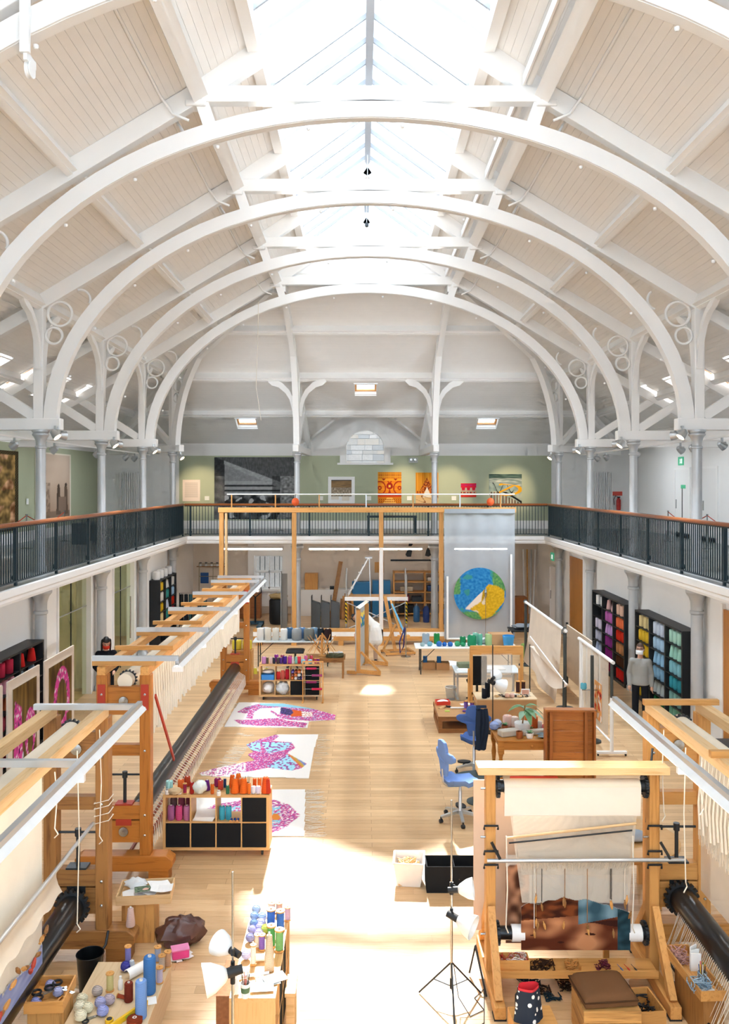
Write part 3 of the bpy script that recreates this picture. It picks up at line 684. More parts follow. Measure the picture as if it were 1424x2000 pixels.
while z < 8.6:
    h = RND.choice((.17, .22, .27)); x = -1.25-RND.random()*.4
    while x < 1.3:
        l = RND.choice((.32, .46, .6)); k = (h, l, RND.randrange(4))
        if k not in SM: SM[k] = MB().box(0, l-.015, -.06, 0, 0, h-.015).mesh('stone', STONES[k[2]])
        link('stone', SM[k], ow, (x, YB+2.3, z)); x += l
    z += h
# lower sash window in the end wall
wn += 1; sw = struct(T('window_%d' % wn, None, None)); tag(sw, 'white sash window with panelled apron at the far end')
for x0, x1 in ((-4.62, -4.38), (-3.22, -2.9)): MB().box(x0, x1, YB-.12, YB+.1, .3, 2.75).to('jamb', WHITE, sw)
MB().box(-4.38, -3.22, YB-.1, YB+.1, 2.3, 2.75).to('head', WHITE, sw); MB().box(-4.55, -3.05, YB-.22, YB+.1, .9, .98).to('sill', WHITE, sw)
for i in range(9): MB().box(-4.38+i*.129, -4.255+i*.129, YB-.06, YB-.03, .3, .9).to('apron_board', WHITE, sw)
for z0, z1, yy in ((.98, 1.66, .08), (1.64, 2.31, .13)):
    m = MB().box(-4.38, -4.3, YB+yy, YB+yy+.04, z0, z1).box(-3.3, -3.22, YB+yy, YB+yy+.04, z0, z1).box(-4.3, -3.3, YB+yy, YB+yy+.04, z0, z0+.06).box(-4.3, -3.3, YB+yy, YB+yy+.04, z1-.05, z1).box(-3.82, -3.78, YB+yy, YB+yy+.04, z0, z1)
    sa_ = m.to('sash', WHITE, sw)
    for x0 in (-4.3, -3.78): MB().quad((x0, YB+yy+.02, z0), (x0+.48, YB+yy+.02, z0), (x0+.48, YB+yy+.02, z1), (x0, YB+yy+.02, z1)).to('pane', CLEAR, sa_)
fe = tag(T('outside_fence', 'dark iron fence seen through the far sash window', 'fence', (-3.8, YB+1.2, 0)))
fm = MB().box(-.012, .012, -.012, .012, 0, 2.4).mesh('bar', IRON)
for i in range(10): link('bar', fm, fe, (-.9+i*.2, 0, 0))
MB().box(-1, 1, -.015, .015, 2.2, 2.25).to('rail', IRON, fe)
# skirtings
for nm, b in (('baseboard_back', (-7.35, 7.35, YB-.05, YB-.03, ZG, 3.68)), ('baseboard_left', (-10.5, -10.44, 2, YB-.05, ZG, 3.68)), ('baseboard_right', (10.47, 10.5, 2, YB, ZG, 3.5)), ('baseboard_lower_back', (-2.85, XL, YB-.04, YB, 0, .16)), ('baseboard_lower_right', (XL-.03, XL, 12, YB, 0, .14))):
    tag(struct(MB().box(*b).to(nm, WHITE)), 'white painted skirting board')
# radiators on the gallery's end wall
def radiator(x, lab):
    t = T('radiator', lab, 'radiator', (x, YB-.03, ZG+.25))
    fm = MB().box(-.025, .025, -.08, -.02, 0, 2.0).mesh('fin', PAPER)
    for i in range(10): link('fin', fm, t, ((i-4.5)*.072, 0, 0))
    MB().box(-.36, .36, -.06, 0, 0, .06).box(-.36, .36, -.06, 0, 1.94, 2.0).to('header', PAPER, t)
radiator(AX(252), 'tall white column radiator on the wall at the left gallery end'); radiator(AX(1178), 'tall white column radiator on the wall at the right gallery end')
# extinguisher
REDPL = plain('red_enamel', 'c22a25', .35)
t = T('fire_extinguisher', 'red fire extinguisher hung on the white wall at the right gallery end', 'fire extinguisher', (AX(1207), YB-.12, AZ_(996)))
MB().lathe([(.08, 0), (.085, .03), (.085, .38), (.05, .46), (.03, .48)], 14).to('cylinder', REDPL, t, 40)
MB().box(-.05, .06, -.02, .02, .48, .53).to('valve', BLACKM, t); MB().tube([(.0, 0, .5), (-.12, 0, .56), (-.19, 0, .42), (-.17, 0, .2)], .013, 6).to('hose', BLACKM, t)
tag(MB().box(-.2, .2, 0, .01, 0, .16).to('extinguisher_sign', plain('red_sign', 'd9584a'), loc=(AX(1206), YB-.015, AZ_(968))), 'small red sign above the fire extinguisher', 'sign')
# art on the left gallery wall
def verdure(u, v):
    n = nz(u*9, v*9)+.6*nz(u*22, v*22, 4)
    if u < .06 or u > .94 or v < .05 or v > .95: return '2c2a22' if (int(u*50)+int(v*60)) % 2 else '5a4a2c'
    return hx('4d3d22', 'c39a5c', .5+n*.9) if nz(u*6, v*6, 9) < .18 else hx('6d4526', 'e0b088', .5+n)
xw = -10.47
def side_pic(name, y0, y1, z0, z1, fn, nu, nv, label, cat, mt=None):
    o = picture(name, lambda u, v, d: (-d, (u-.5)*(y1-y0), v*(z1-z0)), fn, nu, nv, .04, mt, loc=(xw+.05, (y0+y1)/2, z0)); return tag(o, label, cat)
side_pic('verdure_tapestry', 21.6, 25.75, 3.75, 6.1, verdure, 110, 70, 'brown and gold figured tapestry on the left gallery wall', 'tapestry', WEAVE)
def sepia(u, v):
    if u < .03 or u > .97 or v < .02 or v > .98: return 'e9dfce'
    c = hx('b3967f', 'd3bda8', v+.2*nz(u*4, v*4))
    for cx, hgt in ((.62, .5), (.84, .52)):
        if ((u-cx)/.035)**2+((v-hgt)/.03)**2 < 1: c = '4a3a30'
        elif abs(u-cx) < .06*(1.2-.5*v/hgt) and v < hgt-.02 and v > .06: c = '5d4a3d' if cx < .7 else '6a5545'
    if u < .38 and v < .55: c = hx(c, '6e5948', .6 if nz(u*20, v*16) > 0 else .2)
    if .62 < u < .85 and .12 < v < .33: c = '8b7361'
    if v < .12: c = hx(c, '77614f', .6)
    return c
side_pic('sepia_photograph', 27.15, 30.4, 3.95, 6.16, sepia, 70, 70, 'large sepia photograph of two standing figures on the left gallery wall', 'photograph')
tag(MB().box(0, .02, -.07, .07, 0, .18).to('wall_caption', PAPER, loc=(xw+.02, 26.5, 4.5)), 'small white caption card between tapestry and sepia photograph', 'caption card')
# doors and signs at the right gallery wall
GREENS = emit('exit_sign_green', '4aa27c', .35)
def door(nm, y0, y1, z0, z1, x, sd, label, glazed=False):
    global wn
    t = struct(T(nm, None, None, (x, (y0+y1)/2, z0))); tag(t, label); w_ = y1-y0; h_ = z1-z0
    s = -sd
    f = MB().box(min(0, s*.05), max(0, s*.05), -w_/2-.07, -w_/2, 0, h_+.07).box(min(0, s*.05), max(0, s*.05), w_/2, w_/2+.07, 0, h_+.07).box(min(0, s*.05), max(0, s*.05), -w_/2, w_/2, h_, h_+.07); f.to('door_frame', WHITE, t)
    MB().box(min(0, s*.03), max(0, s*.03), -w_/2, w_/2, 0, h_).to('door_leaf', WALLW, t); lf_ = t.children[-1]
    MB().box(min(s*.03, s*.06), max(s*.03, s*.06), w_/2-.13, w_/2-.1, .95, 1.25).to('handle', STEEL, lf_)
    if glazed:
        MB().box(min(s*.031, s*.04), max(s*.031, s*.04), -.03, 0.02, .1, h_-.6).to('meeting_stile', DARKMET, t)
        MB().box(min(s*.031, s*.04), max(s*.031, s*.04), -.3, .1, h_-.62, h_-.5).to('push_sign', GREENS, t)
    return t
door('door_1', 27.85, 29.1, ZG, 5.6, 10.5, 1, 'white double exit door on the right gallery', True); door('door_2', 25.7, 26.8, ZG, 5.6, 10.5, 1, 'white single door on the right gallery')
door('door_3', 30.6, 31.5, 0, 2.1, XL, 1, 'narrow white door in the far right corner below the gallery')
def exit_sign(x, y, z, rot, lab):
    t = T('exit_sign', lab, 'exit sign', (x, y, z), rot)
    MB().box(-.2, .2, -.05, 0, 0, .28).to('sign_box', GREENS, t)
    wm = emit('exit_sign_white', 'e6f3ec', .5)
    MB().prism([(-.05, .06), (-.02, .13), (-.04, .19), (0, .22), (.04, .19), (.03, .13), (.06, .06), (.03, .06), (.01, .11), (-.02, .06)], -.056, -.05, Matrix(((1, 0, 0, 0), (0, 0, 1, 0), (0, 1, 0, 0), (0, 0, 0, 1)))).to('running_figure', wm, t)
    MB().box(.09, .17, -.056, -.05, .06, .22).to('door_symbol', wm, t)
exit_sign(10.5, 28.6, 5.75, -PI/2, 'green exit sign above the gallery exit door'); exit_sign(XL, 31.2, 2.35, -PI/2, 'green exit sign above the corner door below')
# wooden sliding doors on the lower right wall
HONEY = wood('honey_veneer', 'bd7d38', 'a3662a', 2, .4, .5)
for nm, y0, y1, lab in (('door_4', 26.75, 28.5, 'tall honey coloured sliding door beyond the far yarn shelf'), ('door_5', 14.6, 16.4, 'tall honey coloured sliding door nearest on the right')):
    t = struct(T(nm, None, None, (XL, (y0+y1)/2, 0))); tag(t, lab); w_ = (y1-y0)/2
    MB().box(-.05, -.01, -w_, w_, .02, 2.75).to('door_leaf', HONEY, t); MB().box(-.07, 0, -w_-.1, -w_, 0, 2.85).box(-.07, 0, w_, w_+.1, 0, 2.85).to('door_frame', WHITE, t)
# glazed side room on the left
TUBE = emit('fluorescent_tube', 'f6f4f0', 13.)
GLAZ = glass('shop_glass', 'e9f0dc', .88, .02)
for i, (y0, y1) in enumerate(GL):
    wn += 1; t = struct(T('window_%d' % wn, None, None, (-XL-.08, 0, 0))); tag(t, 'glazed wall of the side room')
    n = 2
    for k in range(n):
        a, b_ = y0+(y1-y0)*k/n, y0+(y1-y0)*(k+1)/n
        MB().quad((0, a+.01, .02), (0, b_-.01, .02), (0, b_-.01, 2.98), (0, a+.01, 2.98)).to('pane', GLAZ, t)
    MB().box(-.012, .012, y0+.07, y1-.07, 2.15, 2.175).to('transom', ALU, t); MB().box(-.012, .012, (y0+y1)/2-.006, (y0+y1)/2+.006, 0, 2.98).to('joint', DARKMET, t)
    MB().box(-.1, .12, y0+.004, y0+.07, 0, 2.98).to('jamb', WHITE, t); MB().box(-.1, .12, y1-.07, y1-.004, 0, 2.98).to('jamb', WHITE, t)
    if i: MB().tube([(.08, y1-.35, .7), (.08, y1-.35, 1.9)], .02, 8).to('pull_handle', STEEL, t)
for i, y in enumerate((16.5, 19.9, 24.2)):                      # tubes added to brighten the side room
    t = T('tube_light', 'added fluorescent tube to brighten the glazed side room, %s' % ('nearest', 'middle', 'far')[i], 'tube light', (-8.6, y, 3.05))
    MB().box(-.8, .8, -.06, .06, .03, .12).to('batten', PAPER, t); MB().tube([(-.76, 0, 0), (.76, 0, 0)], .025, 8).to('tube', TUBE, t, 60)
# benches and rope barriers in the gallery
def bench(x, y, lab, rz=0):
    t = T('gallery_bench', lab, 'bench', (x, y, ZG), rz)
    MB().box(-.9, .9, -.2, .2, .55, .62).to('seat', IRON, t)
    for s in (-1, 1): MB().box(s*.85-.04, s*.85+.04, -.2, .2, 0, .55).to('leg', IRON, t)
bench(.95, 31.2, 'dark low bench behind the far balustrade'); bench(-8.4, 26, 'dark low bench on the left gallery', PI/2)
CH = [MB().lathe([(.15, 0), (.15, .02), (.03, .04)], 18).mesh('base_plate', STEEL, 40), MB().lathe([(.018, .03), (.018, .9), (.03, .92), (.03, .95)], 10).mesh('pole', STEEL, 40)]
def stanchion(x, y, lab):
    t = T('barrier_post', lab, 'barrier post', (x, y, ZG)); link('base_plate', CH[0], t); link('pole', CH[1], t); return t
RP = cloth('red_rope', 'b5432f')
def rope(a, b, lab):
    a, b = Vector(a), Vector(b); m = MB().tube([a.lerp(b, i/12)+Vector((0, 0, -.25*math.sin(PI*i/12))) for i in range(13)], .012, 6)
    tag(m.to('barrier_rope', RP), lab, 'rope')
for sd, s in ((-1, 'left'), (1, 'right')):
    ys = (17.5, 20.5, 23.5, 26.5)
    for i, y in enumerate(ys):
        stanchion(sd*9.3, y, 'chrome barrier post on the %s gallery, %s from the near end' % (s, ORD[i]))
        if i: rope((sd*9.3, ys[i-1]+.045, ZG+.9), (sd*9.3, y-.045, ZG+.9), 'red rope on the %s gallery, %s span from the near end' % (s, ORD[i-1]))
for i, x in enumerate((-3.2, -1.1)): stanchion(x, 32.3, 'chrome barrier post before the mural photograph, %s one' % ('left', 'right')[i])
# spotlights -------------------------------------------------------
SPOT_ON = emit('spot_lamp_on', 'ffd9a6', 14.)
def spot(x, y, z, aim, on, lab, arm=0, watts=420):
    t = T('spotlight', lab, 'spotlight', (x, y, z), 0, 'silver gallery spotlights')
    q = (Vector(aim)-Vector((x, y, z))).normalized().to_track_quat('Z', 'Y').to_matrix().to_4x4(); q = Matrix.Translation((0, 0, -.17)) @ q
    MB().box(-.02, .02, -.02, .02, -.12, 0).tube([(-.09, 0, -.15), (-.09, 0, -.1), (.09, 0, -.1), (.09, 0, -.15)], .01, 6).to('bracket', ALU, t)
    if arm: MB().box(-.015, .015, min(0, arm), max(0, arm), -.03, 0).to('arm', ALU, t)
    MB().lathe([(.03, -.11), (.06, -.09), (.085, 0), (.095, .08), (.085, .08), (.08, .03)], 14, m=q).to('housing', ALU, t, 40)
    if on == 2:                                             # a floodlight that throws real light into the hall
        l = bpy.data.lights.new('spot_beam', 'SPOT'); l.energy = watts; l.spot_size = 2.2; l.spot_blend = .9; l.color = (.8, .9, 1); l.shadow_soft_size = .08
        o = bpy.data.objects.new('spot_beam', l); C.objects.link(o); o.location = Vector((x, y, z))+q @ Vector((0, 0, .12)); o.rotation_euler = (Vector(aim)-Vector((x, y, z))).to_track_quat('-Z', 'Y').to_euler()
    MB().lathe([(.082, .05), (0, .055)], 14, m=q).to('lens', SPOT_ON if on else PAPER, t, 40)
spots = []
for sd, s in ((-1, 'left'), (1, 'right')):
    for k, y in enumerate(YT[:4]):
        nmk = ['far corner', 'second from corner', 'third from corner', 'nearest in view'][k]
        for i, (dx, dz, dy) in enumerate(((.36, .0, -.19), (.36, .0, .22))):
            if k == 0 and i: continue
            if k == 0: spot(sd*6.28, y4-.36, 6.22, (sd*1, y4-2, 0), 1, 'spotlight under the %s corner half arch foot' % s); continue
            spot(sd*(W-dx), y+dy, 6.3+dz, (sd*1.0, y+(5 if i else -1), (5.5 if i else 0)), 2 if (i == 0 or k < 3) else 1, 'spotlight at %s arch foot, column %s, %s lamp' % (s, nmk, ('near', 'rear')[i]), -dy, 210 if i else 430)
    tr = tag(MB().box(-.02, .02, 13, 31.5, 0, .04).to('spot_track', WHITE, loc=(sd*7.9, 0, 6.17)), 'white lighting track under the tie beams of the %s gallery' % s, 'lighting track')
    for i, y in enumerate((19.2, 20.9, 21.7, 25.2, 28.3, 29.4)):
        spot(sd*7.9, y, 6.17, (sd*10.4, y+.6, 4.4), 2, 'silver spotlight on the %s gallery track, %s from the near end' % (s, ORD[i]), 0, 45)
for x, s in ((-2.36, 'left'), (2.36, 'right')): spot(x, y4+.55, 6.22, (x, 34, 4.6), True, 'spotlight behind the %s end column head' % s)
for x, lab in ((-6.6, 'text panel'), (1.4, 'orange tapestry'), (3.2, 'amber tapestry'), (5.6, 'landscape tapestry')):   # their warm beams on the pictures
    l = bpy.data.lights.new('picture_spot', 'SPOT'); l.energy = 160; l.spot_size = .75; l.spot_blend = .8; l.color = (1, .78, .5); l.shadow_soft_size = .06
    o = bpy.data.objects.new('picture_spot', l); C.objects.link(o); o.location = (x, 31.2, 6.0); o.rotation_euler = (Vector((x+.1, 34, 4.9))-Vector((x, 31.2, 6.0))).to_track_quat('-Z', 'Y').to_euler()
# tube lights under the far gallery
def tube_light(x0, x1, y, z, lab):
    t = T('tube_light', lab, 'tube light', ((x0+x1)/2, y, z)); L = (x1-x0)/2
    MB().box(-L, L, -.06, .06, .03, .1).to('batten', PAPER, t); MB().tube([(-L+.04, 0, 0), (L-.04, 0, 0)], .025, 8).to('tube', TUBE, t, 60)
    MB().box(-L, -L+.04, -.05, .05, -.03, .05).box(L-.04, L, -.05, .05, -.03, .05).to('lamp_holder', PAPER, t)
for x0, x1, lab in ((-5.2, -3.0, 'near the sash window'), (-2.1, -.2, 'left of centre'), (.1, 2.1, 'right of centre'), (3.2, 5.2, 'behind the hanging gauze')):
    tube_light(x0, x1, 31.4, 2.75, 'fluorescent tube light below the far gallery, %s' % lab)
    tag(MB().tube([(0, 0, 0), (0, 0, .34)], .008, 6).to('light_rod', ALU, bpy.data.objects['tube_light'] if False else None, loc=((x0+x1)/2, 31.4, 2.85)), 'thin rod holding up the tube light %s' % lab, 'rod')
# white conduit along the purlins and blind tube on the right
for sd, s in ((-1, 'left'), (1, 'right')):
    for k in range(1, 5):
        y0, y1 = YT[k+1], YT[k]
        z = slope_z(3.15)-.04
        m = MB().tube([(sd*2.95, y0+.25, z-.35), (sd*3.1, y0+.35, z-.1), (sd*3.2, y0+.6, z), (sd*3.2, y1-.25, z), (sd*3.05, y1-.12, z-.2), (sd*2.8, y1-.1, z-.3)], .022, 8)
        m.to('conduit', WHITE, ceil, 50)
for k in range(1, 5):
    y0, y1 = YT[k+1], YT[k]; t = T('blind_roller', 'white blind roller along the right roof beam, %s bay from the far end' % ORD[k-1], 'roller blind', (2.42, (y0+y1)/2, 11.3)); L = (y1-y0)/2-.15
    MB().tube([(0, -L, 0), (0, L, 0)], .06, 12).to('roller', WHITE, t, 50); MB().tube([(0, -L-.04, 0), (0, -L+.02, 0)], .05, 12).to('end_cap', DARKMET, t, 50); MB().box(-.1, -.07, -L, L, -.06, .1).to('cassette', WHITE, t)
p = T('pulley_block', 'white pulley hook hanging from the nearest truss at top left', 'pulley', (-3.72, 9.26, 9.6))
MB().box(-.05, .05, -.16, -.11, .12, .95).box(-.02, .02, -.13, .13, .05, .14).to('strap', WHITE, p)
MB().lathe([(.05, -.03), (.09, -.03), (.09, -.02), (.06, 0), (.09, .02), (.09, .03), (.05, .03)], 16, m=Matrix.Rotation(PI/2, 4, 'Y')).to('wheel', WHITE, p, 40)
tag(MB().tube([(-3.18, 25.3, 10.5), (-3.2, 25.28, 9.2), (-3.25, 25.3, 8.0), (-3.1, 25.3, 7.0)], .008, 5).to('pull_cord', STRING), 'thin white cord dangling from the last arch', 'cord')
for i, (y, z) in enumerate(((21.0, 12.75), (24.2, 12.7))):
    t = T('hanging_hook', 'small dark hook lamp hanging below the ridge, %s one' % ('nearer', 'farther')[i], 'hook', (0, y, z-.35))
    MB().tube([(0, 0, .1), (0, 0, .8)], .008, 5).to('rod', ALU, t); MB().lathe([(0, 0), (.05, .03), (.05, .1), (.02, .14)], 10).to('head', DARKMET, t, 40)
# ------------------------------------------------------------------ yarn: cones, tubes, wooden bobbins, balls
YM = {}
TUBEC = plain('cone_core', 'e9e2d6', .7)
def ymesh(kind, col, h, r):
    k = (kind, col, round(h, 3), round(r, 3))
    if k in YM: return YM[k]
    n = 16
    if kind == 'cone':
        a = MB().lathe([(r*.93, 0), (r, .02*h), (r*.97, .2*h), (r*.62, .94*h), (r*.5, .97*h), (r*.22, .975*h)], n).mesh('winding', yarn(col), 40)
        b = MB().lathe([(r*.2, .9*h), (r*.2, 1.05*h), (r*.13, 1.05*h), (r*.13, .95*h)], 10).mesh('core', TUBEC, 40)
    elif kind == 'tube':
        a = MB().lathe([(r*.9, 0), (r, .04*h), (r, .94*h), (r*.9, h), (r*.3, h)], n).mesh('winding', yarn(col), 40)
        b = MB().lathe([(r*.3, .9*h), (r*.3, 1.04*h), (r*.2, 1.04*h), (r*.2, .95*h)], 10).mesh('core', TUBEC, 40)
    elif kind == 'bobbin':
        a = MB().lathe([(r*.35, .06*h), (r*.8, .08*h), (r*.8, .92*h), (r*.35, .94*h)], n).mesh('winding', yarn(col), 40)
        b = MB().lathe([(r, 0), (r, .06*h), (r*.34, .07*h), (r*.34, .93*h), (r, .94*h), (r*.97, h), (r*.25, h), (r*.2, .9*h)], n).mesh('spool', LITE[2], 30)
    elif kind == 'fat':
        a = MB().lathe([(r*.8, 0), (r, .1*h), (r*1.0, .85*h), (r*.8, .98*h), (r*.3, h)], n).mesh('winding', yarn(col), 40)
        b = MB().lathe([(r*.28, .9*h), (r*.28, 1.03*h), (r*.15, 1.03*h), (r*.15, .95*h)], 10).mesh('core', TUBEC, 40)
    else:
        a = MB().blob((0, 0, r*.92), r, r, r*.92, 14, 9, .03, 3).mesh('winding', yarn(col), 60)
        s = MB()
        for j in range(3):
            q = Matrix.Rotation(j*1.1+.4, 4, 'X') @ Matrix.Rotation(j*.9, 4, 'Z')
            s.tube([Vector((0, 0, r*.92))+q @ Vector((r*1.01*math.cos(t*PI/9), r*1.01*math.sin(t*PI/9), 0)) for t in range(18)], r*.06, 5, True)
        b = s.mesh('strands', yarn(col), 60)
    YM[k] = (a, b); return YM[k]
KN = {'cone': 'yarn_cone', 'tube': 'yarn_tube', 'bobbin': 'wooden_bobbin', 'fat': 'yarn_package', 'ball': 'wool_ball'}
def Yn(kind, col, loc, h, r, label, group=None, tilt=None, rz=0, small=False):
    a, b = ymesh(kind, col, h, r); t = T(KN[kind], label, 'yarn', loc, 0, group)
    if tilt is not None: t.rotation_euler = (tilt, 0, rz)
    link(a.name.split('.')[0], a, t); link(b.name.split('.')[0], b, t); return t
CN = [('f0c3a8', 'peach'), ('f0784a', 'orange'), ('d9341f', 'scarlet'), ('d99a68', 'tan'), ('5a3a28', 'dark brown'), ('e02f2a', 'bright red'), ('e8b7b0', 'pale pink'), ('c46ab0', 'magenta pink'), ('c79bd2', 'lilac'), ('9a3f97', 'purple'), ('8f2a86', 'deep purple'), ('7a1f3a', 'wine red'),
      ('f0ece8', 'white'), ('d9d4e8', 'pale lavender'), ('c7cfe8', 'pale periwinkle'), ('b9c6e6', 'light periwinkle'), ('f1d79a', 'pale yellow'), ('f0c33a', 'yellow'), ('e0b42c', 'gold'), ('d7dfee', 'icy blue'), ('b5d5ee', 'sky blue'), ('9cc9e8', 'light blue'), ('8fc0e2', 'soft blue'), ('c9d5d8', 'pale grey blue'), ('2f7a52', 'dark green'),
      ('b8e3cf', 'mint'), ('a9dcc8', 'seafoam'), ('8fcbd6', 'aqua'), ('3f9fb0', 'teal blue'), ('8cbfb8', 'grey teal'), ('7fb89a', 'sage green'), ('e07a8a', 'rose'), ('c8324a', 'crimson'), ('f0a8b8', 'light pink'), ('d9566a', 'coral pink'), ('7a2430', 'maroon'), ('f2c94a', 'bright yellow'), ('49a39a', 'teal'), ('b03a3a', 'brick red'), ('e8e4da', 'cream'), ('8a7a4a', 'khaki'), ('2f5a8a', 'navy blue'), ('a0522d', 'rust')]
CNAME = dict(CN)
def cname(c): return CNAME.get(c, 'coloured')
# ------------------------------------------------------------------ black bookcases of yarn
def bookcase(y0, y1, sd, cols, rows, fill, who, H=2.1, d=.34, wall=XL):
    """fill[c][r] = (colour, kind, how many) counted from the far end and from the top"""
    t = T('black_bookcase', who, 'bookcase', (sd*wall, (y0+y1)/2, 0), 0, None); L = (y1-y0); s = -sd
    X0, X1 = min(0, s*d), max(0, s*d)
    MB().box(X0, X1, -L/2, L/2, H-.04, H).to('top', BLACKM, t); MB().box(X0, X1, -L/2, L/2, 0, .08).to('plinth', BLACKM, t)
    MB().box(min(s*.0, s*.02), max(s*.0, s*.02), -L/2, L/2, .08, H-.04).to('back_panel', BLACKM, t)
    for i in range(cols+1):
        y = -L/2+L*i/cols; y = max(-L/2+.03, min(L/2-.03, y)); MB().box(X0, X1, y-.03, y+.03, .08, H-.04).to('upright', BLACKM, t)
    hh = (H-.12)/rows; sm = MB().box(X0*.97, X1*.97, -L/cols/2+.03, L/cols/2-.03, -.02, .0).mesh('shelf', BLACKM)
    for c in range(cols):
        yc = L/2-L*(c+.5)/cols
        for r in range(1, rows): link('shelf', sm, t, (0, yc, H-.04-hh*r))
    whom = who.split(',')[0]
    sh = who.split(' with')[0].replace('tall black ', '')
    for c in range(cols):
        for r in range(rows):
            f = fill[c][r]
            if not f: continue
            col, kind, n = f; zc = H-.04-hh*(r+1)+.001; yc = (y0+y1)/2+L/2-L*(c+.5)/cols; wd = L/cols-.1
            kk = {'c': 'cone', 't': 'tube', 'f': 'fat', 'b': 'bobbin'}[kind]; h = hh*.8; rr = min(wd/n/2*.95, .085)
            for i in range(n):
                y = yc+wd/2-wd*(i+.5)/n
                Yn(kk, col, (sd*(wall-d*.62), y, zc), h, rr, '%s %s, %s along shelf %s from top, %s column, %s' % (cname(col), KN[kk].split('_')[1], ORD[i], ORD[r], ('far', 'middle', 'near')[c] if cols == 3 else ORD[c], sh.replace('black ', '')), 'yarn stored in the bookcases')
bookcase(21.62, 24.65, 1, 3, 6, [[('f0ece8', 't', 2), None, ('d9d4e8', 't', 3), ('c7cfe8', 't', 3), ('b9c6e6', 'c', 3), None],
    [('e8b7b0', 'c', 2), ('c46ab0', 'f', 4), ('c79bd2', 'c', 4), ('9a3f97', 't', 4), ('8f2a86', 't', 4), ('7a1f3a', 'c', 4)],
    [('f0c3a8', 't', 3), ('f0784a', 'f', 4), ('d9341f', 'f', 4), ('d99a68', 't', 4), ('5a3a28', 'f', 4), ('e02f2a', 't', 4)]], 'far right black bookcase with purple and orange yarn, behind the standing man', 2.1)
bookcase(17.72, 20.8, 1, 3, 6, [[('f1d79a', 't', 3), ('f0c33a', 'f', 4), ('e0b42c', 'f', 4), ('f2c94a', 'c', 3), ('f1d79a', 'c', 3), ('f0c33a', 't', 3)],
    [('d7dfee', 't', 4), ('b5d5ee', 'f', 4), ('9cc9e8', 'c', 4), ('8fc0e2', 't', 4), ('c9d5d8', 'c', 4), ('2f7a52', 'f', 3)],
    [('b8e3cf', 't', 4), ('a9dcc8', 'c', 4), ('8fcbd6', 'f', 4), ('3f9fb0', 'f', 4), ('8cbfb8', 't', 4), ('7fb89a', 't', 4)]], 'near right black bookcase with yellow, blue and mint yarn', 2.1)
bookcase(13.55, 17.1, -1, 3, 6, [[('e02f2a', 'c', 2), ('b5d5ee', 'c', 2), ('d9566a', 'c', 2), ('e07a8a', 't', 3), None, None],
    [('c8324a', 't', 3), ('f0a8b8', 't', 4), ('f0784a', 'c', 2), ('d9566a', 'f', 3), ('e07a8a', 't', 3), ('c8324a', 'c', 3)],
    [('c8324a', 'c', 3), ('f0a8b8', 'c', 3), ('d9566a', 't', 3), ('e07a8a', 'f', 3), ('7a2430', 't', 3), ('d9566a', 'c', 3)],
    [None, ('e07a8a', 't', 3), ('c8324a', 'f', 3), ('7a2430', 'c', 3), None, None]], 'left black bookcase with pink and red yarn, beside the glazed room', 2.05)
bookcase(26.95, 29.35, -1, 3, 6, [[('e8e4da', 't', 3), ('b5d5ee', 'f', 3), ('d9341f', 't', 3), ('c8324a', 'f', 3), None, None],
    [('e8e4da', 'c', 3), ('49a39a', 't', 3), ('d7dfee', 'c', 3), ('49a39a', 't', 3), ('e8e4da', 't', 3), None],
    [('f0c33a', 'f', 3), ('e8e4da', 't', 4), ('e0b42c', 'f', 3), ('f1d79a', 't', 3), ('e8e4da', 'c', 3), None]], 'far left black bookcase with mixed yarn, white jars on top', 2.1)
for i, y in enumerate((27.2, 27.7, 28.25, 28.9)):
    tag(MB().lathe([(.1, 0), (.12, .03), (.11, .25), (.07, .28)], 14).to('white_jar', PAPER, None, 40, loc=(-XL+.17, y, 2.1)), 'white jar on the far left bookcase, %s from the near end' % ORD[i], 'jar')
# ------------------------------------------------------------------ cube shelves on castors
def cube_unit(loc, rz, label, cols=4, rows=2, back=False):
    t = T('cube_shelf', label, 'shelf unit', loc, rz); p, d = .352, .39; Wd = cols*.335+(cols-1)*.017+.076; Hh = rows*.335+(rows-1)*.017+.076; z0 = .09
    MB().box(0, Wd, 0, d, z0, z0+.038).to('bottom_board', BEECH[0], t); MB().box(0, Wd, 0, d, z0+Hh-.038, z0+Hh).to('top_board', BEECH[0], t)
    for x in (0, Wd-.038): MB().box(x, x+.038, 0, d, z0+.038, z0+Hh-.038).to('side_board', BEECH[2], t)
    for i in range(1, cols): MB().box(.038+i*p-.017, .038+i*p, 0, d, z0+.038, z0+Hh-.038).to('divider', BEECH[2], t)
    for j in range(1, rows): MB().box(.038, Wd-.038, 0.002, d-.002, z0+.038+j*p-.017, z0+.038+j*p).to('shelf', BEECH[0], t)
    for x in (.1, Wd-.1):
        for y in (.07, d-.07):
            c = MB().lathe([(.035, -.014), (.04, -.01), (.04, .01), (.035, .014)], 12, (x, y, .04), Matrix.Rotation(PI/2, 4, 'Y')).box(x-.02, x+.02, y-.03, y+.03, .07, .09); c.to('castor', DARKMET, t, 40)
    return t, p, z0
def cell(t, c, r, p, z0, rows=2):                             # inside of a cell: left x, floor z
    return .038+c*p, z0+.038+(rows-1-r)*p
def world(t, v): return tuple(Matrix.Translation(t.location) @ t.rotation_euler.to_matrix().to_4x4() @ Vector(v))
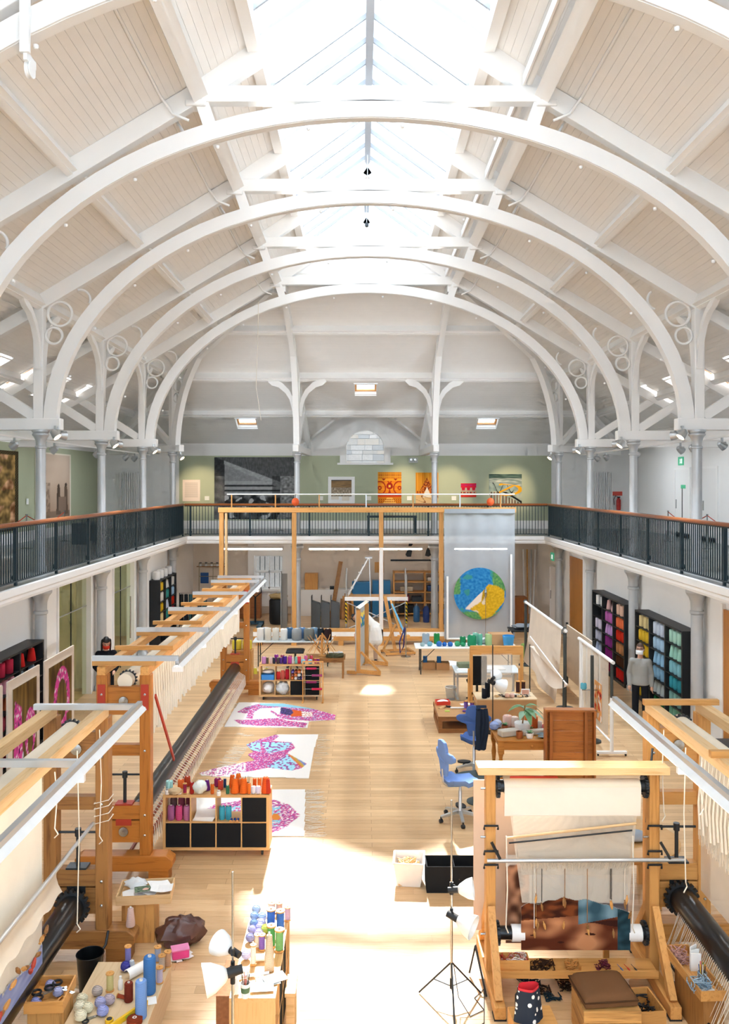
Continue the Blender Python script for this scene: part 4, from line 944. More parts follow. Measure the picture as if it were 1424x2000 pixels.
def fbox(t, x, z, lab, d=.37, w_=.325, h=.325, y=.004):
    o = T('fabric_box', lab, 'storage box', world(t, (x+.005, y, z+.001)), t.rotation_euler.z, 'black fabric boxes')
    MB().box(0, w_, 0, .012, 0, h).to('front', BLKCLOTH, o, bev=.004); MB().box(0, .012, .012, d, 0, h).box(w_-.012, w_, .012, d, 0, h).box(.012, w_-.012, d-.012, d, 0, h).box(.012, w_-.012, .012, d-.012, 0, .012).to('shell', BLKCLOTH, o)
c1, p_, z_ = cube_unit((-2.89, 11.86, 0), 0, 'beech cube shelf with black boxes, topped with orange cones, in front')
for c, r in ((3, 0), (0, 1), (1, 1), (2, 1), (3, 1)): x, z = cell(c1, c, r, p_, z_); fbox(c1, x, z, 'black fabric box in the near cube shelf, %s row, %s from left' % (('upper', 'lower')[r], ORD[c]))
c2, _, _ = cube_unit((-2.58, 20.4, 0), 0, 'beech cube shelf topped with purple yarn, beside the far loom')
for c, r in ((2, 1), (3, 1), (3, 0)): x, z = cell(c2, c, r, p_, z_); fbox(c2, x, z, 'black fabric box in the far cube shelf, %s row, %s from left' % (('upper', 'lower')[r], ORD[c]))
c3, _, _ = cube_unit((-.88, 7.28, 0), PI/2, 'beech cube shelf seen end-on, blue and lilac wool on top')
c3.location.z = -.06
for c in (1, 2):
    for r in (0, 1): x, z = cell(c3, c, r, p_, z_); fbox(c3, x, z, 'black fabric box in the end-on cube shelf, %s row, %s' % (('upper', 'lower')[r], ('nearer', 'farther')[c-1]))
# ------------------------------------------------------------------ the long tapestry looms
def gear(m, c, r, w_, n, ax):
    q = {0: Matrix.Rotation(PI/2, 4, 'Y'), 1: Matrix.Rotation(PI/2, 4, 'X'), 2: Matrix.Identity(4)}[ax]; pts = []
    for i in range(2*n):
        a = 2*PI*i/(2*n); k = r if i % 2 else r*.84; b = PI/(2*n)*.7; pts += [(k*math.cos(a-b), k*math.sin(a-b)), (k*math.cos(a+b), k*math.sin(a+b))]
    m.prism(pts, -w_/2, w_/2, Matrix.Translation(c) @ q); return m
def threads(m, a0, a1, b0, b1, n, w_=.0022, jit=0, seed=1):
    """n single strings from the line a0-a1 down to the line b0-b1"""
    r = random.Random(seed); a0, a1, b0, b1 = [Vector(v) for v in (a0, a1, b0, b1)]
    for i in range(n):
        f = (i+.5)/n; a = a0.lerp(a1, f); b = b0.lerp(b1, f)+Vector((r.uniform(-jit, jit), r.uniform(-jit, jit), r.uniform(-jit, jit)*3))
        vs = []
        for p in (a, b): vs += [p+Vector((w_, 0, 0)), p+Vector((-w_*.5, w_*.87, 0)), p+Vector((-w_*.5, -w_*.87, 0))]
        m.add(vs, [(0, 1, 4, 3), (1, 2, 5, 4), (2, 0, 3, 5)])
    return m
CREAM = cloth('cream_warp_cloth', 'e9dcc6')
def end_frame(t, xf, sd, y, H, wd, red, jack=True, ovf=.28):
    xb = xf+sd*.56; x0, x1 = min(xf, xb), max(xf, xb)
    for x, n in ((xf, 'front_post'), (xb, 'back_post')): MB().box(x-.07, x+.07, y-.08, y+.08, .3, H).to(n, wd[2], t, bev=.008)
    e0, e1 = (ovf, .28) if sd > 0 else (.28, ovf)
    MB().prism([(x0-e0, .14), (x0-e0-.06, .22), (x0-e0-.06, .3), (x0-e0, .34), (x1+e1, .34), (x1+e1+.08, .28), (x1+e1+.08, .2), (x1+e1+.02, .14)], y-.11, y+.11, Matrix(((1, 0, 0, 0), (0, 0, 1, 0), (0, 1, 0, 0), (0, 0, 0, 1)))).to('sled', wd[0], t, bev=.01)
    for x in (x0-e0+.1, x1+e1-.1): MB().box(x-.13, x+.13, y-.1, y+.1, 0, .14).to('foot', wd[0], t)
    MB().box(x0+.07, x1-.07, y-.05, y+.05, H-.52, H-.16).to('top_board', wd[0], t)
    MB().box(x0+.07, x1-.07, y-.05, y+.05, 1.62, 1.76).to('mid_rail', wd[0], t)
    MB().box(x0+.07, x1-.07, y-.06, y+.06, .8, .98).to('jack_rail', wd[0], t); MB().box(x0+.07, x1-.07, y-.06, y+.06, .5, .78).to('roller_board', wd[0], t)
    xm = (xf+xb)/2
    for z in (H-.34, .64): MB().lathe([(.06, 0), (.065, .02), (.06, .03), (.02, .035)], 16, (xm, y-.05, z), Matrix.Rotation(PI/2, 4, 'X')).to('roller_end', STEEL, t, 40)
    if jack:
        MB().tube([(xm, y, .98), (xm, y, 1.36)], .022, 8).tube([(xm-.24, y, 1.36), (xm+.24, y, 1.36)], .014, 8).lathe([(.035, 1.32), (.035, 1.4)], 10, (xm, y, 0)).to('screw_jack', DARKMET, t, 40)
        MB().box(xm-.11, xm+.11, y-.075, y+.075, .98, 1.0).to('plate', REDP if red else DARKMET, t); MB().box(xm-.1, xm+.1, y-.068, y-.06, .72, .8).to('plate', REDP if red else DARKMET, t)
    bm_ = MB().lathe([(.016, 0), (.016, .012), (.006, .018)], 8, m=Matrix.Rotation(PI/2, 4, 'X')).mesh('bolt', STEEL)
    for z in (.86, .6, 1.69, H-.25, H-.42):
        for x in (xf, xb): link('bolt', bm_, t, (x, y-.08, z))
def long_loom(label, xf, sd, y0, y1, H, wd, bars, red, ends, lightx, warp, weave=None):
    t = T('tapestry_loom', label, 'loom', (0, 0, 0)); xb = xf+sd*.56; xm = (xf+xb)/2
    for y in ends: end_frame(t, xf, sd, y, H, wd, red, True, .02 if sd > 0 else .28)
    for x, n in ((xf, 'front_beam'), (xb, 'back_beam')): MB().box(x-.055, x+.055, y0, y1, H, H+.11).to(n, PINE[1] if not red else LITE[1], t, bev=.006)
    MB().tube([(xm, y0+.1, H-.1), (xm, y1-.12, H-.1)], .1, 18).to('warp_roller', CREAM, t, 50); wr_ = t.children[-1]
    g_ = MB(); gear(g_, (xm, (y1-.2) if len(ends) == 1 else y0+.25, H-.1), .125, .04, 16, 1); g_.to('ratchet_wheel', DARKMET, wr_)
    MB().tube([(xm, y0+.1, .64), (xm, y1-.12, .64)], .135, 20).to('cloth_roller', PIPE, t, 50); cr_ = t.children[-1]
    g_ = MB(); gear(g_, (xm, y1-.2 if len(ends) == 1 else y0+.2, .64), .19, .05, 18, 1); g_.to('cloth_ratchet', DARKMET, cr_)
    xe = xf-sd*lightx
    for i, (y, kind) in enumerate(bars):
        if 'w' in kind: MB().box(min(xb+sd*.14, xf-sd*.12), max(xb+sd*.14, xf-sd*.12), y-.03, y+.03, H+.11, H+.17).to('cross_bar', LITE[0], t)
        if 'a' in kind: MB().box(min(xb+sd*.14, xe), max(xb+sd*.14, xe), y-.028, y+.028, H+(.17 if 'w' in kind else .11), H+(.235 if 'w' in kind else .17)).to('aluminium_rail', ALU, t)
    ya, yb = bars[0][1-1] if False else bars[0][0], bars[-1][0]
    zl = H+.12
    L0, L1 = min(ya, yb)-.1, max(ya, yb)+.05
    MB().box(xe-.025, xe+.025, L0, L1, zl+.02, zl+.07).to('light_channel', ALU, t)
    MB().prism([(xe-.02, zl+.03), (xe+.02, zl+.03), (xe+.07, zl-.02), (xe+.068, zl-.025), (xe, zl+.015), (xe-.068, zl-.025), (xe-.07, zl-.02)], L0, L1, Matrix(((1, 0, 0, 0), (0, 0, 1, 0), (0, 1, 0, 0), (0, 0, 0, 1)))).to('reflector', PAPER, t)
    L = abs(yb-ya); n = max(1, round(L/1.6)); 
    for k in range(n):
        a = min(ya, yb)-.05+(L+.05)*k/n
        for dx in (-.042, .042): MB().tube([(xe+dx, a+.04, zl-.025), (xe+dx, a+(L+.05)/n-.04, zl-.025)], .018, 8).to('lamp_tube', TUBE2, t, 60)
        MB().box(xe-.07, xe+.07, a-.02, a+.03, zl-.08, zl-.02).to('lamp_holder', PAPER, t)
    return t, xm
TUBE2 = emit('loom_tube', 'fffaf0', 7.)
# far loom, orange pine
H = 2.67
bb = [(11.2, 'wa'), (12.25, 'w'), (13.4, 'wa'), (14.45, 'w'), (15.6, 'wa'), (16.7, 'w'), (17.85, 'wa'), (18.9, 'w'), (20.0, 'wa'), (20.5, 'w'), (20.95, 'wa')]
tB, xm = long_loom('long orange pine tapestry loom with red fittings and bare warp, left', -2.95, -1, 11.1, 21.1, H, LOOMB, bb, True, (11.2, 21.0), .42, None)
m = MB(); threads(m, (xm+.1, 11.6, H-.1), (xm+.1, 20.6, H-.1), (xm+.12, 11.6, 1.75), (xm+.12, 20.6, 1.75), 420, .006, .03, 4); tag(m.to('warp_fringe', STRING, tB), kind='stuff')
m = MB()
for i in range(60):
    y = 11.7+i*.15; m.tube([(xm+.13, y, H-.12), (xm+.15, y+.02, 2.1), (xm+.14, y, 1.7-RND.random()*.12)], [.006, .016, .022], 5)
tag(m.to('warp_bundles', STRING, tB, 60), kind='stuff')
MB().bar((-2.87, 11.35, 2.35), (-2.83, 12.3, 1.2), .05, .02, (1, 0, 0)).to('red_brace', REDP, tB)
MB().box(-3.16, -3.12, 11.4, 20.8, .14, .2).box(-3.3, -3.27, 11.4, 20.8, .14, .18).to('red_rail', plain('rust_rail', '9a4426', .5), tB)
for x in (-2.95, -3.51):
    for y in (11.2, 21.0): MB().box(x-.05, x+.05, y-.092, y-.08, H-.45, H-.12).to('red_plate', REDP, tB)
m = MB()
for i in range(90): y = 11.4+i*.104; m.tube([(xm+.13, y, .62), (xm+.28, y+.02, .52), (xm+.3, y, .3)], .006, 4)
tag(m.to('warp_ends', STRING, tB), kind='stuff')
# near left loom, aged oak
tA, xm = long_loom('near left aged oak loom with cream warp and blue weaving', -2.95, -1, 4.2, 9.35, 2.62, OLDW, [(9.2, 'a'), (7.35, 'a'), (5.2, 'a')], False, (9.35,), .42, None)
XA = xm+.1
m = MB(); threads(m, (XA, 4.6, 2.52), (XA, 8.02, 2.52), (XA, 4.6, .66), (XA, 8.02, .66), 640, .0021); tag(m.to('warp', STRING, tA), kind='stuff')
SHEER = cloth('sheer_warp', 'efe6d6', .9, .42)
MB().grid(lambda u, v: (XA-.012, 4.6+3.42*u, .66+1.86*v), 2, 2).to('warp_web', SHEER, tA)
MB().tube([(XA+.14, 4.4, 1.56), (XA+.14, 9.1, 1.55)], .02, 10).to('leash_bar', ALU, tA, 50)
MB().grid(lambda u, v: (XA+.13-.12*(1-v)**.5*math.sin(PI*.5*v), 4.5+3.7*u, 1.26+.29*v+.02*math.sin(u*60)), 60, 4).to('leash_web', cloth('cream_leashes', 'eadfce', .9, .8), tA, 60)
def blueweave(u, v):
    if u < .5: st = int((u*30+v*6) % 2)
    if v > .55+.25*nz(u*6, 2)+(-.1 if u > .7 else 0): return None
    if .3 < u < .62 and v > .2: return '8a5a44' if int((u*4.2*7+v*9)) % 2 else 'e8dcc8'
    return hx('7f8fc4', 'a9b0d6', .5+nz(u*12, v*10)) if u > .55 or u < .2 else 'e3d9c6'
picture('woven_cloth', lambda u, v, d: (XA+.02-d, 5.0+2.98*u, .66+.5*v), blueweave, 110, 40, .012, WEAVE, tA)
RB = random.Random(3); bobm = [MB().lathe([(.004, -.06), (.012, -.05), (.02, -.01), (.02, .02), (.008, .045), (.012, .06)], 8).mesh('hanging_bobbin', w_) for w_ in (LITE[2], OLDW[2], REDP)]
for i in range(22):
    o = link('hanging_bobbin', RB.choice(bobm), tA, (XA+.06+RB.random()*.03, 5.9+i*.095+RB.random()*.05, .9+.1*math.sin(i)+RB.random()*.08), (RB.uniform(.6, 2.4), RB.uniform(-.4, .4), 0))
MB().box(XA+.06, XA+.13, 4.3, 7.4, .42, .45).to('weaving_shelf', PINE[1], tA)
MB().tube([(-2.86, 9.2, .36), (-2.84, 9.05, .3), (-2.9, 8.98, .2), (-3.0, 9.0, .22)], .014, 8).to('crank_handle', DARKMET, tA, 50)
m = MB()
for z in (1.72, 1.66, 1.58, 1.5): m.tube([(-2.95+a*.078, 9.35+b*.088, z+.02*a) for a, b in ((-1, -1), (1, -1), (1, 1), (-1, 1))], .006, 5, True)
tag(m.to('tied_cord', STRING, tA), kind='stuff')
for i, (y, z0, z1) in enumerate(((8.9, 2.6, 1.5), (8.2, 2.6, .95), (7.6, 2.6, 2.1))): MB().tube([(-2.86, y, z0), (-2.85, y+.03, (z0+z1)/2), (-2.86, y, z1), (-2.83, y, z1-.05), (-2.87, y+.02, z1-.09)], .006, 5).to('hanging_cord', STRING, tA)
# near right loom, light pine
tC, xm = long_loom('near right light pine loom with black roller, at picture edge', 3.05, 1, 4.4, 9.55, 2.62, LITE, [(9.4, 'w'), (7.6, 'w'), (5.4, 'w')], False, (9.5,), .42, None)
XC = xm-.1
m = MB(); threads(m, (XC, 4.6, 2.52), (XC, 8.6, 2.52), (XC, 4.6, 1.6), (XC, 8.6, 1.6), 500, .0026, .02, 5); tag(m.to('warp', STRING, tC), kind='stuff')
MB().grid(lambda u, v: (XC+.25, 4.6+4.6*u, .8+1.7*v), 2, 2).to('warp_web', cloth('sheer_warp_pale', 'f1ebe0', .9, .55), tC)
m = MB()
for i in range(44):
    y = 4.7+i*.088; m.tube([(XC-.02, y, 2.45), (XC-.05, y+.01, 2.0), (XC-.04, y, 1.85-RND.random()*.15)], [.004, .012, .014], 5)
tag(m.to('warp_bundles', STRING, tC, 60), kind='stuff')
m = MB(); threads(m, (xm-.13, 4.6, .62), (xm-.13, 9.1, .62), (xm-.3, 4.6, .2), (xm-.3, 9.1, .2), 130, .004, .02, 6); tag(m.to('lower_threads', STRING, tC), kind='stuff')
MB().tube([(xm-.3, 4.6, .2), (xm-.3, 9.1, .2)], .012, 8).to('floor_bar', BLACKM, tC)
MB().tube([(xm-.35, 9.25, 2.3), (xm-.5, 9.0, 1.6)], .012, 6).to('stay_rod', DARKMET, tC)
for i, (y, z1) in enumerate(((8.9, 1.75), (8.3, 1.3), (7.9, 2.2))): MB().tube([(2.98, y, 2.6), (2.97, y+.02, (2.6+z1)/2), (2.98, y, z1), (3.0, y+.02, z1-.05), (2.96, y, z1-.1)], .006, 5).to('hanging_cord', STRING, tC)
MXZ = Matrix(((1, 0, 0, 0), (0, 0, 1, 0), (0, 1, 0, 0), (0, 0, 0, 1)))   # outline (x, z) pushed along y
def on(px, py, Z): return tuple(P(px, py, Z))
def put(name, mb, mt, label, cat, loc=None, rz=None, smooth=None, group=None, bev=0): return tag(mb.to(name, mt, None, smooth, bev, loc, rz), label, cat, group)
# ------------------------------------------------------------------ the upright loom in front
tD = T('upright_loom', 'light pine upright loom with a half woven figure tapestry, right foreground', 'loom', (0, 8.9, 0)); XD0, XD1 = 1.18, 2.86
for x in (XD0, XD1):
    MB().box(x-.05, x+.05, -.065, .065, .1, 2.17).to('post', LITE[2], tD, bev=.006)
    MB().box(x-.055, x+.055, -.68, .65, 0.02, .14).to('foot_beam', LITE[1], tD, bev=.008)
    for s in (-1, 1):
        MB().bar((x, s*.58, .14), (x, s*.07, .8), .07, .09, (0, 1, 0)).to('brace', LITE[2], tD)
        MB().box(x-.06, x+.06, s*.6-.07, s*.6+.07, 0, .02).to('foot_pad', BLACKM, tD)
    for z in (1.62, 1.36, 1.22):
        MB().tube([(x-.07, -.075, z-.02), (x-.07, -.085, z+.02), (x+.07, -.085, z+.02), (x+.07, -.075, z-.02)], .012, 6).to('clamp', BLACKM, tD)
    for z in (2.0, 1.5, .5): MB().tube([(x-.1, -.02, z), (x-.05, -.02, z)], .012, 8).to('bolt', STEEL, tD)
MB().box(1.04, 3.0, -.13, .1, 2.17, 2.25).to('top_beam', PINE[0], tD, bev=.006)
for z, nm, r, mt in ((2.02, 'upper_roller', .062, DARKMET), (.5, 'lower_roller', .068, PIPE)):
    MB().tube([(XD0+.05, 0, z), (XD1-.05, 0, z)], r, 18).to(nm, mt, tD, 50)
    for x in (XD0+.08, XD1-.08): g_ = MB(); gear(g_, (x, 0, z), .12, .03, 20, 0); g_.to('ratchet_wheel', DARKMET, tD)
MB().tube([(XD0+.14, 0, 2.02), (XD1-.14, 0, 2.02)], .075, 18).to('rolled_warp_cloth', CREAM, tD, 50)
MB().grid(lambda u, v: (XD0+.14+(XD1-XD0-.28)*u, -.078+.02*v, 2.03-.3*v), 8, 4).to('warp_cloth', cloth('fine_warp_cloth', 'f0e6d8', .9, .93), tD)
for x0, x1 in ((1.4, 1.53), (2.6, 2.74)): MB().tube([(x0, 0, .5), (x1, 0, .5)], .085, 14).to('wrapping', PAPER, tD, 50)
xa, xb = 1.5, 2.6
m = MB(); threads(m, (xa-.12, -.06, 1.74), (xb+.08, -.06, 1.74), (xa, -.06, .84), (xb, -.06, .84), 230, .0019); tag(m.to('warp', STRING, tD), kind='stuff')
MB().grid(lambda u, v: (xa-.1*v+(xb-xa+.16*v)*u, -.045, 1.12+.62*v), 2, 2).to('warp_web', SHEER, tD)
m = MB(); threads(m, (xa-.02, -.14, 1.32), (xb+.02, -.14, 1.32), (xa, -.07, 1.21), (xb, -.07, 1.21), 190, .003, .012, 8); tag(m.to('leashes', STRING, tD), kind='stuff')
MB().tube([(1.34, -.1, 1.52), (2.56, -.1, 1.66), (2.66, -.1, 1.67)], .014, 8).to('shed_rod', PINE[0], tD, 50); MB().tube([(1.36, -.1, 1.47), (2.62, -.1, 1.6)], .009, 8).to('dark_rod', BLACKM, tD, 50)
MB().tube([(XD0-.05, -.15, 1.31), (XD1+.28, -.15, 1.32)], .02, 10).to('leash_bar', ALU, tD, 50)
for x in (XD0+.03, XD1+.08): MB().bar((x-.03, -.1, 1.48), (x+.05, -.16, 1.33), .025, .02).to('bar_hook', BLACKM, tD)
def figure(u, v):
    top = .62+.16*math.sin(u*3.1)-.1*u+.05*nz(u*9, 0)
    if v > top: return None
    f = v-.16-.3*math.sin(2.6*u+.4)+.12*nz(u*3, v*3)
    if u > .88: return hx('1f3238', '2d4a55', .5+nz(u*14, v*14))
    if .52 < u and v > .36+.3*(u-.5): return hx('7d9aa6', '34505c', .5+1.2*nz(u*8, v*6, 3))
    if v > .42+.14*u: return hx('7a3f20', '3c1d12', .5+1.3*nz(u*10, v*14, 1))
    return hx('5a2a18', 'c98a5e', .45+1.25*nz(u*4.2, v*5.5, 6)+.2*f) if nz(u*4, v*9, 4) > -.38 else '3a1c14'
picture('woven_figure', lambda u, v, d: (xa-.01+(xb-xa+.02)*u, -.075+d, .36+.72*v), figure, 200, 130, .012, WEAVE, tD)
def cartoon(u, v):
    if v > .9-.25*abs(u-.1): return 'd8cdc2'
    if u < .2: return hx('4a2a1c', 'd49a74', .5+1.1*nz(u*14, v*9, 2)) if v > .1 else '8a5a44'
    return hx('e6e0da', 'c8ccd2', .5+nz(u*3, v*3, 7)) if v > .45 else hx('5a3020', 'a8b0bc', .5+1.2*nz(u*5, v*6, 5))
picture('cartoon_sheet', lambda u, v, d: (1.36+1.28*u, .1+d, .34+.92*v), cartoon, 60, 50, .004, PRINT, tD)
for i in range(17):
    x = xa+.06+RB.choice((.03, .1, .16, .33, .38, .62, .86, .95, 1.0))+RB.uniform(-.03, .03); z = .7+RB.uniform(-.16, .22)
    link('hanging_bobbin', bobm[i % 2], tD, (x, -.11-RB.random()*.02, z), (RB.uniform(-.3, .3), RB.uniform(-.3, .3), 0)).scale = (.65, .65, .75)
    if i < 9: MB().tube([(x, -.1, z+.05), (x+.005, -.085, 1.2)], .004, 5).to('weft_strand', [STRING, OLDW[2], BLACKM][i % 3], tD)
MB().box(XD0+.05, XD1-.05, -.32, -.05, .235, .265).to('tool_ledge', LITE[0], tD); MB().box(XD0+.05, XD1-.05, -.34, -.32, .22, .29).to('ledge_lip', LITE[0], tD)
for x, nm in ((1.33, 'left'), (2.62, 'right')): MB().tube([(x, -.12, 1.55), (x+.01, -.12, 1.0), (x-.005, -.12, .62), (x+.02, -.12, .56)], .007, 5).to('hanging_cord', STRING, tD)
put('backing_board', MB().box(-.82, .82, 0, .02, 0, 1.62), plain('beige_board', 'd9bfa8', .8), 'beige backing board standing behind the upright loom', 'board', (1.88, 9.28, .33))
for x in (1.3, 2.5): MB().box(x-1.88-.03, x-1.88+.03, 0.02, .06, -.33, .4).to('board_leg', LITE[2], bpy.data.objects['backing_board'])
b_ = T('thread_box', 'small pine box of red and white thread ends on the loom ledge', 'box', (1.39, 8.72, .265))
MB().box(-.15, .15, -.1, -.09, 0, .1).box(-.15, .15, .05, .06, 0, .1).box(-.15, -.14, -.09, .05, 0, .1).box(.14, .15, -.09, .05, 0, .1).box(-.14, .14, -.09, .05, 0, .01).to('box_wall', LITE[0], b_)
def tangle(n, rx, ry, rz_, r, seed, L=.12):
    q = random.Random(seed); m = MB()
    for i in range(n):
        c = Vector((q.uniform(-rx, rx), q.uniform(-ry, ry), q.uniform(.0, rz_)+r)); pts = [c]
        for k in range(5): pts.append(Vector((max(-rx, min(rx, pts[-1].x+q.uniform(-L, L)*.5)), max(-ry, min(ry, pts[-1].y+q.uniform(-L, L)*.5)), max(r, min(rz_+r, pts[-1].z+q.uniform(-L, L)*.3)))))
        m.tube(pts, r, 4)
    return m
for i, cc in enumerate(('e9dfd4', 'c4483c', 'd9a090')):
    o = tangle(16, .13, .07, .09, .004, i).to('thread_tangle', yarn(cc), b_, loc=(0, -.02, .012)); tag(o, kind='stuff')
DK = ['3a2418', '2a3a44', '8a4a2c', '6a2a3a', 'c98a4a']; DN = ['dark brown', 'slate', 'russet', 'wine', 'ochre']
for i, (x, c) in enumerate(((1.62, 0), (1.72, 0), (1.98, 4), (2.28, 3))):
    o = tangle(14, .07, .06, .05, .005, 20+i).to('yarn_tangle', yarn(DK[c])); o.location = (x, 8.68, .265); tag(o, 'tangle of %s yarn on the loom ledge, %s from left' % (DN[c], ORD[i]), 'yarn', kind=None)
for i, (x, c, n) in enumerate(((2.46, '3a6ab0', 'blue'), (2.53, 'c83028', 'red'), (2.6, '4a4a44', 'dark'))):
    put('needle_tool', MB().tube([(0, -.06, .006), (0, .0, .006)], .006, 8).tube([(0, 0, .006), (0, .07, .006)], .0025, 6), plain('tool_'+n, c), 'small weaving tool with %s handle on the loom ledge' % n, 'tool', (x, 8.66, .265), .2)
# ------------------------------------------------------------------ things on the floor round the upright loom
put('paper_sheet', MB().cbox(0, 0, .002, .25, .3, .003), PAPER, 'white sheet of paper on the floor under the upright loom', 'paper', on(1044, 1893, 0), .25)
for i, (px, py, c) in enumerate(((1018, 1912, 1), (1042, 1925, 1), (1092, 1908, 0), (1063, 1937, 0), (1080, 1950, 1), (1110, 1930, 0), (1092, 1945, 1))):
    if i == 6: continue
    o = tangle(10+3*(i % 3), .06+.02*(i % 3), .06, .03, .005, 40+i, .16).to('yarn_scrap', yarn(DK[c])); o.location = on(px, py, 0)
    tag(o, '%s yarn scrap on the floor under the loom, %s along' % (DN[c], ORD[i]), 'yarn scrap', 'yarn scraps on the floor')
fl_ = T('thermos_flask', 'black flask with steel cap on the floor before the upright loom', 'flask', on(1014, 1978, 0))
MB().lathe([(.038, 0), (.042, .01), (.042, .17), (.024, .2)], 14).to('body', BLACKM, fl_, 40); MB().lathe([(.024, .2), (.024, .25), (.02, .255)], 14).to('cap', STEEL, fl_, 40)
def crate(name, label, loc, sx, sy, h, wd, n=4, rz=0, cat='crate'):
    t = T(name, label, cat, loc, rz)
    for k in range(n):
        z0, z1 = h*k/n+.003, h*(k+1)/n-.003
        MB().box(-sx/2, sx/2, -sy/2, -sy/2+.02, z0, z1).to('plank', wd[0], t); MB().box(-sx/2, sx/2, sy/2-.02, sy/2, z0, z1).to('plank', wd[0], t)
        MB().box(-sx/2, -sx/2+.02, -sy/2+.02, sy/2-.02, z0, z1).to('plank', wd[1], t); MB().box(sx/2-.02, sx/2, -sy/2+.02, sy/2-.02, z0, z1).to('plank', wd[1], t)
    MB().box(-sx/2, sx/2, -sy/2, sy/2, h, h+.02).to('lid', wd[0], t); return t
SMOKE = {a: wood('smoky_pine_%d' % a, 'cf9a58', '7a4c22', a, .6, .7) for a in (0, 1, 2)}
crate('wooden_crate', 'scorched pine crate used as a seat, under the brown cushion', (2.12, 8.0, 0), .52, .46, .36, SMOKE)
cu = T('seat_cushion', 'worn brown velvet cushion on the scorched crate', 'cushion', (2.1, 8.02, .38), .1)
MB().grid(lambda u, v: (0, 0, 0), 1, 1) if False else None
def pad(sx, sy, h, n=14, puff=.35):
    m = MB(); top = lambda u, v: (sx*(u-.5), sy*(v-.5), h*(.55+.45*(max(0, 1-abs(2*u-1)**6)*max(0, 1-abs(2*v-1)**6))**.5)); bot = lambda u, v: (sx*(u-.5)*.98, sy*(v-.5)*.98, h*.12*(1-(max(0, 1-abs(2*u-1)**6)*max(0, 1-abs(2*v-1)**6))**.5))
    m.grid(top, n, n); m.grid(lambda u, v: bot(1-u, v), n, n)
    k = (n+1)*(n+1); rim = [i for i in range(n)]+[n+(n+1)*j for j in range(n)]+[n+(n+1)*n-i for i in range(n)]+[(n+1)*(n-j) for j in range(n)]
    fl = lambda a: k+(a//(n+1))*(n+1)+(n-a % (n+1))
    for a, b in zip(rim, rim[1:]+rim[:1]): m.f.append((a, b, fl(b), fl(a))); m.mi.append(0)
    return m
pad(.5, .44, .13).to('cover', cloth('brown_velvet', '6b4a30', .8, 1, 30), cu, 60); MB().tube([(.25*a, .22*b, .065) for a, b in ((-1, -1), (0, -1.02), (1, -1), (1.02, 0), (1, 1), (0, 1.02), (-1, 1), (-1.02, 0))], .008, 6, True).to('piping', cloth('brown_piping', '4a3220'), cu, 60)
tb = T('tool_box', 'open pine box of dark cables beside the crate seat', 'box', (2.56, 8.25, 0), .1)
def open_box(t, sx, sy, h, mt, th=.014, nm='box_side'):
    for b in ((-sx/2, sx/2, -sy/2, -sy/2+th), (-sx/2, sx/2, sy/2-th, sy/2), (-sx/2, -sx/2+th, -sy/2+th, sy/2-th), (sx/2-th, sx/2, -sy/2+th, sy/2-th)): MB().box(*b, 0, h).to(nm, mt, t)
    MB().box(-sx/2+th, sx/2-th, -sy/2+th, sy/2-th, 0, th).to('box_bottom', mt, t)
open_box(tb, .26, .4, .2, LITE[0]); tag(tangle(16, .1, .16, .12, .008, 77, .2).to('cables', BLACKM, tb, loc=(0, 0, .02)), kind='stuff')
bg = T('spotted_bag', 'navy bag with white spots and red lining on a wooden box', 'bag', (1.37, 7.83, .28), .15)
def bagm(s=1.): 
    return lambda u, v: ((.14+.02*math.sin(4*PI*u))*math.cos(2*PI*u)*(1-.25*v)*s, (.09+.015*math.sin(6*PI*u))*math.sin(2*PI*u)*(1-.2*v)*s, .28*v)
SPOT = base('navy_spotted_cloth', '232c3a', .9)
vo = N(SPOT[1], 'ShaderNodeTexVoronoi', i_Scale=16.); SPOT[1].links.new(coords(SPOT[1]), vo.inputs['Vector']); SPOT[1].links.new(ramp(SPOT[1], vo.outputs['Distance'], [(.28, 'f0eeea'), (.32, '232c3a')]), SPOT[2].inputs['Base Color'])
MB().grid(bagm(), 28, 8).to('bag_body', SPOT[0], bg, 60); MB().lathe([(.11, .01), (0, .012)], 20).to('bag_base', SPOT[0], bg)
MB().grid(lambda u, v: tuple(a*(.93 if k < 2 else 1)+(.0 if k < 2 else .02*(v)) for k, a in enumerate(bagm()(u, .75+.25*v))), 28, 4).to('lining', plain('red_lining', 'd8343c', .8), bg, 60)
put('wooden_box', MB().box(-.2, .2, -.2, .2, 0, .28), LITE[0], 'plain pine box under the spotted bag', 'box', (1.42, 7.82, 0), .05, bev=.006)
st = T('power_strip', 'white power strip with tangled cables at the foot of the loom', 'power strip', (2.66, 7.68, 0), .25)
MB().box(-.035, .035, -.2, .2, 0, .045).to('strip', PAPER, st, bev=.008)
for k in range(4): MB().box(-.022, .022, -.15+k*.09, -.1+k*.09, .045, .085).to('plug', BLACKM if k % 2 else PAPER, st)
tag(tangle(18, .16, .2, .04, .005, 90, .3).to('cable', PAPER, st, loc=(.02, .05, .0)), kind='stuff')
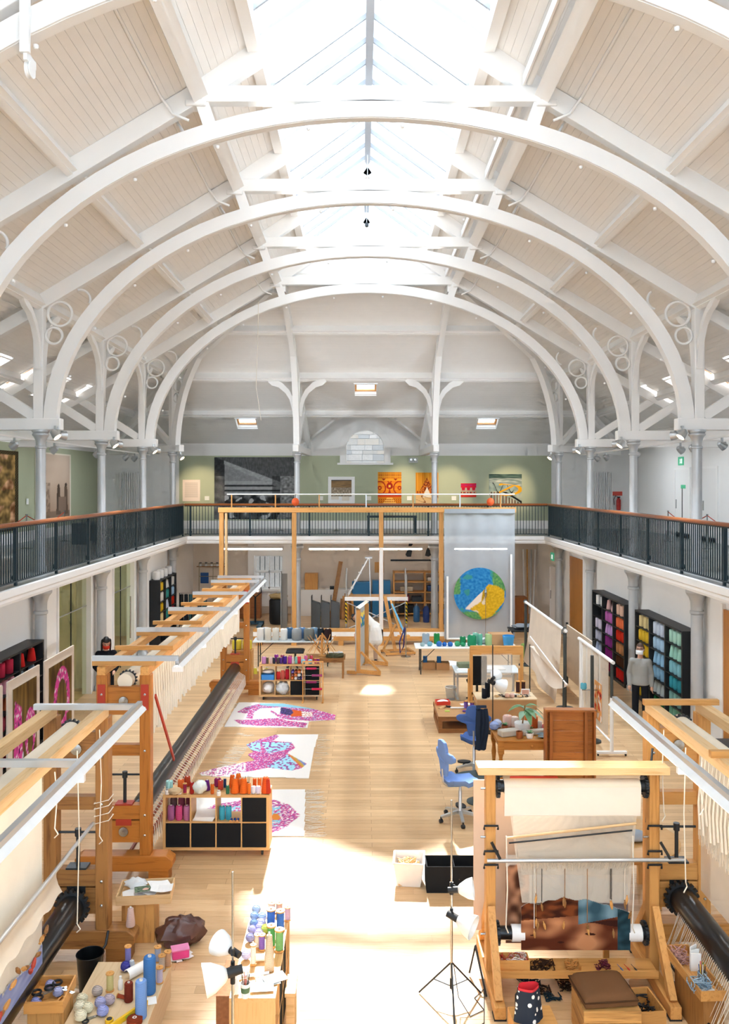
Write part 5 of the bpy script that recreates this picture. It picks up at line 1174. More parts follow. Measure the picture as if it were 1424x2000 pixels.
# pen tray on its plinth, right edge
put('tray_plinth', MB().box(-.1, .1, -.32, .3, 0, .44), OLDW[2], 'rough timber plinth under the pencil tray at right edge', 'plinth', (3.06, 8.2, 0), .06, bev=.006)
pt = T('pencil_tray', 'long pine tray with pencils, papers and pink yarn ends', 'tray', (3.03, 8.22, .44), .06); open_box(pt, .24, .8, .09, LITE[1])
cp = T('pencil_pot', 'small grey pot of coloured pencils in the pine tray', 'pot', (3.06, 8.1, .455)); MB().lathe([(.04, 0), (.045, .09), (.04, .09), (.036, .01)], 14).to('pot', plain('grey_pot', '9a948e'), cp, 40)
for i, c in enumerate(('e0a020', '3a8a3a', 'c82a2a', '2a4aa0', 'e8c040', 'f0ece4', '222222')): a = i*.9; MB().tube([(.015*math.cos(a), .015*math.sin(a), .012), (.03*math.cos(a), .03*math.sin(a), .16+.01*(i % 3))], .0045, 6).to('pencil', plain('pencil_%d' % i, c), cp)
for i in range(3): put('paper_pad', MB().box(-.05, .05, -.004, .004, 0, .17+.02*i), PAPER, 'upright white paper pad in the pine tray, %s' % ('front', 'middle', 'rear')[i], 'paper', (3.07, 8.28+i*.035, .455), .3*i)
put('envelope_stack', MB().box(-.06, .06, -.09, .09, 0, .03), PAPER, 'small white stack of cards at the near end of the pine tray', 'cards', (3.04, 7.93, .455), .1)
for i, (y, c, n) in enumerate(((8.45, 'c99a90', 'dusty pink'), (8.0, '9ab0c0', 'pale blue'))):
    o = tangle(26, .08, .09, .1, .005, 60+i, .2).to('yarn_tangle', yarn(c)); o.location = (2.99, y, .455); tag(o, 'tangle of %s yarn ends in the pine tray' % n, 'yarn')
put('bent_handle', MB().tube([(-.2, .05, .02), (-.24, -.02, .1), (-.18, -.12, .1), (0, -.14, .06), (.12, -.08, .04), (.12, .04, .04)], .02, 10), BLACKM, 'black bent steel handle lying behind the pine tray', 'handle', (3.05, 8.88, 0), .3, 60)
# round table behind the upright loom
rt = T('round_table', 'light beech round table behind the upright loom with pink yarn box', 'table', (3.12, 10.75, 0))
MB().lathe([(.66, .69), (.68, .7), (.68, .73), (.66, .74)], 40).to('table_top', BEECH[0], rt, 40)
for a in (.8, 2.35, 3.95, 5.5): MB().box(-.035, .035, -.035, .035, 0, .69, Matrix.Translation((.46*math.cos(a), .46*math.sin(a), 0))).to('leg', BEECH[2], rt)
MB().lathe([(.5, .6), (.5, .69), (.48, .69), (.48, .6)], 32).to('apron', BEECH[0], rt, 40)
yb_ = T('yarn_box', 'cardboard box of pink and red yarn on the round table', 'box', (2.85, 10.6, .74)); open_box(yb_, .36, .3, .12, CARD, .008)
for i, (dx, dy, c) in enumerate(((-.1, -.06, 'c8325a'), (.03, -.07, 'e06a8a'), (.11, .03, 'b02a3a'), (-.04, .06, 'd84a7a'), (-.12, .07, 'f0a8b8'), (.08, -.02, '4a4a6a'))):
    Yn('tube', c, (2.85+dx, 10.6+dy, .752+.0), .15, .04, '%s yarn tube in the cardboard box on the round table' % ['deep pink, near left', 'rose, near middle', 'brick red, right', 'hot pink, back', 'pale pink, rear left', 'grey violet, near right'][i])
put('cloth_bundle', MB().blob((0, 0, .06), .16, .12, .06, 14, 8, .12, 5), cloth('grey_print_cloth', 'aab4c0'), 'pale blue cloth bundle on the round table', 'cloth', (3.22, 10.62, .74), 0, 60)
put('red_storage_box', MB().box(-.4, .4, -.2, .2, 0, .22), plain('tomato_red', 'e0442a', .5), 'bright red box on the floor behind the upright loom', 'box', (2.75, 14.3, 0), bev=.01)
# tub and crate in the middle of the floor
tu = T('white_tub', 'translucent white tub full of wooden bobbins on the floor', 'tub', on(799, 1722, 0), -.08)
TUBP = plain('milky_plastic', 'eeeae6', .4); wt = lambda z: .15+.035*z/.32
m = MB(); o_ = [(wt(0)*a, wt(0)*1.0*b, 0) for a, b in ((-1, -1), (1, -1), (1, 1), (-1, 1))]; u_ = [(wt(.32)*a*1.05, wt(.32)*1.05*b, .32) for a, b in ((-1, -1), (1, -1), (1, 1), (-1, 1))]
ii = [(x*.94, y*.94, z) for x, y, z in u_]; jj = [(x*.94, y*.94, .012) for x, y, z in o_]
m.add(o_+u_+ii+jj, [(3, 2, 1, 0)]+[(i, (i+1) % 4, 4+(i+1) % 4, 4+i) for i in range(4)]+[(4+i, 4+(i+1) % 4, 8+(i+1) % 4, 8+i) for i in range(4)]+[(8+i, 8+(i+1) % 4, 12+(i+1) % 4, 12+i) for i in range(4)]+[(12, 13, 14, 15)]); m.to('tub_wall', TUBP, tu, bev=.01)
MB().tube([(1.07*a*wt(.32), 1.07*b*wt(.32), .315) for a, b in ((-1, -1), (1, -1), (1, 1), (-1, 1))], .012, 6, True).to('rim', TUBP, tu)
m = MB(); q = random.Random(2)
for i in range(230):
    c = Vector((q.uniform(-.13, .13), q.uniform(-.13, .13), q.uniform(.14, .265))); d = Vector((q.gauss(0, 1), q.gauss(0, 1), q.gauss(0, .5))).normalized()*.035; m.tube([c-d, c, c+d], [.004, .009, .004], 6)
o = m.to('bobbin_pile', PINE[0], None, 50); o.location = tu.location; tag(o, 'heap of small pale wooden bobbins filling the white tub', 'bobbins', kind='stuff')
MB().box(-.145, .145, -.145, .145, .012, .15).to('pile_core', PINE[0], o)
bc = T('black_crate', 'long open black fabric crate beside the white tub', 'crate', (1.02, 10.98, 0)); open_box(bc, .7, .34, .33, BLKCLOTH, .012)
MB().box(-.005, .005, -.15, .15, .012, .33).to('crate_divider', BLKCLOTH, bc)
o = tangle(30, .14, .1, .06, .007, 7, .2).to('straw_yarn', yarn('b59a6a')); o.location = (.88, 10.96, .06); tag(o, 'straw coloured yarn in the black crate', 'yarn')
MB().box(-.14, .14, -.1, .1, -.048, .01).to('yarn_bed', yarn('b59a6a'), o)
# ------------------------------------------------------------------ photo lamps on stands
LAMPW = plain('frosted_lamp_shade', 'eef0f0', .35, .1)
def lamp_head(t, p, aim, s=1.):
    q = Matrix.Translation(p) @ Vector(aim).normalized().to_track_quat('Z', 'Y').to_matrix().to_4x4()
    MB().lathe([(.028*s, -.09*s), (.032*s, 0), (.03*s, .02*s)], 12, m=q).to('lamp_socket', BLACKM, t, 40)
    MB().lathe([(.03*s, .01*s), (.05*s, .03*s), (.09*s, .1*s), (.105*s, .16*s), (.1*s, .16*s), (.085*s, .1*s), (.04*s, .035*s)], 20, m=q).to('lamp_shade', LAMPW, t, 50); sh_ = t.children[-1]
    MB().lathe([(.02*s, .03*s), (.035*s, .08*s), (.02*s, .12*s), (0, .125*s)], 12, m=q).to('bulb', PAPER, sh_, 50)
def lamp_stand(loc, H, heads, label, feet=True, rz=0):
    t = T('lamp_stand', label, 'lamp stand', loc, rz)
    MB().tube([(0, 0, .25), (0, 0, H*.55)], .013, 10).to('lower_tube', STEEL, t, 50); MB().tube([(0, 0, H*.5), (0, 0, H)], .009, 10).to('upper_tube', STEEL, t, 50)
    MB().lathe([(.02, H*.54), (.022, H*.57), (.014, H*.59)], 10).to('collar', BLACKM, t, 40)
    for k in range(3):
        a = .5+k*2*PI/3; MB().tube([(0, 0, .42), (.36*math.cos(a), .36*math.sin(a), .012)], .009, 8).to('leg', DARKMET, t, 50); MB().tube([(0, 0, .18), (.2*math.cos(a), .2*math.sin(a), .195)], .006, 6).to('stay', DARKMET, t, 50)
    MB().lathe([(.018, .16), (.018, .26)], 10).to('hub', BLACKM, t, 40)
    for p, aim, s in heads:
        MB().tube([(0, 0, p[2]+.02), (p[0]*.6, p[1]*.6, p[2]+.03), p], .008, 6).lathe([(.018, p[2]-.0), (.018, p[2]+.05)], 8).to('clamp_arm', DARKMET, t, 50); lamp_head(t, p, aim, s)
    return t
lamp_stand((.74, 8.5, 0), 2.02, [((.05, -.05, 1.16), (.9, -.15, .12), 1.0), ((.04, -.1, .9), (.85, -.5, -.25), 1.15)], 'steel tripod lamp stand with two white shades beside the upright loom', rz=0)
lamp_stand((-1.2, 7.02, 0), 1.98, [((-.02, -.08, 1.2), (-.9, -.25, -.15), 1.25), ((-.02, .07, 1.3), (-.7, .5, .1), 1.0)], 'steel lamp stand with large white shades before the end-on cube shelf')
# floor cables
put('lamp_cable', MB().tube([(.76, 8.5, .4), (.8, 8.42, .12), (.9, 8.3, .006), (1.05, 8.4, .006), (.98, 8.6, .006), (1.1, 8.75, .006), (1.02, 8.2, .006), (.9, 8.1, .006)], .005, 5), BLACKM, 'thin black cable looping from the lamp stand to the loom', 'cable')
put('black_rod_leg', MB().tube([(.98, 9.0, .03), (1.04, 8.98, .32), (1.1, 8.6, .02)], .012, 6), DARKMET, 'bent dark steel rod leaning at the loom foot', 'rod')
# ------------------------------------------------------------------ saddle chairs
BLUEF = cloth('blue_wool_fabric', '7391c9'); BLUED = cloth('dark_blue_wool', '4d6aa6')
def saddle_chair(loc, rz, label, fab):
    t = T('saddle_chair', label, 'chair', loc, rz)
    for k in range(5):
        a = k*2*PI/5+.3; e = Vector((.32*math.cos(a), .32*math.sin(a), .09)); MB().sweep([(0, 0, .14), e*.5+Vector((0, 0, .075)), e], .045, [.05, .04, .03], Vector((-math.sin(a), math.cos(a), 0))).to('base_leg', ALU, t, 40); lg_ = t.children[-1]
        MB().lathe([(.028, -.025), (.03, -.02), (.03, .02), (.028, .025)], 12, e-Vector((0, 0, .06)), Matrix.Rotation(PI/2, 4, 'X')).box(e.x-.01, e.x+.01, e.y-.01, e.y+.01, .05, .09).to('castor', BLACKM, lg_, 40)
    MB().lathe([(.045, .1), (.045, .16), (.028, .18), (.028, .45), (.02, .46), (.02, .56)], 14).to('gas_column', ALU, t, 40)
    def top(u, v):
        x, y = u*2-1, v*2-1; w_ = .24*(1-.35*max(0, -y)); return (x*w_*(1 if y > -.2 else 1), y*.23, .62+.05*x*x-.02*math.cos(PI*x)*(y > 0)-.04*abs(x)**3*(1 if y < 0 else .3)+.02*y*y)
    n = 14; m = MB(); m.grid(top, n, n); m.grid(lambda u, v: (top(1-u, v)[0]*.94, top(1-u, v)[1]*.94, top(1-u, v)[2]-.075), n, n); k = (n+1)*(n+1)
    rim = [i for i in range(n)]+[n+(n+1)*j for j in range(n)]+[n+(n+1)*n-i for i in range(n)]+[(n+1)*(n-j) for j in range(n)]; fl = lambda a: k+(a//(n+1))*(n+1)+(n-a % (n+1))
    for a, b in zip(rim, rim[1:]+rim[:1]): m.f.append((a, b, fl(b), fl(a))); m.mi.append(0)
    m.to('seat', fab, t, 70)
    out = [(-.09, .72), (.09, .72), (.12, .86), (.13, .93), (.22, .95), (.3, .99), (.31, 1.05), (.25, 1.09), (.14, 1.1), (.14, 1.16), (.11, 1.24), (0, 1.27), (-.11, 1.24), (-.14, 1.16), (-.14, 1.1), (-.25, 1.09), (-.31, 1.05), (-.3, .99), (-.22, .95), (-.13, .93), (-.12, .86)]
    m = MB(); nb = len(out); bend = lambda x, z, d: (x, .24+.08*(z-.72)-.45*x*x*1.3+d, z)
    m.add([bend(x, z, 0) for x, z in out]+[bend(x, z, .055) for x, z in out], [tuple(range(nb)), tuple(range(nb, 2*nb))[::-1]]+[(i, (i+1) % nb, nb+(i+1) % nb, nb+i) for i in range(nb)]); m.to('backrest', fab, t, bev=.018)
    MB().tube([(0, .05, .54), (0, .2, .54), (0, .29, .62), (0, .3, .82)], .016, 8).to('back_bar', ALU, t, 50)
    MB().prism([(.12*math.cos(i*PI/8), .07*math.sin(i*PI/8)) for i in range(16)], .13, .16, Matrix.Translation((.18, -.1, 0))).to('foot_plate', DARKMET, t)
    return t
saddle_chair((1.36, 13.15, 0), PI/2+.35, 'blue saddle chair turned side-on beside the upright loom', BLUEF)
saddle_chair((1.86, 15.35, 0), PI-.15, 'blue saddle chair with a jacket over its back, at work table', BLUED)
jk = T('jacket', 'dark navy jacket draped over the blue chair back', 'jacket', (1.93, 15.02, 0))
MB().grid(lambda u, v: (-.09+.2*u+.03*math.sin(v*4), -.07-.045*math.sin(u*PI)-.02*math.sin(u*14+v*3), 1.24-.72*v), 14, 12).grid(lambda u, v: (-.08+.18*u, .06*(1-2*v)-.0, 1.24+.035*math.sin(PI*v)), 8, 4).to('jacket_body', cloth('navy_jersey', '27303f'), jk, 70)
MB().sweep([(-.05, -.1, 1.2), (-.07, -.13, .9), (-.05, -.12, .55)], .07, .05, (1, 0, 0)).to('sleeve', MC['navy_jersey'], jk, 60)
put('dark_stool', MB().prism([(.3*math.cos(i*PI/10)*(1+.3*math.cos(i*PI/5)), .2*math.sin(i*PI/10)) for i in range(20)], .42, .45, Matrix.Identity(4)).box(-.015, .015, -.015, .015, .0, .42).lathe([(.03, .45), (.05, .48), (.05, .52), (.0, .56)], 12).lathe([(.2, 0), (.2, .02), (.03, .05)], 16), plain('dark_green_stool', '46504e', .4), 'low dark footplate stool with ball knob beside blue chairs', 'stool', (1.75, 13.9, 0))
# ------------------------------------------------------------------ left foreground table and what is on it
put('low_table', MB().box(-.37, .37, -.9, .9, .31, .35).box(-.36, .36, -.89, .89, 0, .31), PLY[1], 'low pale plywood plinth table covered with yarn, bottom left', 'table', (-2.42, 7.73, 0), bev=.004)
ZT = .352
def z6(x, y): return 0+x/3.747, 1560+y/3.747
def ftab(kind, col, zx, zy, h, r, lab, Z=ZT, tilt=None): px, py = z6(zx, zy); return Yn(kind, col, on(px, py, Z), h, r, lab, None, tilt)
ftab('tube', '4a7fc0', 1095, 1420, .34, .058, 'tall mid-blue yarn tube on the low table')
ftab('tube', '7aa0dc', 1032, 1600, .33, .052, 'tall light-blue yarn tube nearest on the low table')
ftab('tube', '7a3426', 942, 1480, .17, .04, 'small brick-brown yarn tube on the low table')
ftab('bobbin', 'd9c98a', 805, 1405, .17, .04, 'wooden bobbin of cream yarn on the low table')
ftab('bobbin', '8a86c8', 937, 1200, .17, .036, 'wooden bobbin of violet yarn at the far edge of low table')
ftab('ball', '4a4a9a', 922, 1260, .1, .05, 'indigo wool ball on the low table')
ftab('cone', 'c9ccd4', 965, 1255, .1, .035, 'small pale grey cone on the low table')
for i, (x, y, c) in enumerate(((1155, 1190, 'b0b8d0'), (1185, 1255, 'c8b8a8'), (1228, 1225, 'c8a080'), (1168, 1345, 'c8c0d8'))): ftab('bobbin', c, x, y, .15, .038, 'wooden bobbin in the row beside the tall blue tube, %s' % ('rear', 'second, beige', 'rightmost, tan', 'nearest, lilac')[i])
for i, (x, y, c, r) in enumerate(((712, 1440, 'b9aca6', .048), (735, 1525, 'a8a8cc', .05), (800, 1505, 'b8a8b0', .05), (752, 1588, 'a0a6d8', .05), (600, 1500, 'e3dcc0', .05), (585, 1560, 'e6dfc6', .052), (640, 1565, 'e0d8ba', .05), (590, 1625, 'e8e0c4', .052))):
    ftab('ball', c, x, y, .1, r, ['greyish wool ball', 'lavender wool ball', 'mauve grey wool ball', 'periwinkle wool ball', 'cream wool ball, rear', 'cream wool ball, left', 'cream wool ball, right', 'cream wool ball, nearest'][i]+' on the low table')
px, py = z6(860, 1440); Yn('bobbin', 'a04a30', on(px, py, ZT+.02), .12, .022, 'rust bobbin lying on the low table', None, PI/2, 1.2)
t = T('glue_bottle', 'small clear plastic bottle with white cap on the low table', 'bottle', on(*z6(882, 1395), ZT)); MB().lathe([(.022, 0), (.024, .01), (.024, .08), (.012, .1)], 12).to('bottle', TUBP, t, 40); MB().lathe([(.012, .1), (.012, .125)], 10).to('cap', PAPER, t)
lv = T('spirit_level', 'yellow spirit level lying on the low table', 'spirit level', on(*z6(930, 1610), ZT), 1.0); MB().box(-.24, .24, -.012, .012, 0, .05).to('body', plain('yellow_tool', 'e8b820', .4), lv, bev=.003); MB().box(-.03, .03, -.014, .014, .018, .035).to('vial', plain('green_vial', 'b8d850', .2), lv)
tm = T('tape_measure', 'yellow and black tape measure on the low table', 'tape measure', on(*z6(800, 1640), ZT)); MB().lathe([(.035, 0), (.038, .006), (.038, .03), (.035, .036)], 18).to('case', MC['yellow_tool'], tm, 40); MB().lathe([(.026, .036), (.024, .04), (0, .041)], 16).to('label_disc', BLACKM, tm)
Yn('fat', '8a3a20', on(*z6(985, 1640), ZT), .05, .07, 'flat coil of rust brown yarn on the low table')
put('paper_roll', MB().grid(lambda u, v: (.3*v-.15, .05*math.cos(u*4.2+.3), .05+.05*math.sin(u*4.2+.3)), 14, 2), PAPER, 'curled white printed sheet standing on the low table', 'paper', on(*z6(1020, 1280), ZT), .9, 60)
put('white_card', MB().box(-.05, .05, -.06, .06, 0, .003), PAPER, 'small white card beside the light-blue tube', 'card', on(*z6(1105, 1480), ZT), .3)
sc_ = T('black_scissors', 'black handled scissors lying on the low table', 'scissors', on(*z6(660, 1610), ZT), .6)
def scissors(t, s=1.):
    for k in (-1, 1): MB().ring((-.05*s, k*.03*s, .01), .026*s, .007*s, 2, 16, 6).to('handle', BLACKM, t, 60); MB().bar((-.02*s, k*.012*s, .008), (.12*s, -k*.006*s, .008), .012*s, .004).to('blade', STEEL, t)
scissors(sc_)
tr_ = T('scissor_tray', 'pine tray of scissors and lilac wool at the left edge', 'tray', (-2.95, 7.75, .5), .05); open_box(tr_, .34, .42, .1, LITE[0])
put('tray_stand', MB().box(-.15, .15, -.18, .18, 0, .5), SMOKE[2], 'pine block under the scissor tray', 'plinth', (-2.95, 7.75, 0), .05, bev=.005)
for i, (dx, dy, a) in enumerate(((-.03, -.03, .5), (.06, .05, -.5))): s_ = T('tailor_scissors', 'dark green handled shears in the pine tray, %s pair' % ('left', 'right')[i], 'scissors', (-2.95+dx, 7.75+dy, .57), a); scissors(s_, 1.5)
for i, (dx, dy, c) in enumerate(((-.08, -.14, '8f94c8'), (-.05, .13, 'a8a4c8'), (.06, .02, 'b0b4d8'))): Yn('ball', c, (-2.95+dx, 7.75+dy, .515), .1, .045, 'lilac wool ball in the scissor tray, %s' % ('near', 'rear', 'middle')[i])
for i in range(3): put('loose_bobbin', MB().tube([(-.05, 0, .012), (0, 0, .012), (.05, 0, .012)], [.006, .012, .006], 8), LITE[0], 'loose wooden bobbin in the scissor tray, %s' % ORD[i], 'bobbin', (-2.89+.03*i, 7.66+.04*i, .516), .4+i)
# bin, bag, crate and paper tray
t = T('waste_bin', 'black plastic waste bin beside the near left loom', 'bin', (-2.9, 8.72, 0)); MB().lathe([(.1, 0), (.105, .01), (.135, .38), (.14, .385), (.13, .385), (.1, .02), (0, .02)], 28).to('bucket', PIPE, t, 40); MB().ring((0, 0, .385), .136, .006, 2, 28, 6).to('rim', PIPE, t, 60)
put('plastic_bag', MB().blob((0, 0, .13), .26, .2, .15, 20, 12, .16, 9), plain('brown_bin_bag', '5a3a34', .3, 0, .6), 'crumpled dark brown bin bag on the floor by the low table', 'bag', on(354, 1842, 0), .3, 50)
t = T('pink_box', 'bright pink plastic box on a white carrier bag', 'box', on(352, 1868, .03), .35); MB().box(-.09, .09, -.06, .06, 0, .09).to('tub', plain('hot_pink_plastic', 'e84a98', .35), t, bev=.01); MB().box(-.095, .095, -.065, .065, .09, .1).to('lid', plain('pale_pink_lid', 'f090c0', .35), t)
put('carrier_bag', MB().blob((0, 0, .016), .17, .13, .016, 16, 6, .2, 12), PAPER, 'flattened white carrier bag with blue print on the floor', 'bag', on(345, 1868, 0), .2, 50)
crate('smoke_stained_crate', 'upright pine block crate with dark stains under the paper tray', (-2.66, 9.78, 0), .36, .3, .44, {0: SMOKE[2], 1: SMOKE[2]}, 1, .05)
tr2 = T('paper_tray', 'shallow pine tray of papers, bags and snapshots on stained crate', 'tray', (-2.6, 9.78, .46), .1); open_box(tr2, .6, .42, .1, PINE[0])
for i, (dx, dy, a) in enumerate(((-.12, -.08, .3), (.02, -.06, -.2), (.14, .06, .5), (.2, -.08, .1))): put('loose_paper', MB().grid(lambda u, v: ((u-.5)*.24, (v-.5)*.18, .02*math.sin(u*3+i)+.015*i), 6, 4), PAPER, 'loose white paper in the shallow pine tray, %s' % ('left', 'near middle', 'rear right', 'near right')[i], 'paper', (-2.6+dx, 9.78+dy, .52+.012*i), a)
picture('snapshot', lambda u, v, d: ((u-.5)*.2, (v-.5)*.14, .004-d), lambda u, v: 'e0b0a0' if (u-.6)**2+(v-.4)**2 < .03 else hx('3a4a3a', '8a9a7a', .5+nz(u*7, v*7)), 24, 18, .004, PRINT, loc=(-2.6, 9.68, .585), rz=.3); tag(bpy.data.objects['snapshot'], 'dark snapshot of a person lying on the papers', 'photograph')
put('clear_bag', MB().blob((0, 0, .06), .12, .09, .06, 14, 8, .2, 21), plain('grey_film', 'd8dadb', .2, 0, .6), 'crumpled clear plastic bag in the shallow pine tray', 'bag', (-2.74, 9.86, .5), 0, 50)
Yn('cone', 'd9b8ac', (-2.66, 9.35, .34), .2, .05, 'pale pink yarn cone standing on the loom sled')
# ------------------------------------------------------------------ things on and in the near cube shelf
ZF = .862
def z7(x, y): return 300+x/3.56, 1340+y/3.56
F1 = [('tube', 'a6d6d2', 110, 728, .14, .05, 'pale turquoise'), ('fat', 'e8743a', 190, 708, .12, .045, 'orange'), ('tube', 'b84a30', 236, 692, .13, .042, 'rust'), ('bobbin', 'a03050', 214, 752, .14, .03, 'wine red'), ('tube', 'b0302a', 254, 768, .15, .03, 'dark red'),
      ('cone', '6a2a7a', 372, 722, .14, .045, 'purple'), ('fat', '8f2a5a', 446, 694, .11, .05, 'plum'), ('tube', 'e06a2a', 406, 752, .13, .025, 'small orange'), ('tube', 'c84a3a', 466, 716, .12, .038, 'coral red'), ('tube', '2f3f6a', 496, 704, .12, .02, 'navy'), ('tube', '3f7a5a', 510, 758, .11, .025, 'green'),
      ('cone', 'f0702a', 554, 768, .2, .062, 'large orange, left'), ('cone', 'f0702a', 613, 778, .2, .062, 'large orange, near middle'), ('cone', 'ee6a28', 548, 704, .18, .05, 'orange, rear left'), ('cone', 'f07830', 590, 694, .18, .05, 'orange, rear middle'), ('cone', 'ee7430', 602, 728, .17, .04, 'orange, behind the large pair'), ('tube', 'f07a30', 656, 768, .14, .024, 'slim orange'),
      ('fat', 'e9e4ee', 692, 752, .1, .035, 'white'), ('fat', 'dcd4ea', 724, 757, .1, .035, 'pale lilac'), ('cone', 'f0602a', 767, 782, .22, .065, 'large orange, rightmost'), ('cone', 'c8402a', 791, 744, .2, .05, 'brick red, right end'), ('tube', 'f08040', 737, 694, .11, .028, 'orange, rear right'), ('tube', 'e8642a', 703, 692, .1, .026, 'small orange, rear right')]
for k, c, x, y, h, r, n in F1: q_ = P(*z7(x, y), ZF); Yn(k, c, (q_.x, min(max(q_.y, 11.868+r), 12.24-r), ZF), h, r, '%s yarn on top of the near cube shelf' % (n+(' '+KN[k].split('_')[1] if ',' not in n else '')))
put('clear_yarn_bag', MB().blob((0, 0, .09), .1, .09, .09, 16, 9, .12, 31), plain('milky_film', 'dfe6e0', .25), 'clear bag of pale green yarn on the near cube shelf', 'bag', on(*z7(322, 745), ZF), 0, 50)
put('hessian_bundle', MB().blob((0, 0, .045), .1, .08, .045, 14, 8, .15, 32), cloth('hessian', 'cbb08a'), 'beige cloth bundle on the near cube shelf', 'cloth', on(*z7(152, 752), ZF), 0, 60)
t = T('tool_cup', 'brown cup holding dark tools on the near cube shelf', 'cup', on(*z7(652, 712), ZF)); MB().lathe([(.03, 0), (.036, .08), (.032, .08), (.027, .005), (0, .005)], 14).to('cup', OLDW[2], t, 40)
for i in range(5): a = i*1.3; MB().tube([(.01*math.cos(a), .01*math.sin(a), .008), (.035*math.cos(a), .03*math.sin(a), .17)], .003, 5).to('tool', DARKMET, t)
for i, (x, y) in enumerate(((95, 752), (453, 762), (180, 750))): t = T('small_jar', 'little pale jar on the near cube shelf, %s' % ('left', 'middle', 'left of the wine bobbin')[i], 'jar', on(*z7(x, y), ZF)); MB().lathe([(.025, 0), (.03, .01), (.03, .05), (.02, .06)], 12).to('jar_body', TUBP, t, 40); MB().lathe([(.022, .06), (.022, .075)], 10).to('jar_lid', ALU, t)
x, z = cell(c1, 0, 0, p_, z_)
for i in range(3): Yn('fat', ['b06a9a', 'd8568a', 'c87aa0'][i], world(c1, (x+.06+i*.11, .08, z+.001)), .2, .05, '%s yarn in upper left cell of the near cube shelf' % ['mauve', 'hot pink', 'dusty pink'][i]); Yn('fat', ['7a5a5a', '9a4a5a', '8a4050'][i], world(c1, (x+.06+i*.11, .25, z+.001)), .26, .05, '%s yarn at the back of the near shelf upper left cell' % ['grey brown', 'old rose', 'maroon'][i])
x, z = cell(c1, 1, 0, p_, z_)
for i in range(4): put('paper_stack', MB().box(-.14, .14, -.16, .16, 0, .012), PAPER, 'white paper stack in the near cube shelf, %s sheet layer' % ('bottom', 'second', 'third', 'top')[i], 'paper', world(c1, (x+.17, .19, z+.001+.013*i)), .06*i-.1)
x, z = cell(c1, 2, 0, p_, z_)
for i in range(2): Yn('tube', '4ab0c8', world(c1, (x+.06+.09*i, .1, z+.001)), .18, .042, 'turquoise yarn tube in the near cube shelf, %s' % ('left', 'right')[i])
for i in range(3): Yn('bobbin', '2a5ab0', world(c1, (x+.2+.045*i, .06, z+.022)), .1, .02, 'small blue bobbin lying in the near cube shelf, %s' % ORD[i], None, PI/2, 0)
# things on the end-on cube shelf
def z8(x, y): return 320+x/3.39, 1680+y/3.39
ZC = .80
for k, c, x, y, h, r, n in [('bobbin', '4a7ad0', 710, 437, .17, .048, 'blue yarn, left of the blue pair'), ('bobbin', '4a78cc', 772, 462, .19, .045, 'blue yarn, right of the blue pair'), ('bobbin', '5aa060', 712, 570, .2, .045, 'green yarn, rear of the green pair'), ('bobbin', '7ab070', 765, 598, .2, .046, 'green yarn, near of the green pair'), ('cone', 'd8c0a0', 698, 725, .32, .045, 'tall beige cone'), ('bobbin', 'e9e4da', 592, 690, .18, .03, 'slim white yarn'),
                            ('bobbin', '8a6ab8', 650, 590, .14, .035, 'violet yarn'), ('bobbin', 'e8dcc4', 622, 575, .12, .036, 'cream yarn'), ('bobbin', 'd0b0c0', 820, 395, .13, .035, 'dusty pink yarn'), ('bobbin', 'e8d8d0', 715, 345, .1, .045, 'white yarn, rear'), ('bobbin', 'd8b8a8', 765, 345, .1, .04, 'rose beige yarn, rear')]:
    Yn(k, c, on(*z8(x, y), ZC), h, r, '%s on the end-on cube shelf' % (n+' on wooden bobbin' if k == 'bobbin' else n))
for i, (x, y, c) in enumerate(((600, 395, '9ab4dc'), (612, 350, 'a8bede'), (652, 400, 'a4bce0'), (597, 445, '7a96c0'), (645, 440, 'b8b8dc'), (585, 485, 'b0aed4'), (572, 540, '9a9ac4'), (637, 470, 'b4b0d8'), (628, 510, 'bcb4dc'), (672, 480, 'b8c860'), (545, 655, 'c8c4e4'))):
    Yn('ball', c, on(*z8(x, y), ZC), .1, .042, 'wool ball among the pastel balls on the end-on shelf, %s, %s' % (ORD[i], ['light blue', 'light blue', 'light blue', 'grey blue', 'pale lilac', 'lilac', 'lavender', 'pale lilac', 'pale lilac', 'lime green', 'white lilac'][i]))
t = T('paper_cup', 'white paper cup of tools on the end-on shelf', 'cup', on(*z8(540, 905), ZC)); MB().lathe([(.033, 0), (.043, .12), (.04, .12), (.03, .004), (0, .004)], 18).to('cup', PAPER, t, 40); MB().lathe([(.0355, .045), (.0375, .045), (.0415, .09), (.0395, .09)], 18).to('sleeve_print', plain('cup_green', '5a7a5a'), t, 40)
for i in range(6): a = i; MB().tube([(.012*math.cos(a), .012*math.sin(a), .01), (.034*math.cos(a), .03*math.sin(a), .2)], .004, 5).to('tool', (DARKMET, STEEL, REDP)[i % 3], t)
t = T('slim_bottle', 'small white bottle beside the paper cup', 'bottle', on(*z8(482, 885), ZC)); MB().lathe([(.018, 0), (.02, .01), (.02, .1), (.008, .13), (.006, .17)], 12).to('bottle', TUBP, t, 40)
for i, (x, y, a) in enumerate(((690, 800, .3), (650, 840, .1), (735, 780, .5))): put('plastic_sleeve', MB().box(-.1, .1, -.07, .07, 0, .004), [plain('clear_sleeve', 'c8cccc', .15, 0, .7), PAPER, PAPER][i], 'flat %s on the end-on cube shelf' % ('clear plastic sleeve of samples', 'white sheet, near', 'white sheet, right')[i], 'paper', on(*z8(x, y), ZC+.002+.005*i), a)
put('paper_tube', MB().tube([(-.13, 0, .015), (.13, 0, .015)], .014, 10), PAPER, 'thin white paper tube lying across the end-on shelf', 'paper tube', on(*z8(600, 770), ZC), .25, 50)
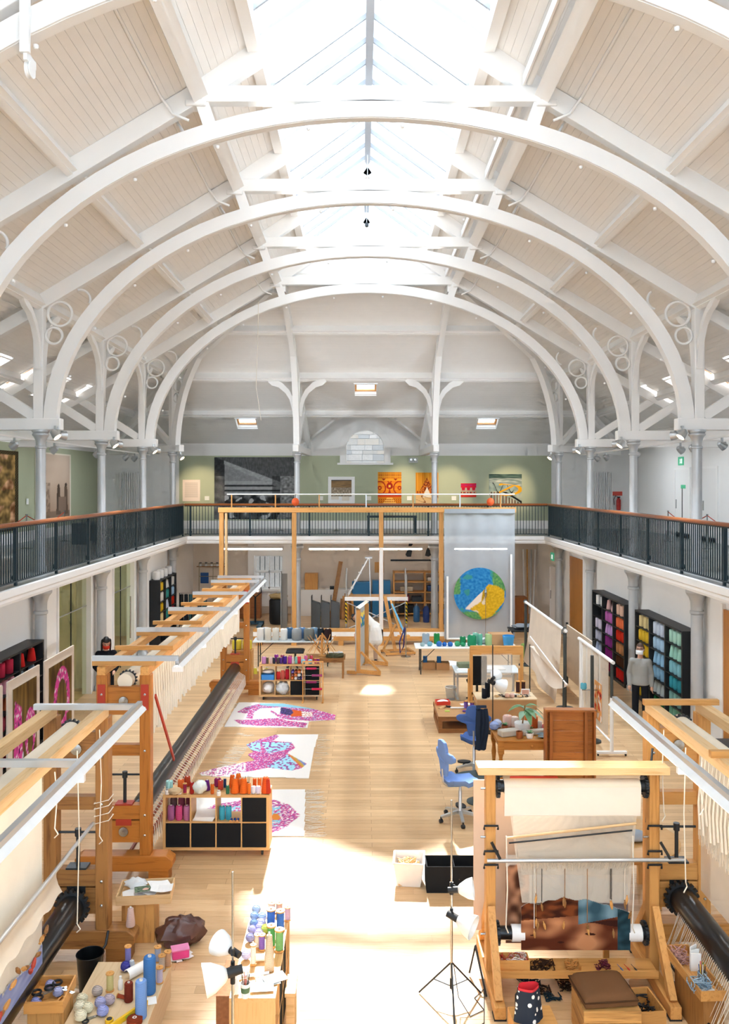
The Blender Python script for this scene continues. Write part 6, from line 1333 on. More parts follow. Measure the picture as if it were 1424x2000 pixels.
put('masking_roll', MB().tube([(-.05, 0, .03), (.05, 0, .03)], .03, 12), PAPER, 'fat white roll on the end-on shelf', 'roll', on(*z8(640, 665), ZC), .1, 50)
put('stained_block', MB().box(-.08, .08, -.3, .3, 0, .5), plain('mottled_terracotta', 'a06a44', .8, vary=.4, scale=30), 'mottled brown timber block beside the end-on cube shelf', 'block', (-1.39, 8.1, 0), bev=.005)
put('pale_stool', MB().box(-.05, .05, -.16, .16, .4, .44).box(-.04, .04, -.14, -.1, 0, .4).box(-.04, .04, .1, .14, 0, .4), PINE[0], 'pale pine stool beside the end-on shelf', 'stool', (-.81, 8.1, 0), bev=.004)
# ------------------------------------------------------------------ tapestries laid out on the floor
def w2z(X, Y): return (VX+F*(X-CX)/Y-300)*3.56, (VY+F*CZ/Y-1340)*3.56
def rug(name, x0, x1, y0, y1, fn, nu, nv, label, fr=None):
    t = T(name, label, 'tapestry', ((x0+x1)/2, (y0+y1)/2, 0)); cx, cy = (x0+x1)/2, (y0+y1)/2
    picture('woven_cloth', lambda u, v, d: (x0+(x1-x0)*u-cx, y0+(y1-y0)*v-cy, .012-d+.003*nz(u*5, v*5)), lambda u, v: fn(*w2z(x0+(x1-x0)*u, y0+(y1-y0)*v)), nu, nv, .011, WEAVE, t)
    if fr:
        q = random.Random(5); m = MB()
        for (ax, ay, bx, by, n, dx, dy, L) in fr:
            for i in range(n):
                f = q.random(); p = P(300+(ax+(bx-ax)*f)/3.56, 1340+(ay+(by-ay)*f)/3.56, .008)-Vector((cx, cy, 0)); pts = [p]
                for k in range(4): pts.append(pts[-1]+Vector((dx*L/4+q.uniform(-.04, .04), dy*L/4+q.uniform(-.04, .04), 0)))
                m.tube(pts, .004, 4)
        tag(m.to('fringe', STRING, t), kind='stuff')
    return t
PK = lambda x, y: ('cc528f' if nz(x*.09, y*.14) > -.06 else ('f2d8e6' if nz(x*.13, y*.2, 3) > .05 else '8a5aa0'))
R1C = [(590, 115), (730, 118), (900, 123), (1100, 158), (1270, 205), (1265, 238), (1085, 247), (1070, 295), (480, 286)]
R1A = [(580, 185), (640, 150), (740, 125), (900, 125), (1100, 155), (1270, 205), (1260, 238), (1080, 245), (960, 240), (880, 228), (810, 180), (820, 170), (875, 205), (885, 150), (740, 160), (700, 185), (690, 232), (640, 225), (655, 195)]
R1B = [(560, 240), (700, 235), (860, 225), (940, 245), (1070, 260), (1050, 293), (980, 286), (700, 278), (600, 268)]
def fR1(x, y):
    if not inpoly(x, y, R1C): return None
    if inpoly(x, y, [(885, 152), (960, 165), (972, 190), (950, 208), (880, 195)]): return '5a4a86' if nz(x*.1, y*.2) > 0 else '3a3a5a'
    if inpoly(x, y, [(955, 165), (1030, 178), (1030, 212), (960, 216), (950, 205), (972, 190)]): return 'd9622c'
    if inpoly(x, y, [(1030, 178), (1110, 188), (1100, 215), (1030, 218)]): return 'f4efe8' if nz(x*.12, y*.25) > -.15 else 'c0503a'
    if inpoly(x, y, R1A): return '8fc8dc' if (y < 137+(x-740)*.075 and x > 740) or nz(x*.05, y*.3, 9) > .42 else PK(x, y)
    if inpoly(x, y, R1B): return PK(x, y)
    return 'f3efea'
rug('eye_tapestry', -3.05, -.35, 18.05, 20.2, fR1, 150, 110, 'magenta eye-shaped tapestry on white cloth, farthest on the floor', [(480, 285, 590, 120, 26, -1, 0, .22)])
R2P = [(310, 610), (420, 575), (560, 545), (700, 520), (650, 480), (690, 460), (640, 410), (740, 370), (850, 340), (872, 352), (830, 385), (960, 395), (985, 435), (930, 470), (1065, 545), (1030, 575), (960, 592), (800, 572), (700, 592), (560, 615), (420, 635)]
R2C = [(690, 420), (862, 336), (1150, 335), (1112, 470), (1080, 648), (900, 640), (520, 636), (330, 626), (310, 610), (560, 545), (700, 520)]
def fR2(x, y):
    a, b = inpoly(x, y, R2P), inpoly(x, y, R2C)
    if not (a or b): return None
    if a:
        if inpoly(x, y, [(930, 478), (965, 488), (1065, 545), (1030, 574), (1000, 545)]): return ['e0703a', 'c8a04a', '7a8ac0', 'd84a8a'][int((x-y)*.045) % 4]
        if inpoly(x, y, [(740, 392), (962, 398), (930, 442), (800, 475)]) or inpoly(x, y, [(790, 560), (930, 480), (1000, 530), (975, 592), (850, 595)]) or inpoly(x, y, [(640, 405), (740, 385), (745, 460), (680, 450)]): return 'a4dcec' if nz(x*.05, y*.09, 2) > -.12 else '9a4a96'
        if x < 640 and nz(x*.075, y*.13, 5) < .0: return 'f3efea'
        return PK(x, y)
    return 'f3efea'
rug('figure_tapestry', -3.25, -.9, 15.0, 17.6, fR2, 140, 120, 'magenta and turquoise figure tapestry on white cloth, middle on the floor', [(660, 420, 560, 560, 40, -1, .1, .3), (1150, 335, 1100, 600, 24, 1, 0, .2), (600, 330, 700, 345, 12, -.6, .1, .2)])
R3P = [(300, 900), (420, 830), (600, 800), (830, 793), (940, 830), (1022, 905), (960, 950), (930, 980), (850, 1020), (700, 1040), (400, 1000)]
def fR3(x, y):
    if not inpoly(x, y, [(250, 722), (1060, 722), (1052, 1050), (250, 1050)]): return None
    if inpoly(x, y, R3P):
        if (x-850)**2/900+(y-915)**2/500 < 1: return 'e08a3a'
        if 480 < x < 880 and 840 < y < 980 and nz(x*.06, y*.08, 4) > .0: return '8fd0e0'
        return PK(x, y) if nz(x*.05, y*.1, 7) > -.3 else 'f3efea'
    return 'f3efea'
rug('leaf_tapestry', -2.95, -.65, 12.5, 14.5, fR3, 130, 110, 'magenta leaf tapestry on white cloth, half hidden behind near cube shelf', [(1060, 722, 1052, 1050, 60, 1, 0, .26)])
# ------------------------------------------------------------------ painted boards leaning at the left
def paint_board(y0, y1, seed, label):
    t = T('painted_board', label, 'board', (-5.78, (y0+y1)/2, 0)); L = y1-y0
    MB().box(-.03, 0, -L/2, L/2, .06, 1.98).to('panel', plain('primed_board', 'e3d5c6', .8), t)
    def fn(u, v):
        g = hx('4a3418', '8a6a34', .5+nz(u*9, v*3, seed))
        k = ((u-.55)/.33)**2+((v-.55)/.36)**2 if seed else 0
        p = (.45 < k < 1.15 and (u < .75 or v > .35)) if seed == 1 else (u < .42-.1*v and v < .9-.4*u and u > .02+.05*v) or (((u-.72)/.24)**2+((v-.45)/.26)**2 < 1 and ((u-.72)/.12)**2+((v-.38)/.18)**2 > 1)
        if p: return 'd8439c' if nz(u*22, v*22, seed) > -.2 else ('f0d8e8' if nz(u*15, v*15, 3) > 0 else '6a2a5a')
        if v < .3 and .35 < u < .6 and nz(u*12, v*9) > .15: return 'c8d0dc'
        return g
    picture('painting', lambda u, v, d: (.012-d, (u-.5)*(L-.34), .22+1.6*v), fn, 50, 70, .01, PRINT, t)
    for y in (-L/2+.25, L/2-.25):
        MB().tube([(-.05, y, 1.5), (-.42, y, .01)], .014, 6).to('prop_leg', DARKMET, t); MB().box(-.06, .1, y-.03, y+.03, 0, .06).to('foot', OLDW[0], t)
paint_board(13.7, 15.05, 0, 'cream bordered board with pink plant shapes, before the left bookcase'); paint_board(15.3, 16.85, 1, 'cream bordered board with pink loop, nearest the glazed room'); paint_board(12.1, 13.5, 0, 'cream bordered board at the left picture edge')
# ------------------------------------------------------------------ the giant frame across the far end
tE = T('giant_loom_frame', 'huge pine loom frame spanning the far end of the hall', 'loom', (0, 27.5, 0))
MB().box(-4.72, 4.78, -.09, .09, 4.22, 4.38).to('top_beam', LITE[0], tE, bev=.008)
for x in (-4.62, -2.3, .48, 2.4): MB().box(x-.07, x+.07, -.07, .07, .0, 4.22).to('post', LITE[2], tE, bev=.006)
MB().box(-4.5, -4.44, -.1, .1, 0, 4.2).to('pale_strip', PINE[2], tE)
MB().box(.42, .54, -.12, -.07, 0, 3.1).to('pale_strip', plain('chalk_white', 'e6dfd8'), tE)
for z0, z1, mt in ((.14, .28, LITE[0]), (.28, .42, PAPER), (.42, .5, LITE[0])): MB().box(-3.6, 2.5, -.12, .14, z0, z1).to('base_beam', mt, tE)
for x in (-3.4, -2.3, -.8, .48, 2.2): MB().box(x-.08, x+.08, -.2, .2, 0, .14).to('base_block', LITE[0], tE)
tr = T('light_pole', 'long white pole with standoffs above the giant loom frame', 'pole', (0, 27.5, 4.38))
MB().tube([(-4.45, 0, .42), (4.75, 0, .42)], .022, 10).to('pole', PAPER, tr, 50)
for x in (-4.3, -2.9, -1.5, 0, 1.5, 3.0, 4.3): MB().box(x-.018, x+.018, -.018, .018, 0, .42).to('standoff', [ALU, LITE[2]][int(abs(x*10)) % 2], tr)
ORG = plain('orange_buoy', 'dd5a28', .6)
for x, n in ((-2.25, 'left, by the column'), (3.95, 'right, above the gauze')):
    t = T('orange_ball', 'orange ball hung on the white pole, %s' % n, 'ball', (x, 27.35, 4.56)); MB().blob((0, 0, 0), .12, .12, .13, 16, 10).to('ball', ORG, t, 60); MB().tube([(0, 0, .12), (0, .13, .24)], .008, 6).to('loop', BLACKM, t)
ga = T('gauze_hanging', 'tall grey gauze hanging from the giant frame', 'hanging', (3.6, 27.3, 0))
MB().grid(lambda u, v: (-1.12+2.24*u, .03*math.sin(u*23)*(.3+v*.4)+.02, .22+4.1*v), 40, 10).to('gauze', cloth('grey_gauze', 'b7bdc2', .9, .72, 60), ga, 60)
for x, z1 in ((-1.02, 2.2), (1.0, 2.9)): MB().box(x-.03, x+.03, -.04, .0, .22, z1).to('side_batten', PAPER, ga)
MB().box(-1.12, 1.12, -.05, .0, 4.2, 4.34).to('top_hem', cloth('grey_hem', '9ca3a8'), ga); MB().tube([(-1.05, -.02, .22), (1.05, -.02, .22)], .03, 8).to('bottom_tube', PAPER, ga)
def globe(a, r):
    x, y = r*math.cos(a), r*math.sin(a)
    if inpoly(x, y, [(-.42, -.62), (.05, -.3), (.12, .1), (.35, .36), (.7, .28), (.95, .1), (.95, -.3), (.5, -.85), (.1, -1), (-.1, -.72)]): return hx('e8b92c', 'c99a20', .5+nz(x*14, y*14)) if nz(x*3, y*3, 2) > -.3 or x > .2 else 'e0cdb0'
    if inpoly(x, y, [(-.42, -.62), (.05, -.3), (.12, .1), (-.1, -.1), (-.6, -.6)]): return 'e6d6c4'
    if y < -.7 or (x > .5 and y > .1) or (x < -.75 and y > 0): return hx('3f7a52', '7aa85a', .5+nz(x*16, y*16))
    return hx('1f6aa8', '3f8fc0', .5+nz(x*12, y*12)) if nz(x*3, y*4, 5) > -.35 else '3f8f8a'
picture('roundel', lambda u, v, d: (.82*v*math.cos(2*PI*u), -.06+d, 1.66+.82*v*math.sin(2*PI*u)), lambda u, v: globe(2*PI*u, v), 90, 34, .02, WEAVE, ga)
MB().tube([(.18, -.07, 1.75), (.185, -.07, .25)], .006, 5).lathe([(.0, 1.5), (.03, 1.58), (.045, 1.7), (.03, 1.8), (0, 1.86)], 10, (.18, -.1, 0)).to('hanging_shuttle', STEEL, ga)
# ------------------------------------------------------------------ far tables and their yarn
def trestle(label, x0, x1, y0, y1, z, mt=PAPER):
    t = T('folding_table', label, 'table', ((x0+x1)/2, (y0+y1)/2, 0)); w_, d = (x1-x0)/2, (y1-y0)/2
    MB().box(-w_, w_, -d, d, z-.04, z).to('table_top', mt, t, bev=.01)
    for s in (-1, 1):
        for q in (-1, 1): MB().tube([(s*(w_-.15), q*(d-.08), 0), (s*(w_-.15), q*(d-.08), z-.04)], .016, 8).to('leg', DARKMET, t, 50)
        MB().tube([(s*(w_-.15), 0, .25), (s*(w_-.6), 0, z-.05)], .01, 6).to('brace', DARKMET, t)
    return t
TABG = plain('pale_grey_laminate', 'd5dadb', .35)
trestle('grey folding table with white, grey and black yarn cones, far left', -3.2, -.95, 24.1, 24.75, .72, TABG)
for i, (x, c, r, h, k, n) in enumerate(((-3.0, 'ece6e0', .1, .34, 'tube', 'white, leftmost'), (-2.79, 'e2dacb', .1, .34, 'tube', 'ivory'), (-2.57, 'dcd6ca', .1, .34, 'tube', 'cream'), (-2.34, 'e4e4e0', .1, .32, 'tube', 'off-white'), (-1.98, '9a9c9c', .14, .33, 'fat', 'mid grey fat'), (-1.63, '76766f', .15, .33, 'fat', 'dark grey fat'), (-1.3, '2a3036', .09, .33, 'tube', 'charcoal'), (-1.1, '3a2a2a', .11, .32, 'fat', 'brown black fat'))): Yn(k, c, (x, 24.3, .721), h, r, '%s yarn on the grey folding table' % n)
for i, (x, c) in enumerate(((-2.9, '9ab0cc'), (-2.2, '4a6a8a'), (-1.85, '5a7aa0'), (-1.5, '7a98b0'))): Yn('tube', c, (x, 24.6, .721), .3, .1, 'blue grey yarn behind the front row on grey table, %s from left' % ORD[i])
trestle('white folding table with blue and green wool, far right', 1.3, 4.05, 23.1, 23.8, .74)
for i, (x, y, c, k, h, r, n) in enumerate(((1.62, 23.65, '9aa8b0', 'tube', .28, .1, 'grey'), (1.92, 23.65, '2f8a4a', 'tube', .28, .08, 'green, rear left'), (2.62, 23.5, '2f8a5a', 'tube', .22, .08, 'green, centre'), (2.84, 23.3, '2f8f66', 'fat', .3, .12, 'emerald fat'), (3.08, 23.45, '6ab8a0', 'tube', .3, .07, 'sea green'), (3.32, 23.45, 'a9c48a', 'tube', .3, .1, 'pale olive'), (2.98, 23.65, '8fc8b4', 'tube', .3, .07, 'mint, rear'), (3.95, 23.7, '5a9a6a', 'tube', .22, .05, 'small green, right end'))): Yn(k, c, (x, y, .741), h, r, '%s yarn on the white folding table' % n)
for i, (x, c) in enumerate(((1.5, 'a0b8b8'), (1.7, '7ab0c0'), (1.95, '3f7ac0'), (2.1, '2f6ab8'), (2.25, '3a70b8'), (2.45, '4aa878'), (2.6, '3f9f70'))): Yn('ball', c, (x, 23.25+.03*(i % 2), .741), .1, .06+.008*(i % 3), 'wool skein ball along the white table front, %s from left' % ORD[i])
put('cardboard_carton', MB().box(-.32, .32, -.2, .2, 0, .3), CARD, 'closed brown cardboard carton on the white folding table', 'box', (3.66, 23.59, .741), bev=.006)
t = T('blue_bucket', 'bright blue plastic bucket on the white folding table', 'bucket', (3.82, 23.24, .741)); MB().lathe([(.12, 0), (.125, .01), (.16, .28), (.165, .28), (.155, .3), (.15, .3), (.115, .01)], 20).to('bucket', plain('blue_plastic', '3a93cf', .4), t, 40)
put('film_bundle', MB().blob((0, 0, .08), .13, .1, .08, 16, 8, .25, 17), MC['grey_film'], 'crumpled clear film bundle on the white folding table', 'plastic', (3.2, 23.66, .741), 0, 50)
for i, (x, y, c) in enumerate(((1.72, 23.9, 'b8895a'), (2.1, 23.85, 'b8895a'))):
    t = T('yarn_carton', 'open cardboard carton of blue yarn under the white table, %s' % ('left', 'right')[i], 'box', (x, y, 0)); open_box(t, .36, .3, .2, CARD, .01)
    for j in range(3): Yn(['tube', 'ball', 'ball'][j], ['2f6aa8', '3f80b8', '5a9ac8'][j], (x-.1+.1*j, y-.02*j, .012), .34 if j == 0 else .1, .06, '%s blue yarn in the %s carton' % (['tall', 'middle', 'right'][j], ('left', 'right')[i]))
put('round_mirror', MB().lathe([(.32, 0), (.33, .01), (.3, .02), (0, .02)], 30), PAPER, 'white oval disc lying on the floor behind the cartons', 'disc', (2.35, 24.6, 0), 0, 40)
# far cube shelf contents
ZF2 = .862
for i, (zx, zy, c, k, h, r, n) in enumerate(((460, 1150, 'c88ab8', 'tube', .16, .055, 'pink lilac'), (488, 1150, '6a5a4a', 'tube', .14, .03, 'brown'), (515, 1155, 'e8c8c0', 'tube', .15, .035, 'pale pink'), (543, 1150, '3a3a4a', 'tube', .14, .035, 'black blue'), (572, 1155, '5a4a4a', 'tube', .14, .04, 'dark brown'), (600, 1150, '5a3a8a', 'tube', .14, .035, 'violet'), (628, 1155, '4a2a8a', 'tube', .17, .05, 'deep violet'), (667, 1158, 'c04a9a', 'tube', .16, .05, 'magenta'), (695, 1150, 'e4dcdc', 'tube', .15, .03, 'white'), (720, 1152, '8ac8b8', 'cone', .17, .035, 'mint'), (748, 1145, 'd83a4a', 'tube', .16, .04, 'red'), (780, 1150, '8abcd0', 'fat', .1, .05, 'pale blue'), (835, 1155, '9ac0d0', 'fat', .1, .05, 'ice blue'), (880, 1150, 'c83a7a', 'bobbin', .12, .035, 'cerise'), (905, 1152, '8a3a9a', 'bobbin', .12, .035, 'purple'), (570, 1115, '9a3a9a', 'tube', .16, .05, 'purple, rear'), (620, 1115, 'a84a6a', 'tube', .15, .05, 'rose, rear'), (680, 1118, 'b03a5a', 'tube', .14, .04, 'crimson, rear'), (805, 1120, 'd06a9a', 'tube', .14, .04, 'pink, rear'), (850, 1120, 'c8485a', 'tube', .14, .04, 'coral, rear'))):
    p = P(400+zx/4.188, 1020+zy/4.188, ZF2); Yn(k, c, (max(-2.52, min(-1.18, p.x+.08)), min(20.72, max(20.47, p.y-.12)), ZF2), h, r, '%s yarn on top of the far cube shelf' % n)
x, z = cell(c2, 0, 0, p_, z_); put('blue_carton', MB().box(-.15, .15, -.17, .17, 0, .12), plain('blue_card', '3a8ad0', .5), 'blue and white carton in the far cube shelf', 'box', world(c2, (x+.167, .19, z+.001)))
put('linen_pile', MB().blob((0, 0, .05), .14, .15, .05, 14, 8, .1, 3), cloth('white_linen', 'eeeae4'), 'folded white linen on the blue carton', 'linen', world(c2, (x+.167, .19, z+.122)), 0, 60)
x, z = cell(c2, 0, 1, p_, z_); put('linen_pile', MB().blob((0, 0, .14), .15, .17, .14, 16, 10, .12, 8), MC['white_linen'], 'large heap of white linen, lower left of far cube shelf', 'linen', world(c2, (x+.167, .19, z+.001)), 0, 60)
x, z = cell(c2, 1, 1, p_, z_); put('film_bag', MB().blob((0, 0, .15), .16, .2, .15, 16, 10, .16, 14), MC['grey_film'], 'bulging clear bag spilling from the far cube shelf', 'bag', world(c2, (x+.167, .1, z+.001)), 0, 50)
x, z = cell(c2, 1, 0, p_, z_)
for i in range(3): Yn('fat', ['d83a3a', 'e06a5a', 'c82a3a'][i], world(c2, (x+.06+.105*i, .12, z+.001)), .18+.03*i, .05, 'red yarn in the far cube shelf, %s' % ('left', 'middle coral', 'right')[i])
x, z = cell(c2, 2, 0, p_, z_)
for r_ in range(3):
    for i in range(4):
        cc = [('e0702a', 'orange'), ('5a4a9a', 'violet'), ('e8e4e0', 'white'), ('8a3a2a', 'brown'), ('3a3a5a', 'navy')][(r_*3+i*2) % 5]; Yn('tube', cc[0], world(c2, (x+.05+.078*i, .2, z+.04+.075*r_)), .18, .036, '%s tube end-on in far cube shelf, %s row, %s from left' % (cc[1], ('bottom', 'middle', 'top')[r_], ORD[i]), None, PI/2, 0)
ra = T('bobbin_rack', 'slim wooden rack with red bobbins before the far cube shelf', 'rack', (-1.33, 20.28, 0))
for x in (-.2, .27): MB().box(x-.012, x+.012, -.02, .02, 0.03, .95).to('upright', LITE[2], ra); MB().box(x-.02, x+.02, -.16, .16, 0, .03).to('foot', LITE[1], ra)
MB().box(-.2, .27, -.012, .012, .93, .96).to('rail', LITE[0], ra)
for i, z in enumerate((.78, .62, .46, .3, .14)):
    MB().tube([(-.2, 0, z), (.27, 0, z)], .005, 6).to('spindle', STEEL, ra)
    if i < 4: MB().tube([(-.12+.13*(i % 2), 0, z), (.12+.13*(i % 2), 0, z)], .026, 10).to('bobbin', yarn(['c83a5a', 'a84a7a', '9a3a6a', 'd83a5a'][i]), ra, 50)
# umbrella swift on a stool table
tb = T('stool_table', 'small dark wood table under the yarn swift', 'table', (-1.08, 22.95, 0)); MB().box(-.55, .5, -.28, .3, .5, .54).to('table_top', OLDW[0], tb); MB().box(-.5, .46, -.24, .26, .42, .5).to('apron', OLDW[0], tb)
for x in (-.48, .44):
    for y in (-.22, .24): MB().box(x-.025, x+.025, y-.025, y+.025, 0, .42).to('leg', OLDW[2], tb)
swf = T('yarn_swift', 'wooden umbrella yarn swift of crossing laths', 'yarn swift', (-1.2, 22.95, .54)); MB().tube([(0, 0, 0), (0, 0, .62)], .02, 8).lathe([(.1, 0), (.1, .025), (.02, .03)], 12).to('spindle', LITE[2], swf, 40)
for k in range(12): a = k*PI/6; d = Vector((math.cos(a), math.sin(a), 0)); e = Vector((math.cos(a+.5), math.sin(a+.5), 0)); MB().bar(d*.05+Vector((0, 0, .08)), e*.4+Vector((0, 0, .52)), .016, .006).to('lath', LITE[0], swf); MB().bar(d*.05+Vector((0, 0, .56)), e*.38+Vector((0, 0, .12)), .016, .006).to('lath', LITE[0], swf)
put('ball_winder', MB().box(-.06, .06, -.04, .04, 0, .05).tube([(0, 0, .05), (0, 0, .14)], .02, 8).tube([(-.3, 0, .1), (.1, 0, .1)], .02, 8), TUBP, 'white ball winder on the small dark table', 'winder', (-.75, 22.95, .54))
o = tangle(40, .22, .12, .06, .012, 55, .25).to('brush_pile', yarn('5a5a44')); o.location = (-.85, 22.82, .54); tag(o, 'heap of dark khaki yarn on the small dark table', 'yarn')
t = T('yellow_carton', 'open cardboard carton of yellow cones by the far loom', 'box', (-2.75, 22.3, 0)); open_box(t, .5, .34, .24, CARD, .01)
for i in range(3): Yn('cone', 'd8c84a', (-2.9+.15*i, 22.28, .012), .36, .07, 'yellow cone in the cardboard carton, %s' % ('left', 'middle', 'right')[i])
put('plywood_box', MB().box(-.25, .25, -.2, .2, 0, .95), LITE[2], 'tall plain plywood box behind the far loom post', 'box', (-3.15, 21.75, 0), bev=.005)
for i in range(2): Yn('fat', 'd9c040', (-3.3+.26*i, 21.75, .951), .24, .12, 'yellow yarn package on the tall plywood box, %s' % ('left', 'right')[i])
t = T('swivel_chair', 'black swivel chair tucked under the grey folding table', 'chair', (-2.0, 24.05, 0)); pad(.5, .46, .1).to('seat', BLACKM, t, 60, loc=(0, 0, .42)); MB().lathe([(.03, .08), (.03, .42)], 10).to('column', DARKMET, t, 40)
for k in range(5): a = k*1.257; MB().bar((0, 0, .09), (.28*math.cos(a), .28*math.sin(a), .04), .04, .03).to('base_leg', BLACKM, t)
# ------------------------------------------------------------------ upright tapestry panel with triangular feet, easel, scaffold
up = T('weaving_screen', 'upright pine frame panel on triangular feet, seen edge-on', 'screen', (-.25, 23.1, 0), math.atan2(1.3, .25))
for x in (0.05, 1.27):
    MB().box(x-.05, x+.05, -.06, .04, 0.05, 1.75).to('post', LITE[2], up)
    MB().bar((x, -.02, .1), (x, -.62, .06), .06, .1).to('foot_rail', LITE[0], up); MB().bar((x, -.08, .62), (x, -.6, .1), .05, .08, (1, 0, 0)).to('brace', LITE[0], up); MB().box(x-.04, x+.04, .04, .3, .02, .1).to('rear_foot', LITE[0], up)
MB().box(0, 1.32, .04, .07, .1, 1.8).to('backing', plain('grey_felt', 'a9aaa6', .9), up); MB().grid(lambda u, v: (-.04+1.4*u, -.06+.15*v, 1.79+.03*math.sin(PI*v)), 8, 6).to('draped_cloth', CREAM, up, 60)
picture('sample_weave', lambda u, v, d: (.45+.5*u, -.005+d, 1.2+.4*v), lambda u, v: ['d8b83a', '2f7a5a', '3a7ab0', 'e0c860'][int(2+2*nz(u*3, v*3)+v*1.5) % 4], 20, 20, .03, WEAVE, up)
ea = T('easel', 'tall pine studio easel with a pale blue strip', 'easel', (1.0, 26.0, 0), .25)
MB().bar((-.1, .1, .06), (-.38, .28, 1.72), .1, .05, (0, 1, 0)).to('mast', LITE[2], ea); MB().bar((.15, .0, .25), (-.22, .2, 1.6), .06, .04, (0, 1, 0)).to('side_bar', LITE[2], ea); MB().bar((.2, -.04, .5), (-.2, .14, 1.5), .05, .02, (0, 1, 0)).to('blue_strip', plain('sky_blue_paint', '6fb6dc'), ea)
for y in (-.25, .3): MB().box(-.5, .42, y-.04, y+.04, .03, .09).to('base_rail', LITE[0], ea)
MB().box(-.45, -.37, -.25, .3, .06, .12).box(.3, .38, -.25, .3, .06, .12).to('base_side', LITE[1], ea); MB().bar((-.42, .28, .1), (-.1, .05, .9), .04, .06).to('stay', LITE[2], ea); MB().box(-.05, .3, -.12, .05, .48, .56).to('tray', LITE[0], ea)
for x in (-.48, .4):
    for y in (-.25, .3): MB().lathe([(.02, -.012), (.02, .012)], 8, (x, y, .02), Matrix.Rotation(PI/2, 4, 'Y')).to('castor', BLACKM, ea)
sf = T('scaffold_tower', 'aluminium scaffold tower with a platform and hazard-taped posts', 'scaffold', (.35, 28.6, 0))
for x in (-1.0, .98):
    for y in (-.35, .35): MB().tube([(x, y, .02), (x, y, 2.15 if y < 0 else 2.3)], .025, 8).to('standard', ALU, sf, 50)
    for z in (.4, .9, 1.3): MB().tube([(x, -.35, z), (x, .35, z)], .02, 8).to('rung', ALU, sf, 50)
MB().box(-1.0, 1.0, -.35, .35, 1.36, 1.42).to('platform', LITE[0], sf); MB().box(-1.05, 1.03, -.39, -.35, 1.3, 1.42).to('toe_board', PAPER, sf)
MB().tube([(-1, -.36, .35), (.98, -.36, 1.25)], .018, 8).to('cross_brace', ALU, sf, 50); MB().tube([(-1, -.36, 1.25), (.98, -.36, .35)], .018, 8).to('cross_brace', ALU, sf, 50); MB().tube([(-1, -.36, .3), (.98, -.36, .3)], .018, 8).to('ledger', ALU, sf, 50)
HZ = base('hazard_tape', 'e8c020', .5)
wv = N(HZ[1], 'ShaderNodeTexWave', wave_type='BANDS', bands_direction='DIAGONAL', i_Scale=5.); HZ[1].links.new(coords(HZ[1]), wv.inputs['Vector']); HZ[1].links.new(ramp(HZ[1], wv.outputs[0], [(.5, '1a1a1a'), (.52, 'e8c020')], 'CONSTANT'), HZ[2].inputs['Base Color'])
for x in (-1.0, .98): MB().lathe([(.032, .55), (.032, 1.35)], 10, (x, -.35, 0)).to('hazard_sleeve', HZ[0], sf, 50)
la = T('step_ladder', 'white aluminium step ladder standing on the scaffold platform', 'ladder', (-.05, 28.6, 1.42))
for y in (-.2, .2): MB().bar((-.55, y, 0), (.12, y, 1.25), .03, .07, (0, 1, 0)).to('stile', PAPER, la); MB().bar((.2, y, 0), (.16, y, 1.28), .03, .03, (0, 1, 0)).to('rear_stile', ALU, la)
for k in range(1, 5): f = k/5; MB().box(-.55+.67*f-.05, -.55+.67*f+.05, -.2, .2, 1.25*f-.01, 1.25*f+.015).to('tread', ALU, la)
MB().box(.02, .26, -.22, .22, 1.25, 1.29).to('top_step', ALU, la); MB().tube([(.18, -.2, .55), (.18, .2, .55)], .012, 6).to('rear_rung', ALU, la)
bs = T('rope_stanchion', 'chrome rope stanchion with purple rope beside the easel', 'barrier post', (1.17, 25.55, 0)); link('base_plate', CH[0], bs); link('pole', CH[1], bs)
tag(MB().tube([(1.14, 25.52, .88), (.98, 25.5, .45), (1.0, 25.5, .12), (1.1, 25.52, .3), (1.14, 25.54, .86)], .02, 8).to('purple_rope', cloth('purple_rope', '3a3a72'), None, 50), 'dark purple barrier rope looped from the chrome stanchion', 'rope')
# storage along the far wall
sv = T('storage_shelving', 'open pine shelving stacked with boxes below the tool rail', 'shelving', (2.2, 33.4, 0))
for x in (-1.1, .1, 1.2): MB().box(x-.03, x+.03, -.25, .25, 0, 1.75).to('upright', LITE[2], sv)
for z in (.12, .55, .95, 1.35, 1.72): MB().box(-1.1, 1.2, -.25, .25, z-.02, z+.02).to('shelf', LITE[0], sv)
for i, (x, z, sx, h, c, n) in enumerate(((-.7, .57, .2, .25, '8a2a32', 'wine red bundle'), (-.2, .57, .2, .2, '3a4048', 'charcoal bag'), (.5, .97, .3, .22, '2f4a78', 'navy bundle'), (.9, .57, .2, .15, 'e4e0da', 'white stack'), (-.6, .14, .3, .3, '2a2c30', 'black case'), (.6, .14, .3, .3, '6a6a66', 'grey canister'), (-.6, .97, .25, .18, 'b8a890', 'beige parcel'), (.5, 1.37, .3, .14, 'd8d4cc', 'pale carton'))): put('stored_bundle', MB().box(-sx, sx, -.18, .18, 0, h), plain('stored_%d' % i, c, .7), '%s on the far pine shelving' % n, 'box', (2.2+x, 33.4, z+.001), bev=.03)
put('tool_rail', MB().box(-.9, .9, -.03, 0, 0, .06), BLACKM, 'black magnetic tool rail on the far wall', 'tool rail', (1.9, YB, 2.08))
for i, (x, pts) in enumerate(((1.75, [(-.1, 0), (.06, .0), (.1, .2), (.06, .4), (.14, .5), (-.02, .54), (-.06, .3), (-.16, .08)]), (2.5, [(-.14, .04), (0, 0), (.1, .06), (.06, .2), (.12, .3), (.02, .42), (-.08, .28)]))): put('paper_silhouette', MB().prism(pts, -.02, 0, MXZ), BLACKM, 'black cut-out shape on the far wall, %s of two' % ('left', 'right')[i], 'cut-out', (x, YB, 2.25))
